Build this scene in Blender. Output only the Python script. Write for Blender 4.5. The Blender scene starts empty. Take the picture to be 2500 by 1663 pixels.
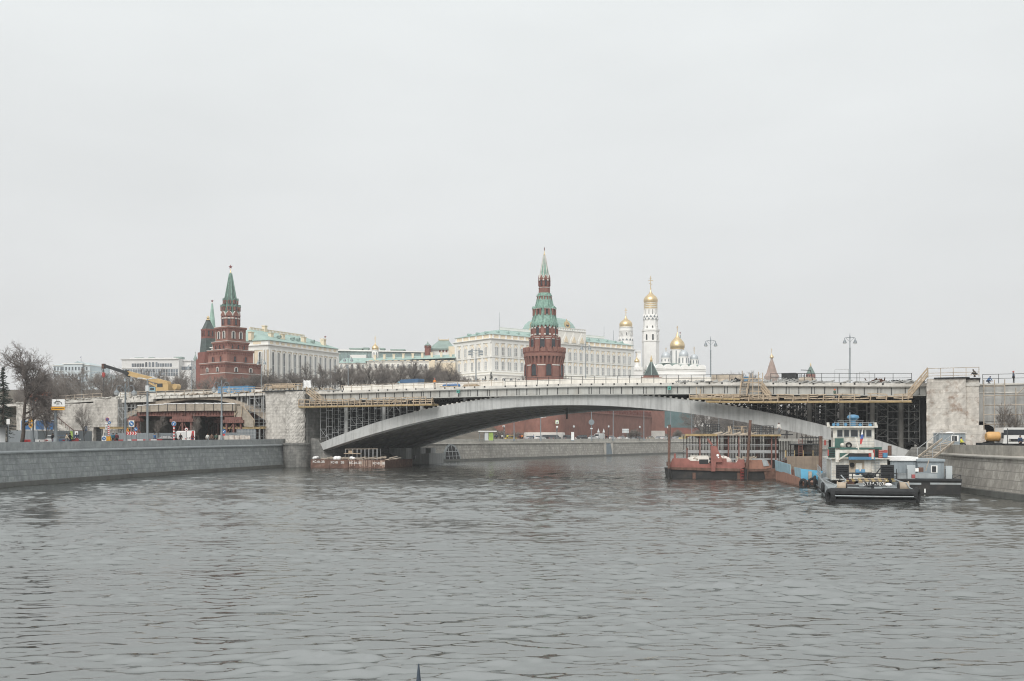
import bpy,bmesh,math,random
import numpy as np
from mathutils import Vector,Matrix
random.seed(7)
S=bpy.context.scene
COL=S.collection
RAD=math.radians
PI=math.pi
# ------------------------------------------------------------------ camera
F=2430.0
HC=5.5
CX,CY=1250.0,1070.0
cam_d=bpy.data.cameras.new('camera')
cam_d.sensor_width=36.0
cam_d.lens=36.0*F/2500.0
cam_d.shift_y=(CY-831.5)/2500.0
cam_d.clip_start=0.1
cam_d.clip_end=6000
cam=bpy.data.objects.new('camera',cam_d)
COL.objects.link(cam)
cam.location=(0,0,HC)
cam.rotation_euler=(RAD(90),0,0)
S.camera=cam
# ------------------------------------------------------------------ light
S.view_settings.view_transform='Standard'
S.view_settings.look='None'
S.view_settings.gamma=1
S.view_settings.exposure=0.09
S.view_settings.use_curve_mapping=False
SUN_EL,SUN_AZ=RAD(42),RAD(200)
world=bpy.data.worlds.new('World')
S.world=world
world.use_nodes=True
nt=world.node_tree
N,LK=nt.nodes,nt.links
bg=N['Background']
bg.inputs['Strength'].default_value=0.12
sky=N.new('ShaderNodeTexSky')
sky.sky_type='NISHITA'
sky.sun_disc=False
sky.sun_elevation=SUN_EL
sky.sun_rotation=SUN_AZ
tc=N.new('ShaderNodeTexCoord')
sep=N.new('ShaderNodeSeparateXYZ')
LK.new(tc.outputs['Generated'],sep.inputs[0])
ramp=N.new('ShaderNodeValToRGB')
LK.new(sep.outputs['Z'],ramp.inputs[0])
def kc(r,g,b,s): return (r*s/.12,g*s/.12,b*s/.12,1)
e=ramp.color_ramp.elements
e[0].position=0.0;e[0].color=kc(.99,.985,.985,.67)
e[1].position=1.0;e[1].color=kc(.96,.985,1.0,1.0)
m1=e.new(.16);m1.color=kc(.975,.99,.99,.745)
m2=e.new(.42);m2.color=kc(.955,.99,.99,.84)
m3=e.new(.72);m3.color=kc(.96,.99,.995,.92)
cn=N.new('ShaderNodeTexNoise')
cn.inputs['Scale'].default_value=2.2
cn.inputs['Detail'].default_value=5
cmap=N.new('ShaderNodeMapping')
cmap.inputs['Scale'].default_value=(1,1,3.2)
LK.new(tc.outputs['Generated'],cmap.inputs[0])
LK.new(cmap.outputs[0],cn.inputs['Vector'])
cr=N.new('ShaderNodeMapRange')
cr.inputs['From Min'].default_value=.25
cr.inputs['From Max'].default_value=.75
cr.inputs['To Min'].default_value=.93
cr.inputs['To Max'].default_value=1.06
LK.new(cn.outputs[0],cr.inputs[0])
cm=N.new('ShaderNodeVectorMath');cm.operation='SCALE'
LK.new(ramp.outputs[0],cm.inputs[0]);LK.new(cr.outputs[0],cm.inputs['Scale'])
mix=N.new('ShaderNodeMix');mix.data_type='RGBA'
mix.inputs['Factor'].default_value=.97
LK.new(sky.outputs[0],mix.inputs['A'])
LK.new(cm.outputs[0],mix.inputs['B'])
LK.new(mix.outputs['Result'],bg.inputs['Color'])
sun_d=bpy.data.lights.new('sun','SUN')
sun_d.energy=2.3
sun_d.angle=RAD(35)
sun_d.color=(1,.97,.93)
sun=bpy.data.objects.new('sun',sun_d)
COL.objects.link(sun)
sv=Vector((math.sin(SUN_AZ)*math.cos(SUN_EL),math.cos(SUN_AZ)*math.cos(SUN_EL),math.sin(SUN_EL)))
sun.rotation_euler=sv.to_track_quat('Z','Y').to_euler()
sun.location=(-60,-60,120)
S.cycles.use_denoising=True
S.cycles.filter_width=1.1
S.cycles.max_bounces=6
S.cycles.diffuse_bounces=3
S.cycles.glossy_bounces=3
S.cycles.volume_bounces=1
S.cycles.sample_clamp_indirect=6
# ------------------------------------------------------------------ helpers
def PX(px,d): return (px-CX)/F*d
def PZ(py,d): return HC-(py-CY)/F*d
def ss(a,b,x):
 t=np.clip((x-a)/(b-a),0,1)
 return t*t*(3-2*t)
class MB:
 """collects shapes; build() links them as ONE mesh object"""
 def __init__(s): s.v=[];s.f=[];s.m=[];s.k=0;s.p=[]
 def slot(s,k): s.k=k;return s
 def add(s,vs,fs):
  o=len(s.v);s.p.append((o,len(s.f)))
  s.v += [tuple(p) for p in vs]
  s.f += [tuple(i+o for i in f) for f in fs]
  s.m += [s.k]*len(fs)
  return s
 def bx(s,x0,x1,y0,y1,z0,z1):
  return s.add([(x0,y0,z0),(x1,y0,z0),(x1,y1,z0),(x0,y1,z0),(x0,y0,z1),(x1,y0,z1),(x1,y1,z1),(x0,y1,z1)],
      [(0,3,2,1),(4,5,6,7),(0,1,5,4),(1,2,6,5),(2,3,7,6),(3,0,4,7)])
 def frus(s,cx,cy,z0,z1,ax0,ay0,ax1,ay1):
  return s.add([(cx-ax0,cy-ay0,z0),(cx+ax0,cy-ay0,z0),(cx+ax0,cy+ay0,z0),(cx-ax0,cy+ay0,z0),
      (cx-ax1,cy-ay1,z1),(cx+ax1,cy-ay1,z1),(cx+ax1,cy+ay1,z1),(cx-ax1,cy+ay1,z1)],
      [(0,3,2,1),(4,5,6,7),(0,1,5,4),(1,2,6,5),(2,3,7,6),(3,0,4,7)])
 def bar(s,a,b,w,h=None):
  a=Vector(a);b=Vector(b);h=h or w
  d=(b-a)
  if d.length < 1e-6: return s
  d.normalize()
  up=Vector((0,0,1)) if abs(d.z) < .95 else Vector((0,1,0))
  x=d.cross(up).normalized()*(w/2)
  y=x.cross(d).normalized()*(h/2)
  vs=[a-x-y,a+x-y,a+x+y,a-x+y,b-x-y,b+x-y,b+x+y,b-x+y]
  return s.add(vs,[(0,3,2,1),(4,5,6,7),(0,1,5,4),(1,2,6,5),(2,3,7,6),(3,0,4,7)])
 def cyl(s,a,b,r0,r1=None,n=8,caps=True):
  a=Vector(a);b=Vector(b);r1=r0 if r1 is None else r1
  d=(b-a).normalized()
  up=Vector((0,0,1)) if abs(d.z) < .95 else Vector((0,1,0))
  x=d.cross(up).normalized();y=d.cross(x).normalized()
  vs=[]
  for c,r in ((a,r0),(b,r1)):
   for i in range(n):
    t=2*PI*i/n
    vs.append(c+x*(r*math.cos(t))+y*(r*math.sin(t)))
  fs=[(i,(i+1) % n,n+(i+1) % n,n+i) for i in range(n)]
  if caps: fs += [tuple(range(n-1,-1,-1)),tuple(range(n,2*n))]
  return s.add(vs,fs)
 def tube(s,pts,r,n=6):
  for p,q in zip(pts[:-1],pts[1:]): s.cyl(p,q,r,n=n)
  return s
 def lathe(s,prof,n=24,c=(0,0),rot=0.0,z0=0.0):
  vs=[];fs=[]
  for r,z in prof:
   for i in range(n):
    t=rot+2*PI*i/n
    vs.append((c[0]+r*math.cos(t),c[1]+r*math.sin(t),z+z0))
  for j in range(len(prof)-1):
   for i in range(n):
    fs.append((j*n+i,j*n+(i+1) % n,(j+1)*n+(i+1) % n,(j+1)*n+i))
  fs.append(tuple(range(n-1,-1,-1)))
  fs.append(tuple((len(prof)-1)*n+i for i in range(n)))
  return s.add(vs,fs)
 def extr(s,poly,axis,a,b):
  n=len(poly)
  def mk(p,t):
   return (p[0],t,p[1]) if axis == 'y' else ((t,p[0],p[1]) if axis == 'x' else (p[0],p[1],t))
  vs=[mk(p,a) for p in poly]+[mk(p,b) for p in poly]
  fs=[(i,(i+1) % n,n+(i+1) % n,n+i) for i in range(n)]+[tuple(range(n-1,-1,-1)),tuple(range(n,2*n))]
  return s.add(vs,fs)
 def strip(s,lo,hi,y0,y1,x=None):
  n=len(lo)
  vs=[(p[0],y0,p[1]) for p in lo]+[(p[0],y0,p[1]) for p in hi]+[(p[0],y1,p[1]) for p in lo]+[(p[0],y1,p[1]) for p in hi]
  fs=[]
  for i in range(n-1):
   fs += [(i,i+1,n+i+1,n+i),(2*n+i+1,2*n+i,3*n+i,3*n+i+1),(i+1,i,2*n+i,2*n+i+1),(n+i,n+i+1,3*n+i+1,3*n+i)]
  fs += [(0,n,3*n,2*n),(n-1,3*n-1,4*n-1,2*n-1)]
  return s.add(vs,fs)
 def ball(s,c,r,n=10,sz=1.0):
  pr=[(max(r*math.sin(PI*i/(n//2+1)),.002),c[2]-r*sz*math.cos(PI*i/(n//2+1))) for i in range(n//2+2)]
  return s.lathe(pr,n,(c[0],c[1]))
 def each(s,name,mat,parent,smooth=False,most=100,per=1):
  """every added shape becomes a part of its own (per: shapes per piece); past most, the rest is one part"""
  ends=s.p[1:]+[(len(s.v),len(s.f))]
  pcs=[(s.p[i][0],ends[min(i+per-1,len(ends)-1)][0],s.p[i][1],ends[min(i+per-1,len(ends)-1)][1]) for i in range(0,len(s.p),per)]
  if len(pcs) > most: pcs=pcs[:most]+[(pcs[most][0],pcs[-1][1],pcs[most][2],pcs[-1][3])]
  for i,(v0,v1,f0,f1) in enumerate(pcs):
   q=MB();q.v=s.v[v0:v1];q.f=[tuple(k-v0 for k in f) for f in s.f[f0:f1]];q.m=s.m[f0:f1]
   o=q.build(name,mat,parent,smooth)
   if i == most: o['kind']='stuff'
 def build(s,name,mat,parent=None,smooth=False,fix=True):
  me=bpy.data.meshes.new(name)
  me.from_pydata(s.v,[],s.f)
  mats=mat if isinstance(mat,(list,tuple)) else [mat]
  for m in mats: me.materials.append(m)
  if len(mats) > 1: me.polygons.foreach_set('material_index',s.m)
  if fix:
   b=bmesh.new();b.from_mesh(me)
   bmesh.ops.recalc_face_normals(b,faces=b.faces)
   b.to_mesh(me);b.free()
  box_uv(me)
  if smooth:
   me.polygons.foreach_set('use_smooth',[True]*len(me.polygons))
   try: me.set_sharp_from_angle(angle=RAD(40))
   except Exception: pass
  o=bpy.data.objects.new(name,me)
  COL.objects.link(o)
  if parent: o.parent=parent
  return o
def box_uv(me):
 nl=len(me.loops)
 if nl == 0: return
 co=np.empty(len(me.vertices)*3);me.vertices.foreach_get('co',co);co=co.reshape(-1,3)
 li=np.empty(nl,dtype=np.int32);me.loops.foreach_get('vertex_index',li)
 nf=len(me.polygons)
 nor=np.empty(nf*3);me.polygons.foreach_get('normal',nor);nor=nor.reshape(-1,3)
 tot=np.empty(nf,dtype=np.int32);me.polygons.foreach_get('loop_total',tot)
 nn=np.repeat(nor,tot,axis=0)
 p=co[li]
 flat=np.abs(nn[:,2]) > .75
 tx=-nn[:,1];ty=nn[:,0]
 l=np.sqrt(tx**2+ty**2)+1e-9
 u=np.where(flat,p[:,0],(p[:,0]*tx+p[:,1]*ty)/l)
 v=np.where(flat,p[:,1],p[:,2])
 uv=me.uv_layers.new(name='UVMap')
 uv.data.foreach_set('uv',np.stack([u,v],1).astype(np.float32).ravel())
def tag(o,label=None,cat=None,group=None,kind=None):
 if label: o['label']=label
 if cat: o['category']=cat
 if group: o['group']=group
 if kind: o['kind']=kind
 return o
def thing(name,label,cat,loc=(0,0,0),rz=0.0,group=None):
 o=bpy.data.objects.new(name,None)
 o.empty_display_size=.5
 COL.objects.link(o)
 o.location=loc;o.rotation_euler=(0,0,rz)
 return tag(o,label,cat,group,'thing')
def part(src,name,parent,loc,rz=0.0,scale=None,mat=None):
 o=bpy.data.objects.new(name,src.data)
 COL.objects.link(o);o.parent=parent
 o.location=loc;o.rotation_euler=(0,0,rz)
 if scale: o.scale=scale
 if mat:
  o.material_slots[0].link='OBJECT';o.material_slots[0].material=mat
 return o
def dup(root,loc,rz=0.0,label=None,group=None,scale=None,mats=None):
 """copy of a thing with its parts and sub-parts; mats: {part name: material}"""
 r=root.copy();COL.objects.link(r)
 r.location=loc;r.rotation_euler=(0,0,rz)
 if scale: r.scale=scale
 if label: r['label']=label
 if group: r['group']=group
 def rec(a,b):
  for ch in list(a.children):
   c=ch.copy();COL.objects.link(c);c.parent=b
   c.matrix_parent_inverse=ch.matrix_parent_inverse.copy()
   key=ch.name.split('.')[0]
   if mats and key in mats:
    c.material_slots[0].link='OBJECT';c.material_slots[0].material=mats[key]
   rec(ch,c)
 rec(root,r)
 return r
# ------------------------------------------------------------------ materials
def nodes_of(name):
 m=bpy.data.materials.new(name);m.use_nodes=True
 return m,m.node_tree.nodes,m.node_tree.links,m.node_tree.nodes['Principled BSDF']
def mixc(n,l,fac,a,b,blend='MIX'):
 x=n.new('ShaderNodeMix');x.data_type='RGBA';x.blend_type=blend
 for sock,val in (('Factor',fac),('A',a),('B',b)):
  if hasattr(val,'is_linked') or hasattr(val,'links'): l.new(val,x.inputs[sock])
  elif sock == 'Factor': x.inputs[sock].default_value=val
  else: x.inputs[sock].default_value=(*val[:3],1)
 return x.outputs['Result']
def noise(n,l,vec,scale,detail=4,rough=.6,lo=.35,hi=.65):
 t=n.new('ShaderNodeTexNoise')
 t.inputs['Scale'].default_value=scale;t.inputs['Detail'].default_value=detail;t.inputs['Roughness'].default_value=rough
 l.new(vec,t.inputs['Vector'])
 r=n.new('ShaderNodeMapRange');r.inputs['From Min'].default_value=lo;r.inputs['From Max'].default_value=hi
 l.new(t.outputs[0],r.inputs[0])
 return r.outputs[0]
def stretch(n,l,vec,s):
 mp=n.new('ShaderNodeMapping');mp.inputs['Scale'].default_value=s
 l.new(vec,mp.inputs[0]);return mp.outputs[0]
def MAT(name,col,rough=.8,metal=0.0,var=.18,scale=.6,dirt=None,damt=.5,dscale=.35,dlo=.5,dhi=.72,streak=0.0,bump=0.0,bscale=3.0,spec=None,rnd=0):
 m,n,l,b=nodes_of(name)
 t=n.new('ShaderNodeTexCoord');vec=t.outputs['Object']
 c=tuple(col)
 out=mixc(n,l,noise(n,l,vec,scale,5),tuple(x*(1-var) for x in c),tuple(min(x*(1+var),.95) for x in c))
 if dirt:
  f=noise(n,l,vec,dscale,8,.68,dlo,dhi)
  mm=n.new('ShaderNodeMath');mm.operation='MULTIPLY';mm.inputs[1].default_value=damt
  l.new(f,mm.inputs[0])
  out=mixc(n,l,mm.outputs[0],out,dirt)
 if streak:
  f=noise(n,l,stretch(n,l,vec,(1.6,1.6,.12)),1.5,4,.6,.45,.75)
  mm=n.new('ShaderNodeMath');mm.operation='MULTIPLY';mm.inputs[1].default_value=streak
  l.new(f,mm.inputs[0])
  out=mixc(n,l,mm.outputs[0],out,tuple(x*.42 for x in c))
 if rnd:
  oi=n.new('ShaderNodeObjectInfo');rm=n.new('ShaderNodeMapRange');rm.inputs['To Min'].default_value=1-rnd;rm.inputs['To Max'].default_value=1+rnd
  l.new(oi.outputs['Random'],rm.inputs[0])
  vm=n.new('ShaderNodeVectorMath');vm.operation='SCALE';l.new(out,vm.inputs[0]);l.new(rm.outputs[0],vm.inputs['Scale']);out=vm.outputs[0]
 l.new(out,b.inputs['Base Color'])
 b.inputs['Roughness'].default_value=rough
 b.inputs['Metallic'].default_value=metal
 if spec is not None: b.inputs['Specular IOR Level'].default_value=spec
 if bump:
  bp=n.new('ShaderNodeBump');bp.inputs['Strength'].default_value=bump;bp.inputs['Distance'].default_value=.2
  l.new(noise(n,l,vec,bscale,6,.65,0,1),bp.inputs['Height'])
  l.new(bp.outputs[0],b.inputs['Normal'])
 return m
def BLOCKS(name,c1,c2,mortar,bw,bh,msize=.02,rough=.85,dirt=None,damt=.5,dscale=.3,dlo=.48,dhi=.7,bump=.5,streak=.3,offs=.5):
 m,n,l,b=nodes_of(name)
 t=n.new('ShaderNodeTexCoord')
 br=n.new('ShaderNodeTexBrick')
 br.offset=offs
 for k,v in (('Color1',c1),('Color2',c2),('Mortar',mortar)): br.inputs[k].default_value=(*v,1)
 br.inputs['Scale'].default_value=1.0
 br.inputs['Mortar Size'].default_value=msize
 br.inputs['Mortar Smooth'].default_value=.3
 br.inputs['Brick Width'].default_value=bw;br.inputs['Row Height'].default_value=bh
 l.new(t.outputs['UV'],br.inputs['Vector'])
 vec=t.outputs['Object']
 out=mixc(n,l,noise(n,l,vec,1.3,6,.65),br.outputs['Color'],tuple(x*.72 for x in c1))
 if dirt:
  mm=n.new('ShaderNodeMath');mm.operation='MULTIPLY';mm.inputs[1].default_value=damt
  l.new(noise(n,l,vec,dscale,8,.7,dlo,dhi),mm.inputs[0])
  out=mixc(n,l,mm.outputs[0],out,dirt)
 if streak:
  f=noise(n,l,stretch(n,l,vec,(1.2,1.2,.1)),1.2,4,.6,.45,.75)
  mm=n.new('ShaderNodeMath');mm.operation='MULTIPLY';mm.inputs[1].default_value=streak
  l.new(f,mm.inputs[0])
  out=mixc(n,l,mm.outputs[0],out,tuple(x*.45 for x in c1))
 l.new(out,b.inputs['Base Color'])
 b.inputs['Roughness'].default_value=rough
 bp=n.new('ShaderNodeBump');bp.inputs['Strength'].default_value=bump;bp.inputs['Distance'].default_value=.05
 bp.invert=True
 l.new(br.outputs['Fac'],bp.inputs['Height'])
 bp2=n.new('ShaderNodeBump');bp2.inputs['Strength'].default_value=.5;bp2.inputs['Distance'].default_value=.08
 l.new(noise(n,l,vec,4,6,.7,0,1),bp2.inputs['Height'])
 l.new(bp.outputs[0],bp2.inputs['Normal'])
 l.new(bp2.outputs[0],b.inputs['Normal'])
 return m
K={}
K['granite']=BLOCKS('granite_blocks',(.265,.285,.285),(.355,.375,.37),(.16,.17,.175),1.7,.55,.03,dirt=(.34,.36,.35),damt=.5,dscale=.4)
K['granite_top']=BLOCKS('granite_slabs',(.345,.365,.365),(.375,.39,.39),(.2,.215,.22),2.6,3.0,.016,streak=.25,dirt=(.2,.22,.225),damt=.4)
K['granite_warm']=BLOCKS('granite_blocks_warm',(.34,.32,.285),(.49,.465,.42),(.21,.20,.18),1.5,.55,.035,dirt=(.17,.165,.15),damt=.6,dscale=.35)
K['granite_right']=BLOCKS('granite_blocks_right',(.36,.335,.295),(.50,.47,.42),(.19,.18,.16),1.6,.66,.03,dirt=(.22,.205,.18),damt=.5,dscale=.25,streak=.5)
K['right_top']=BLOCKS('granite_slabs_right',(.42,.39,.34),(.46,.425,.37),(.25,.235,.21),2.2,3.0,.02,streak=.6,dirt=(.26,.24,.2),damt=.5)
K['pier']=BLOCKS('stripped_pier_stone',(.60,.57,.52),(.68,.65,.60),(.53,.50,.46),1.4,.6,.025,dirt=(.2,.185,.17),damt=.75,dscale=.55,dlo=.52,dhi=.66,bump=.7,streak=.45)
K['pier_rust']=BLOCKS('stripped_pier_stone_rusty',(.64,.60,.54),(.70,.66,.60),(.57,.535,.48),1.6,.75,.02,dirt=(.23,.14,.09),damt=.8,dscale=.6,dlo=.53,dhi=.66,bump=.6,streak=.5)
K['pier_low']=BLOCKS('dark_pier_stone',(.16,.16,.15),(.24,.235,.22),(.07,.07,.07),1.3,.55,.03,dirt=(.4,.38,.35),damt=.55,dscale=.5,streak=.5)  # dark stone of plinth, inner pier wall, springing blocks and abutment corner
K['concrete']=MAT('concrete',(.40,.40,.385),.85,var=.12,scale=.4,dirt=(.24,.235,.22),damt=.55,dscale=.3,streak=.3,bump=.25)
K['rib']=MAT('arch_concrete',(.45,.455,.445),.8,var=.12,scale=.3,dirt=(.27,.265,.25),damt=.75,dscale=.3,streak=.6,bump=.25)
K['rib_shade']=MAT('shaded_soffit_concrete',(.12,.115,.105),.9,var=.25,scale=.5,dirt=(.05,.05,.048),damt=.6,dscale=.4)  # darker copy of the arch concrete, shade put into the colour
K['slab']=MAT('fresh_slab_concrete',(.60,.58,.535),.85,var=.12,scale=.6,dirt=(.32,.3,.27),damt=.65,dscale=.5,streak=.3,bump=.3)
K['girder']=MAT('girder_paint',(.43,.43,.405),.6,var=.1,scale=.5,dirt=(.3,.27,.22),damt=.5,dscale=.4,streak=.4)
K['dark']=MAT('dark_steel',(.028,.03,.032),.7,var=.3,scale=1.0)
K['tube_dark']=MAT('dull_tube',(.13,.13,.125),.7,var=.3,scale=1.0)
K['black']=MAT('black_void',(.012,.013,.014),.9,var=.3)
K['white']=MAT('white_paint',(.78,.78,.75),.5,var=.04,scale=1.2,dirt=(.5,.47,.42),damt=.35,dscale=.7)
K['wood']=MAT('raw_timber',(.43,.345,.25),.8,var=.25,scale=1.5,dirt=(.3,.2,.12),damt=.5,dscale=.8)
K['wood_grey']=MAT('weathered_timber',(.42,.36,.29),.85,var=.25,scale=1.5,dirt=(.2,.17,.14),damt=.5,dscale=.8)
K['yellow_beam']=MAT('yellow_formwork_beam',(.36,.265,.13),.7,var=.2,scale=1.2,dirt=(.22,.15,.08),damt=.5)
K['scaf']=MAT('galvanised_tube',(.42,.43,.43),.5,metal=.3,var=.15,scale=1.0)
K['redsteel']=MAT('primer_red_steel',(.19,.088,.072),.7,var=.25,scale=.8,dirt=(.1,.05,.04),damt=.6,dscale=.7)
K['rust']=MAT('rusted_steel',(.125,.068,.05),.85,var=.35,scale=1.2,dirt=(.28,.2,.16),damt=.5,dscale=.8,streak=.5)
K['snow']=MAT('old_snow',(.78,.78,.77),.9,var=.1,scale=1.0,bump=.4)
K['asphalt']=MAT('asphalt',(.06,.06,.06),.9,var=.2,scale=.4)
K['earth']=MAT('bank_earth',(.10,.085,.065),.95,var=.35,scale=.15,dirt=(.2,.19,.17),damt=.4,dscale=.08)
K['bark']=MAT('bark',(.075,.06,.05),.95,var=.35,scale=2.0)
K['twig']=MAT('twig',(.19,.165,.15),.95,var=.35,scale=1.0)
K['steelpole']=MAT('grey_pole_paint',(.21,.235,.25),.5,metal=.2,var=.1)
K['glass']=MAT('dark_window_glass',(.03,.035,.04),.12,var=.2,spec=.6)
K['rubber']=MAT('tyre_rubber',(.02,.021,.022),.85,var=.3,scale=2)
# ------------------------------------------------------------------ the bridge frame (u along, v across)
LX,LY=-40.0,190.0
UX,UY=.9085,-.4179
VX,VY=.4179,.9085
BRZ=math.atan2(UY,UX)
def BU(px,v=0.0):
 k=(px-CX)/F
 return (k*(LY+v*VY)-LX-v*VX)/(UX-k*UY)
def BD(u,v=0.0): return LY+u*UY+v*VY
def BZ(px,py,v=0.0): return PZ(py,BD(BU(px,v),v))
def BW(u,v,z): return Vector((LX+u*UX+v*VX,LY+u*UY+v*VY,z))
def zt(u): return float(np.interp(u,[-110,-76,-48,-9,10,35,56,80,106,118,160],[12.0,13.3,14.05,14.35,14.4,14.6,14.65,14.3,13.55,13.4,13.0]))
# ------------------------------------------------------------------ ground, road, water
def sheet(name,pts,z,mat,kind='structure',flip=False):
 me=bpy.data.meshes.new(name)
 vs=[(x,y,z if not callable(z) else z(x,y)) for x,y in pts]
 b=bmesh.new()
 bv=[b.verts.new(p) for p in vs]
 f=b.faces.new(bv)
 b.normal_update()
 if f.normal.z < 0: f.normal_flip()
 bmesh.ops.triangulate(b,faces=b.faces[:])
 b.to_mesh(me);b.free()
 me.materials.append(mat)
 box_uv(me)
 o=bpy.data.objects.new(name,me);COL.objects.link(o)
 return tag(o,kind=kind)
L_PATH=[(-61.5,20),(-60.5,70),(-58,113),(-52.6,152),(-43.5,191)]
L_TOP=[5.0,5.0,5.03,5.2,5.35]
F_PATH=[(-30,218),(-19.5,230),(56,352),(139,450),(230,520),(420,600)]
F_TOP=[5.35]*6
R_PATH=[(46,-40),(46,30),(46.2,88),(46.9,104),(51.2,121),(60.5,144.5)]
R_TOP=[4.8]*6
GL,GF,GR=4.45,4.75,4.1
p_l=BW(-8.5,0,0);p_l2=BW(-8.5,37,0)
sheet('ground',[(-62.3,20),(-61.3,70),(-58.8,113),(-53.4,152),(-44.8,191),(p_l.x,p_l.y),(p_l2.x,p_l2.y),(-31,219),(-31,250),(-700,250),(-700,20)],GL,K['earth'])
sheet('road',[(-69,20),(-68,70),(-65.5,113),(-60,152),(-54,185),(-36,222),(-49,222),(-66,190),(-76,152),(-82,113),(-85,70),(-86,20)],GL+.004,K['asphalt'])
sheet('ground',[(47,-40),(47,30),(47.2,88),(47.8,104),(52,121),(61.2,144.5),(79,181),(160,300),(420,520),(1200,520),(1200,-40)],GR,K['earth'])
# far bank and the hill behind it: one terrain sheet
gx=np.linspace(-900,1500,121);gy=np.concatenate([np.linspace(222,480,66),np.linspace(500,1700,25)])
def hill(x,y):
 s=(x-10)*-.907+(y-316)*.42
 return GF+17.0*ss(8,48,s)*ss(270,335,y)
vs=[];fs=[]
fx=np.array([p[0] for p in F_PATH]);fy=np.array([p[1] for p in F_PATH])
for j,y0 in enumerate(gy):
 for i,x in enumerate(gx):
  t=(y0-gy[0])/(gy[-1]-gy[0])
  yb=np.interp(x,fx,fy)+.8 if x >-30 else 218.8
  if x <=-31: yb=250.0
  y=max(yb,y0) if j else yb
  if y0 < yb: y=yb+(y0-gy[0])*1e-3
  vs.append((x,y,float(hill(x,y)) if x >-31 or y > 250 else GL))
nx=len(gx)
for j in range(len(gy)-1):
 for i in range(nx-1):
  fs.append((j*nx+i,j*nx+i+1,(j+1)*nx+i+1,(j+1)*nx+i))
t_=MB();t_.add(vs,fs)
tag(t_.build('terrain',K['earth'],smooth=True,fix=False),kind='structure')
rd=[(-22,236),(54,357),(137,456),(228,527),(400,596),(394,610),(222,541),(127,472),(42,368),(-34,246)]
sheet('far_road',rd,GF+.03,K['asphalt'])
def water_material():
 m,n,l,b=nodes_of('river_water')
 t=n.new('ShaderNodeTexCoord');vec=t.outputs['Object']
 b.inputs['Base Color'].default_value=(.036,.035,.031,1)
 b.inputs['Roughness'].default_value=.03
 b.inputs['IOR'].default_value=4.3
 b.inputs['Specular Tint'].default_value=(.97,1,.985,1)
 h=None
 for sc,st,am in ((1.0,(.6,1.5,1),.5),(1.0,(1.7,4.0,1),.3),(1.0,(.16,.4,1),.8)):
  x=n.new('ShaderNodeTexNoise');x.inputs['Scale'].default_value=sc;x.inputs['Detail'].default_value=3
  x.inputs['Roughness'].default_value=.5;x.inputs['Distortion'].default_value=.5
  l.new(stretch(n,l,vec,st),x.inputs['Vector'])
  mm=n.new('ShaderNodeMath');mm.operation='MULTIPLY';mm.inputs[1].default_value=am
  l.new(x.outputs[0],mm.inputs[0])
  if h is None: h=mm.outputs[0]
  else:
   ad=n.new('ShaderNodeMath');l.new(h,ad.inputs[0]);l.new(mm.outputs[0],ad.inputs[1]);h=ad.outputs[0]
 # bump matters beyond the modelled waves; calmer patches drift over the river
 patch=noise(n,l,stretch(n,l,vec,(.012,.03,1)),1.0,3,.5,.35,.7)
 mr=n.new('ShaderNodeMapRange');mr.inputs['To Min'].default_value=.5;mr.inputs['To Max'].default_value=1.2
 l.new(patch,mr.inputs[0])
 sy=n.new('ShaderNodeSeparateXYZ');l.new(vec,sy.inputs[0])
 fy=n.new('ShaderNodeMapRange');fy.inputs['From Min'].default_value=35;fy.inputs['From Max'].default_value=150
 fy.inputs['To Min'].default_value=.04;fy.inputs['To Max'].default_value=.62
 l.new(sy.outputs['Y'],fy.inputs[0])
 mu=n.new('ShaderNodeMath');mu.operation='MULTIPLY';l.new(mr.outputs[0],mu.inputs[0]);l.new(fy.outputs[0],mu.inputs[1]);mr=mu
 bp=n.new('ShaderNodeBump');bp.inputs['Distance'].default_value=.35
 l.new(mr.outputs[0],bp.inputs['Strength'])
 ry=n.new('ShaderNodeMapRange');ry.inputs['From Min'].default_value=60;ry.inputs['From Max'].default_value=190
 ry.inputs['To Min'].default_value=.03;ry.inputs['To Max'].default_value=.11
 l.new(sy.outputs['Y'],ry.inputs[0]);l.new(ry.outputs[0],b.inputs['Roughness'])
 l.new(h,bp.inputs['Height']);l.new(bp.outputs[0],b.inputs['Normal'])
 return m
K['water']=water_material()
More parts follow.
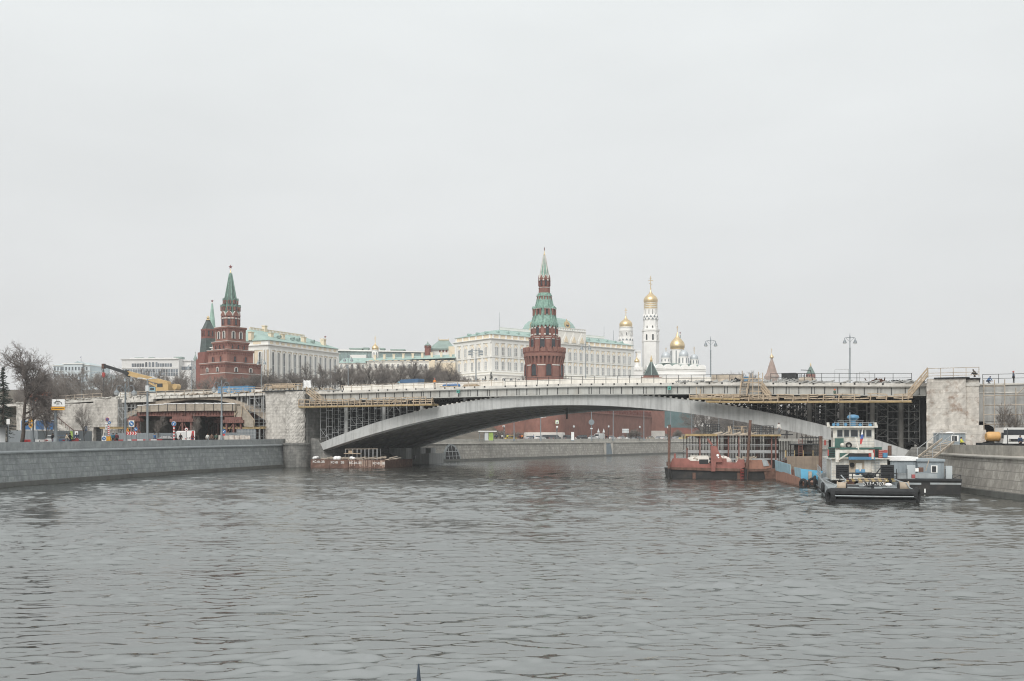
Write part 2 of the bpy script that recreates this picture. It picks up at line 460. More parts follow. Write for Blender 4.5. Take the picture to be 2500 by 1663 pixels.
def make_water():
 rng=np.random.default_rng(5)
 # rows get wider apart with distance, columns fan out
 ys=[9.0]
 while ys[-1] < 470:
  ys.append(ys[-1]+max(.055,.055*(ys[-1]/28.0) ** 1.2))
 ys=np.array(ys)
 nc=760
 tcol=np.linspace(-1,1,nc)
 X=tcol[None,:]*(ys[:,None]*.60+18);Y=np.repeat(ys[:,None],nc,1)
 sp=np.gradient(ys)[:,None]
 spx=(ys*.60+18)[:,None]*2/nc
 Zw=np.zeros_like(X)
 for i in range(110):
  lam=.32*(2.1/.32) ** rng.random()
  th=PI/2+rng.normal()*.40
  kx,ky=2*PI/lam*math.cos(th),2*PI/lam*math.sin(th)
  amp=.0041*lam ** .78
  fade=np.clip((lam/np.maximum(sp,spx)-2.0)/2.0,0,1)
  Zw += amp*fade*np.sin(kx*X+ky*Y+rng.random()*2*PI)
 for i in range(10):
  lam=4+8*rng.random();th=PI/2+rng.normal()*.6
  Zw += .010*np.sin(2*PI/lam*(math.cos(th)*X+math.sin(th)*Y)+rng.random()*6.28)*np.clip((lam/np.maximum(sp,spx)-2.5)/3,0,1)
 env=.8+.3*np.sin(X*.11+Y*.07+1)*np.sin(Y*.13-X*.05)+.32*np.sin(X*.33+Y*.9)*np.sin(X*.21-Y*.5+2)
 Zw *= env
 sg=Zw[:400].std()+1e-6
 Zw=(np.exp(np.clip(.22*Zw/sg,-4,2.2))-1.02)*sg/.22*.95
 nr=len(ys)
 co=np.stack([X,Y,Zw],2).reshape(-1,3)
 idx=np.arange(nr*nc).reshape(nr,nc)
 q=np.stack([idx[:-1,:-1],idx[:-1,1:],idx[1:,1:],idx[1:,:-1]],2).reshape(-1,4)
 # outer skirt so the river goes on beside and behind the viewer
 b=[(-1500,-200,-.02),(1500,-200,-.02),(1500,9,-.02),(-1500,9,-.02)]
 ex=np.array(b+[(-1500,9,-.02),(X[0,0],9,-.02),(X[-1,0],ys[-1],-.02),(-1500,ys[-1],-.02),
      (X[0,-1],9,-.02),(1500,9,-.02),(1500,ys[-1],-.02),(X[-1,-1],ys[-1],-.02),
      (-1500,ys[-1],-.02),(1500,ys[-1],-.02),(1500,1500,-.02),(-1500,1500,-.02)],float)
 o0=len(co)
 co=np.concatenate([co,ex]);q=np.concatenate([q,np.arange(16).reshape(4,4)+o0])
 me=bpy.data.meshes.new('water')
 me.vertices.add(len(co));me.vertices.foreach_set('co',co.astype(np.float32).ravel())
 me.loops.add(len(q)*4);me.loops.foreach_set('vertex_index',q.astype(np.int32).ravel())
 me.polygons.add(len(q));me.polygons.foreach_set('loop_start',np.arange(0,len(q)*4,4,dtype=np.int32))
 me.polygons.foreach_set('use_smooth',[True]*len(q))
 me.update();me.validate()
 me.materials.append(K['water'])
 o=bpy.data.objects.new('water',me);COL.objects.link(o)
 tag(o,kind='structure')
make_water()
# ------------------------------------------------------------------ embankment walls
def resample(path,tops,step=4.0):
 out=[]
 for (a,b),(ta,tb) in zip(zip(path[:-1],path[1:]),zip(tops[:-1],tops[1:])):
  n=max(1,int(math.dist(a,b)/step))
  for i in range(n):
   t=i/n;out.append((a[0]+(b[0]-a[0])*t,a[1]+(b[1]-a[1])*t,ta+(tb-ta)*t))
 out.append((*path[-1],tops[-1]))
 # soften the corners
 o=np.array(out)
 for _ in range(6): o[1:-1,:2]=o[1:-1,:2]*.5+(o[:-2,:2]+o[2:,:2])*.25
 return [tuple(p) for p in o]
def sweep(name,pts,prof,mat,parent,side):
 """prof: (offset towards the water, z below the top) closed ring; side: +1 water is right of the walking direction"""
 n=len(prof);vs=[];fs=[];uvs=[]
 run=0.0
 for i,p in enumerate(pts):
  a=pts[max(i-1,0)];b=pts[min(i+1,len(pts)-1)]
  d=Vector((b[0]-a[0],b[1]-a[1],0)).normalized()
  nrm=Vector((d.y,-d.x,0))*side
  if i: run += math.dist(p[:2],pts[i-1][:2])
  for o,z in prof:
   zz=p[2]+z if z >-50 else z+100
   vs.append((p[0]+nrm.x*o,p[1]+nrm.y*o,zz));uvs.append((run,zz+abs(o)))
 for i in range(len(pts)-1):
  for j in range(n):
   fs.append((i*n+j,i*n+(j+1) % n,(i+1)*n+(j+1) % n,(i+1)*n+j))
 fs += [tuple(range(n)),tuple((len(pts)-1)*n+j for j in range(n-1,-1,-1))]
 m=MB();m.add(vs,fs)
 o=m.build(name,mat,parent)
 uvl=o.data.uv_layers[0].data
 for lp in o.data.loops: uvl[lp.index].uv=uvs[lp.vertex_index]
 return o
def embankment(label,path,tops,side,mats,par_h=.98,mold=.32):
 r=thing('embankment_wall',label,'embankment wall',(0,0,0),group='stone river walls')
 pts=resample(path,tops)
 # the masonry face leans back from the water
 sweep('masonry',pts,[(1.05,-101.5),(.62,-100+.55),(.60,-100+.55),(0.05,-par_h-mold),(-.7,-par_h-mold),(-.7,-101.5)],mats[0],r,side)
 sweep('footing',pts,[(1.45,-101.5),(1.25,-100+.5),(.4,-100+.52),(.4,-101.5)],mats[3],r,side)
 sweep('moulding',pts,[(.30,-par_h-mold),(.36,-par_h-mold*.55),(.30,-par_h-.06),(.12,-par_h),(-.65,-par_h),(-.65,-par_h-mold)],mats[1],r,side)
 sweep('parapet',pts,[(.06,-par_h),(.06,0),(-.45,0),(-.45,-par_h)],mats[2],r,side)
 return r
K['wet']=MAT('wet_footing',(.10,.10,.09),.6,var=.3,scale=.5,dirt=(.04,.045,.035),damt=.8,dscale=.5,streak=.3)
K['mould_l']=MAT('moulding_granite',(.31,.335,.34),.8,var=.1,dirt=(.2,.22,.22),damt=.5)
K['mould_w']=MAT('moulding_granite_warm',(.40,.38,.34),.8,var=.12,dirt=(.26,.24,.21),damt=.6)
embankment('blue grey granite embankment wall curving along the water below the traffic signs',L_PATH,L_TOP,1,(K['granite'],K['mould_l'],K['granite_top'],K['wet']))
embankment('beige granite embankment wall seen under the arch, with the barred drain in it',F_PATH,F_TOP,1,(K['granite_warm'],K['mould_w'],K['mould_w'],K['wet']))
embankment('warm grey stone embankment wall beside the houseboat, under the white lorry',R_PATH,R_TOP,-1,(K['granite_right'],K['mould_w'],K['right_top'],K['wet']),par_h=.95,mold=.3)
# ------------------------------------------------------------------ the bridge
UPC=[-6.651906517056962e-08,1.7049690507317753e-05,-0.004720941591376281,0.3978139050377481,3.2411674262778947]
LOC=[1.5204348973898922e-07,-2.8268039688725364e-05,-0.0015627759113331682,0.31122504104863213,2.020070493507903]
def zu(u): return float(np.polyval(UPC,u))
def zl(u): return min(float(np.polyval(LOC,u)),zu(u)-1.35)
def frange(a,b,n): return [a+(b-a)*i/(n-1) for i in range(n)]
def line3(pts,fn,y): return [(u,y,fn(u)) for u in pts]
bridge=thing('arch_bridge','long concrete arch bridge under repair spanning the whole river between two stripped stone piers','bridge',(LX,LY,0),BRZ)
US=frange(2.2,107.8,54)
# barrel: near rib, soffit ribs, slab between them
m=MB();m.strip([(u,zl(u)) for u in US],[(u,zu(u)) for u in US],1.0,3.4);m.build('arch_rib',K['rib'],bridge,smooth=True)
for k,v in enumerate((6.6,12.4,18.2,24.0,29.8)):
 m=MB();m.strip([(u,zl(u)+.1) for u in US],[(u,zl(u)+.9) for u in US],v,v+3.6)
 m.build('soffit_rib',K['rib_shade'],bridge)
m=MB();m.strip([(u,zl(u)+.75) for u in US],[(u,zu(u)-.25) for u in US],3.4,35.0);m.build('arch_barrel',K['rib_shade'],bridge)
m=MB();m.strip([(u,zl(u)) for u in US],[(u,zu(u)) for u in US],35.0,37.0);m.build('arch_rib',K['rib'],bridge,smooth=True)
m=MB()
for u in (13,24,33,44,52.5,54,63,75,86,97): m.bx(u,u+.05,.985,1.0,zl(u)+.05,zu(u)-.05)
m.each('rib_seam',K['concrete'],bridge)
# small tie stubs along the top edge of the near rib
m=MB()
for u in frange(24,84,64):
 m.bx(u,u+.35,1.02,1.4,zu(u)-.02,zu(u)+.16+.1*random.random())
m.each('rib_edge_stub',K['slab'],bridge)
# drains and a pipe hanging from the soffit
m=MB();m.cyl((BU(1384,8),8,10.9),(BU(1384,8),8,8.9),.16);m.build('drain_pipe',K['dark'],bridge)
# deck
DS=frange(-47.5,117.0,90)
m=MB();m.strip([(u,zt(u)-.5) for u in DS],[(u,zt(u)) for u in DS],0.0,37.5);m.build('deck_slab',K['slab'],bridge)
m=MB();m.strip([(u,zt(u)-.62) for u in DS if u > 1.5 and u < 110],[(u,zt(u)-.5) for u in DS if u > 1.5 and u < 110],.12,1.4);m.build('slab_haunch',K['concrete'],bridge)
m=MB()
for i,u in enumerate(frange(7,104,50)):
 if i % 7 == 3: continue
 m.bx(u,u+.24,-.06,.2,zt(u)-.24,zt(u)-.02)
m.each('drain_opening',K['black'],bridge)  # black blocks standing for the shade inside the drain holes
for v,mt in ((.45,'girder'),(7.5,'girder'),(15,'girder'),(22.5,'girder'),(30,'girder'),(36.5,'girder')):
 GS=[u for u in frange(0.2,110,61)]
 m=MB();m.strip([(u,zt(u)-1.75) for u in GS],[(u,zt(u)-.6) for u in GS],v,v+.5)
 m.strip([(u,zt(u)-1.86) for u in GS],[(u,zt(u)-1.75) for u in GS],v-.2,v+.7)
 m.build('deck_girder',K[mt],bridge)
m=MB()
for u in frange(1.2,109,58):
 m.bx(u,u+.10,.36,.47,zt(u)-1.74,zt(u)-.62)
 if int(u*7) % 3 == 0: m.bx(u+.45,u+.52,.38,.47,zt(u)-1.74,zt(u)-.62)
m.each('girder_stiffener',K['dark'],bridge)
# spandrel columns (pale on the left, shade-coloured copy on the right)
for px in (846,938,1030,1136,1976,2055,2130,2200):
 u=BU(px,2.2)
 for v in (2.2,9.5,17.5,25.5,33.5):
  zb=zu(u)-.3;ztp=zt(u)-1.8
  if ztp-zb > .2:
   m=MB();m.cyl((u,v,zb),(u,v,ztp),.36,n=14);m.build('spandrel_column',K['rib' if px < 1900 else 'rib_shade'],bridge,smooth=True)
# ragged torn edge left on the deck: thin slabs and lumps
rr=random.Random(3)
def rubble(u0,u1,n,v0=-.05,v1=.9,hmax=.32):
 m=MB()
 for i in range(n):
  u=rr.uniform(u0,u1);v=rr.uniform(v0,v1);s=rr.uniform(.12,.55)
  z=zt(u)
  a=Vector((u-s,v,z+rr.uniform(0,hmax*.4)));b=Vector((u+s,v+rr.uniform(-.2,.2),z+rr.uniform(.02,hmax)))
  m.bar(a,b,rr.uniform(.1,.5),rr.uniform(.05,.2))
 return m
rubble(-8,9,90).build('broken_edge',K['concrete'],bridge)
rubble(73,110,240,hmax=.45).build('broken_edge',K['concrete'],bridge)
rubble(-47,-30,60).build('broken_edge',K['slab'],bridge)
rubble(-30,-9,110,hmax=.5).build('broken_edge',K['wood_grey'],bridge)
# left pier: flat stripped face and a rounded cutwater
def pier_mass(name,mat,shape,parent): return shape.build(name,mat,parent)
ua,ub=BU(648,-.6),BU(690,-.6)
def rough_block(u0,u1,v0,v1,z0,z1,nu,nz,amp,seed,side=False):
 """wall block whose near face is hacked uneven"""
 r=random.Random(seed);m=MB();vs=[];fs=[]
 for j in range(nz+1):
  for i in range(nu+1):
   ed=i in (0,nu) or j in (0,nz)
   vs.append((u0+(u1-u0)*i/nu+(0 if ed and i not in (0,nu) else r.uniform(-1,1)*amp*.5),v0+(r.uniform(-amp,amp)),z0+(z1-z0)*j/nz+(r.uniform(-amp,amp) if j == nz else 0)))
 for j in range(nz):
  for i in range(nu): a=j*(nu+1)+i;fs.append((a,a+1,a+nu+2,a+nu+1))
 m.add(vs,fs)
 m.bx(u0+.02,u1-.02,v0+.02,v1,z0,z1-amp)
 return m
m=rough_block(ua,ub+1.3,-.6,37,-1,BZ(668,953,-.6),14,30,.06,5);m.build('left_pier_wall',K['pier'],bridge)
un=BU(716,-1.5);rn=2.15
ztop=BZ(716,955,-1.5)
m=MB();vs=[];fs=[];n=30;nz=34;r9=random.Random(8)
for j in range(nz+1):
 for i in range(n+1):
  a=PI+PI*i/n
  rr_=rn+r9.uniform(-.09,.09)
  vs.append((un+rr_*math.cos(a),-.62+rr_*math.sin(a)*.75,4.6+(ztop-4.6)*j/nz))
for j in range(nz):
 for i in range(n): a=j*(n+1)+i;fs.append((a,a+1,a+n+2,a+n+1))
m.add(vs,fs);m.build('left_pier_nose',K['pier'],bridge)
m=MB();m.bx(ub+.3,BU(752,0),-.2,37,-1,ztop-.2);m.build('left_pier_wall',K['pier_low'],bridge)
m=MB();m.lathe([(rn+.35,-1),(rn+.35,4.2),(rn+.5,4.25),(rn+.5,4.5),(rn+.2,4.62)],36,(un,-.5));m.build('left_pier_plinth',K['pier_low'],bridge,smooth=True)
m=MB();m.bx(ua-.5,ub+.2,-1.1,37.4,ztop+.02,ztop+.22)
m.extr([(ub,-1.0),(un-1.5,-2.0),(un+.2,-2.6),(un+1.5,-1.9),(BU(748,0),-.3),(BU(748,0),4),(ub,4)],'z',ztop+.03,ztop+.2);m.build('pier_cap',K['dark'],bridge)
# crumbling springing block between the pier and the arch
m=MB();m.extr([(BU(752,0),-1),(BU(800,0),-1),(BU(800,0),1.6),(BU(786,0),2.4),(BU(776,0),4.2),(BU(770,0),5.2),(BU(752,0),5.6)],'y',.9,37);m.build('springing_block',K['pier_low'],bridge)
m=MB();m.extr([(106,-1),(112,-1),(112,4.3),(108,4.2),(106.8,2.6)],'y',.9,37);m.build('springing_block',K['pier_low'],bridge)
# footing that carries the far end of the arch
m=MB()
for k in (24,30,34.5): m.bx(4.5,8.6,k,k+2.2,-1,3.4)
m.bx(3.5,10.5,30.5,36.8,-1,2.2);m.build('springing_footing',K['rib'],bridge)
# right pier
ra,rb,rc=BU(2262,-.5),BU(2358,-.5),BU(2390,.3)
zr=BZ(2310,925,-.5)
m=rough_block(ra,rb,-.5,37,2.0,zr,18,26,.05,11);m.build('right_pier_wall',K['pier_rust'],bridge)
m=rough_block(rb-.5,rc,.1,37,2.0,zr-.15,7,26,.05,12);m.build('right_pier_wall',K['pier_rust'],bridge)
m=MB();m.bx(rb-2.6,rc+.9,-.95,.1,3.5,6.7);m.bx(rb-2.2,rc+.55,-.8,.1,6.7,7.35);m.build('right_pier_plinth',K['pier_rust'],bridge)
m=MB();m.bx(ra+1.0,rb+.5,-.75,37.2,zr+.03,zr+.2);m.bx(ra+.1,rc+.2,-.3,37.2,zr-.05,zr+.06);m.build('pier_cap',K['dark'],bridge)
# right approach wall with a dark passage through it
u2=BU(2440,1.5)
m=MB();m.bx(u2,160,1.5,37,3.5,13.05);m.bx(rc,u2,1.5,37,7.9,13.05)
m.extr([(u2-2.2,7.9),(u2,7.9),(u2,5.2),(u2-.8,7.1)],'y',1.6,36.9)
m.bx(rc,u2,9,9.5,3.5,7.9)  # added back wall shuts out the sky so the passage stays dark
m.build('approach_wall',K['concrete'],bridge)
m=MB();m.bx(rc,160,1.42,1.5,11.9,12.05);m.bx(rc,160,1.3,37.2,13.06,13.28);m.build('approach_coping',K['slab'],bridge)
# left abutment wall with a roller shutter in it
A0,A1=BU(40,-.5),BU(287,-.5)
m=MB()
zA=lambda u: zt(u)-.15
o0,o1=BU(228,-.5),BU(251,-.5)
m=rough_block(A0,o0,-.5,37,3.5,13.0,40,16,.08,21)
m.build('abutment_wall',K['pier'],bridge)
m=rough_block(o0,o1,-.5,37,BZ(240,1043,-.5),13.6,5,12,.05,22);m.build('abutment_wall',K['pier'],bridge)
m=rough_block(o1,A1,-.5,37,3.5,13.75,8,16,.06,23);m.build('abutment_wall',K['pier'],bridge)
m=MB();m.cyl((A1,.9,3.5),(A1,.9,13.7),1.3,n=20);m.build('abutment_corner',K['pier_low'],bridge,smooth=True)
m=MB()
for k in range(14): m.bx(o0,o1,.25+.03*(k % 2),.45,4.4+k*.33,4.4+k*.33+.3)
m.build('roller_shutter',K['dark'],bridge)
m=rubble(A0,A1,120,-.5,.4);m.build('broken_edge',K['slab'],bridge)
AS=frange(-110,-47.6,30)
m=MB();m.strip([(u,zt(u)-.55) for u in AS],[(u,zt(u)) for u in AS],-.3,37.2);m.build('approach_slab',K['slab'],bridge)
# old side arch over the embankment road
up_=[(300,1012),(335,996),(365,984),(420,971),(470,965),(530,967),(580,978),(620,995),(650,1012)]
lo_=[(300,1026),(335,1009),(365,996),(420,981),(470,975),(530,977),(580,988),(620,1008),(650,1028)]
m=MB();m.strip([(BU(a,.6),BZ(a,b,.6)) for a,b in lo_],[(BU(a,.6),BZ(a,b,.6)) for a,b in up_],.6,2.6)
m.build('side_arch_rib',K['wood_grey'],bridge)
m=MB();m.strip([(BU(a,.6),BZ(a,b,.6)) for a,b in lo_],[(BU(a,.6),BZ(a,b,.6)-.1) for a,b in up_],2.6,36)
m.build('side_arch_barrel',K['rib_shade'],bridge)
m=MB()
for px in (303,330,352,372,580,590,605,622,640):
 u=BU(px,.8);m.bx(u-.18,u+.18,.7,1.1,BZ(px,1010,.8),zt(u)-.5)
m.each('side_span_post',K['concrete'],bridge)
m=MB()
for u in frange(-47,-9.5,20): m.bx(u,u+.09,-.04,.03,zt(u)-.48,zt(u)-.02)
m.each('slab_joint',K['dark'],bridge)
m=MB();uu=[u for u in frange(-46.5,-37.5,6)]
m.strip([(u,zt(u)-1.1) for u in uu],[(u,zt(u)-.5) for u in uu],-.15,.9);m.build('edge_beam',K['slab'],bridge)
# added wall closing the back of the side span to keep it dark
m=MB();m.bx(-47.5,-9,30,30.6,3.5,13.4);m.build('shade_wall',K['rib_shade'],bridge)
# ------------------------------------------------------------------ things carried by the bridge (built in the same frame)
def onb(name,label,cat,group=None): return thing(name,label,cat,(LX,LY,0),BRZ,group)
def scaffold(name,label,us,vs,zb,ztp,dz,r=.045,brace=.2,group='scaffolds on the bridge',mat='scaf',seed=1,sub=1):
 t=onb(name,label,'scaffold',group);R_=random.Random(seed)
 a,b,c=MB(),MB(),MB()
 for v in vs:
  for u in us: a.cyl((u,v,zb(u)),(u,v,ztp(u)),r,n=5,caps=False)
  for u0,u1 in zip(us[:-1],us[1:]):
   z=max(zb(u0),zb(u1))+dz*.5
   top=min(ztp(u0),ztp(u1))
   while z < top:
    if R_.random() < .82: b.cyl((u0,v,z),(u1,v,z),r*.85,n=4,caps=False)
    if R_.random() < brace: c.cyl((u0,v,z),(u1,v,z+dz*R_.choice((-1,1))),r*.7,n=4,caps=False)
    z += dz
 if len(vs) > 1:
  for u in us:
   z=zb(u)+dz
   while z < ztp(u):
    b.cyl((u,vs[0],z),(u,vs[-1],z),r*.8,n=4,caps=False);z += dz*2
 a.each('standard',K[mat],t);b.each('ledger',K[mat],t)
 if c.v: c.each('brace',K[mat],t)
 return t
scaffold('scaffold','tall silver tube scaffold standing on the left end of the arch, beside the left pier',frange(3.0,22,15),(1.6,4.2),lambda u: zu(u) if u > 5 else zu(5)-.2,lambda u: zt(u)-2.2,1.55,r=.05,seed=4)
# falsework over the arch ends; the dense left one is added for darkness
def falsework(label,u0,u1,nu,vs,lo,fill,seed):
 t=onb('falsework',label,'falsework','dark falsework between arch and deck');R_=random.Random(seed)
 a,b=MB(),MB()
 for v in vs:
  us=frange(u0,u1,nu)
  for u in us:
   if R_.random() < fill: w=R_.uniform(.18,.5);a.bx(u-w/2,u+w/2,v,v+.3,lo(u),zt(u)-1.9)
   z=lo(u)
   while z < zt(u)-2.0:
    if R_.random() < .85: b.bar((u,v,z),(u+(u1-u0)/nu,v,z+R_.choice((0,0,0,.9,-.9))),.10,.14)
    z += R_.uniform(.7,1.3)
  for u in us[::3]:
   a.bar((u,v,max(lo(u),4.5)),(u+2.4,v,min(zt(u)-2,lo(u)+4)),.16)
 a.each('post',K['dark'],t);o=b.build('cross_bars',K['dark'],t);o['kind']='stuff'
 return t
falsework('dense dark falsework added to keep the left arch end dark, behind the silver scaffold',2.5,30,26,[6,8.5,11.5,15,19,23,28,33],lambda u: zu(max(u,4)),1.0,3)
falsework('dense dark steel falsework over the right arch end, beside the rust stained pier',78,109.5,30,[5,8,12,17,26],lambda u: max(zu(min(u,105)),4.4),.42,6)
m=MB()
for u in frange(96,109,5):
 for v in (8,22): m.cyl((u,v,3),(u,v,zt(u)-1.9),.55,n=12)
m.each('round_prop',K['dark'],bridge,smooth=True)
scaffold('scaffold','thin tube scaffold standing over the right arch end, behind the wheelhouse',frange(84,109,18),(2.0,3.6),lambda u: max(zu(min(u,104)),4.6),lambda u: zt(u)-2.4,1.0,r=.04,seed=9,mat='tube_dark',brace=.35)
scaffold('scaffold','white tube scaffold in the side span against the left pier',[BU(p,-1.0) for p in (600,612,623,634,646)],(-1.2,.2),lambda u: 4.5,lambda u: 13.9,1.35,r=.05,seed=12)
scaffold('scaffold','silver tube scaffold in the side span beside the left abutment corner',[BU(p,-1.0) for p in (287,297,307,318,328)],(-.8,.6),lambda u: 4.5,lambda u: 12.6,1.35,r=.05,seed=13,brace=.35)
scaffold('scaffold','tube scaffold of bare poles against the grey wall above the white lorry',[BU(p,.9) for p in (2402,2428,2453,2480,2505)],(.7,),lambda u: 4.1,lambda u: 13.8 if u < 121 else 12.6,1.35,r=.075,seed=14,brace=.05,mat='wood_grey')
def platform(label,us,zf,v0,v1,rail_h,post_every,seed,mats=('wood','yellow_beam')):
 t=onb('work_platform',label,'work platform','timber platforms hung from the bridge');R_=random.Random(seed)
 a,b,c=MB(),MB(),MB()
 for u0,u1 in zip(us[:-1],us[1:]):
  a.add([(u0,v0,zf(u0)+.12),(u1,v0,zf(u1)+.12),(u1,v1,zf(u1)+.12),(u0,v1,zf(u0)+.12),(u0,v0,zf(u0)+.2),(u1,v0,zf(u1)+.2),(u1,v1,zf(u1)+.2),(u0,v1,zf(u0)+.2)],
    [(0,3,2,1),(4,5,6,7),(0,1,5,4),(1,2,6,5),(2,3,7,6),(3,0,4,7)])
  for v in (v0+.1,(v0+v1)/2,v1-.1): b.bar((u0,v,zf(u0)),(u1,v,zf(u1)),.22,.24)
  k=(u1-u0)
  for q in (.34,.62,1.0):
   if R_.random() < .86: c.bar((u0,v0+.05,zf(u0)+.2+rail_h*q+R_.uniform(-.06,.06)),(u1+.2,v0+.05,zf(u1)+.2+rail_h*q+R_.uniform(-.06,.06)),.05,.16)
 u=us[0]
 while u < us[-1]:
  c.bar((u,v0-.05,zf(u)),(u+R_.uniform(0,.25),v0-.05-R_.uniform(0,.15),zf(u)+rail_h+.2),.13,.13)
  c.bar((u,v0+.9,zf(u)+.2),(u+.2,v0,zf(u)+rail_h*.9),.08,.1)
  u += post_every
 a.build('floor_boards',K[mats[0]],t);b.build('beams',K[mats[1]],t);c.build('guard_rail',K[mats[0]],t)
 return t
def zplat(pts,v): 
 us=[BU(a,v) for a,b in pts];zs=[BZ(a,b,v) for a,b in pts]
 return us,lambda u: float(np.interp(u,us,zs))
us,zf=zplat([(730,994),(830,992.5),(930,990.5),(1055,988)],-1.8)
platform('timber work platform with yellow beams hung under the left half of the deck',frange(us[0],us[-1],22),zf,-1.9,.5,1.15,1.25,5)
us,zf=zplat([(1724,981),(1797,982),(1900,982),(2100,981),(2225,980.5)],-1.8)
platform('long timber work platform hung under the right half of the deck',frange(us[0],us[-1],26),zf,-1.9,.5,.9,2.2,6)
us,zf=zplat([(1684,973),(1806,974.5)],-2.0)
platform('short timber platform stepping up from the left end of the long right one',frange(us[0],us[-1],7),zf,-2.1,.2,.5,1.7,8)
def timber_stair(label,a,b,v,width,steps,rails=True,mat='wood',hr=1.0):
 """flight from a=(px,py) to b=(px,py) in the plane v"""
 t=onb('timber_stair',label,'stairs','timber stairs on the bridge')
 ua,za,ub_,zb=BU(a[0],v),BZ(*a,v),BU(b[0],v),BZ(*b,v)
 s,p,h=MB(),MB(),MB()
 for vv in (v,v+width): s.bar((ua,vv,za),(ub_,vv,zb),.08,.26)
 for i in range(steps):
  q=(i+.5)/steps;u=ua+(ub_-ua)*q;z=za+(zb-za)*q
  p.bx(u-.14,u+.14,v,v+width,z-.03,z+.05)
 if rails:
  for vv in (v-.05,v+width):
   for k in (.5,1.0): h.bar((ua,vv,za+hr*k),(ub_,vv,zb+hr*k),.06,.14)
   for q in (0,.33,.67,1): u=ua+(ub_-ua)*q;z=za+(zb-za)*q;h.bar((u,vv,z-.2),(u,vv,z+hr+.1),.1)
 s.each('stringer',K[mat],t);p.each('tread',K[mat],t)
 if rails: h.build('handrail',K[mat],t)
 return t
timber_stair('pale timber stair dropping from the deck to the platform beside the left pier',(748,958),(783,986),-1.6,1.0,9)
t=onb('timber_stair','steep timber stair rising from the right platform to the deck','stairs','timber stairs on the bridge')
sL,sR=[((BU(p0,-2.2),-2.2,BZ(p0,967,-2.2)),(BU(p1,.3),.3,BZ(p1,926,.3))) for p0,p1 in ((1806,1812.5),(1823,1831))]
for s0,s1 in (sL,sR):
 m=MB();m.bar(s0,s1,.09,.24);m.build('stringer',K['wood'],t)
 m=MB();h_=Vector((0,-.1,.8));m.bar(Vector(s0)+h_,Vector(s1)+h_,.08,.12)
 for q in (0,.5,1): p=Vector(s0).lerp(Vector(s1),q);m.bar(p,p+h_,.09)
 m.build('handrail',K['wood'],t)
for q in range(11):
 f_=(q+.5)/11;m=MB();m.bar(Vector(sL[0]).lerp(Vector(sL[1]),f_),Vector(sR[0]).lerp(Vector(sR[1]),f_),.24,.05);m.build('tread',K['wood_grey'],t)
timber_stair('short timber stair on the right platform, to the right of the steep stair',(1880,976),(1858,948),-1.2,.9,7)
timber_stair('long timber stair climbing from the right platform to the rust stained pier top',(2217,972),(2264,916),-1.9,1.1,14)
# props around the steep stair
m=MB()
for px,y0,y1 in ((1700,970,945),(1710,972,950),(1838,972,912),(1852,975,908),(1862,975,910),(1812,920,905)):
 m.bar((BU(px,-.9),-.9,BZ(px,y0,-.9)),(BU(px,-.9),-.9,BZ(px,y1,-.9)),.11)
for px0,px1,y in ((1812,1863,924),(1815,1862,934),(1830,1875,955)):
 m.bar((BU(px0,-.9),-.9,BZ(px0,y,-.9)),(BU(px1,-.9),-.9,BZ(px1,y+1,-.9)),.06,.14)
t=onb('timber_landing','raw timber landing of posts and boards round the steep stair','landing');m.each('post',K['wood'],t)
# guard rails and barriers on the deck
def railing(name,label,u0,u1,v,h,step,mat='dark',tops=(1.0,.55),r=.03,group='guard rails on the deck',base=None,seed=2):
 t=onb(name,label,'railing',group);a,b=MB(),MB();R_=random.Random(seed)
 us=frange(u0,u1,max(2,int((u1-u0)/step)+1));base=base or zt
 for u in us: a.bx(u-r*1.2,u+r*1.2,v-r*1.2,v+r*1.2,base(u),base(u)+h*R_.uniform(.97,1.04))
 for x,y in zip(us[:-1],us[1:]):
  for q in tops: b.bar((x,v,base(x)+h*q),(y,v,base(y)+h*q),r*1.5,r*2)
 a.each('post',K[mat],t);b.build('rails',K[mat],t)
 return t
railing('deck_railing','thin dark post and rail guard along the middle of the bridge deck',BU(1230),BU(1812),.5,1.25,2.05)
railing('deck_railing','thin dark guard rail along the right end of the deck, before the rusty pier',BU(1880),BU(2225),.6,1.45,2.3,seed=5)
railing('deck_railing','pale board guard rail along the left part of the deck, below the blue lorry',BU(830),BU(1225),.5,1.0,2.1,mat='wood_grey',r=.035)
railing('deck_railing','white board guard rail over the left abutment wall',BU(100),BU(250),-.2,1.1,2.4,mat='wood_grey',r=.05,tops=(1.0,.45))
railing('deck_railing','long pale board rail along the side span behind the ornate lamps',BU(290),BU(640),.4,1.1,2.5,mat='wood_grey',r=.05,tops=(1.0,.6))
railing('deck_railing','timber guard rail on top of the left pier',BU(652),BU(742),-.6,.85,1.6,mat='wood',r=.06,base=lambda u: 15.1)
railing('deck_railing','timber and tube guard rail on top of the rusty right pier',ra+.2,rc,-.3,1.35,1.5,mat='wood_grey',r=.04,base=lambda u: zr+.2,tops=(1.0,.5,.2))
railing('deck_railing','thin guard rail over the approach wall at the right edge, behind the seated worker',rc+.5,140,2.0,1.35,2.0,base=lambda u: 13.28)
K['dusty']=MAT('dusty_white_concrete',(.74,.71,.65),.8,var=.06,scale=1.0,dirt=(.5,.46,.4),damt=.6,dscale=.9,dlo=.45,streak=.3)
def barrier(label,u0,u1,v,h,mat,n=30):
 t=MB();us=frange(u0,u1,n)
 t.strip([(u,zt(u)+.001) for u in us],[(u,zt(u)+h) for u in us],v,v+.3)
 o=t.build('deck_barrier',K[mat]);o.location=(LX,LY,0);o.rotation_euler=(0,0,BRZ)
 return tag(o,label,'barrier','pale barriers along the deck','thing')
barrier('white concrete barrier wall along the middle of the deck, behind the thin rail',BU(840,3),BU(1735,3),3.0,1.0,'dusty',40)
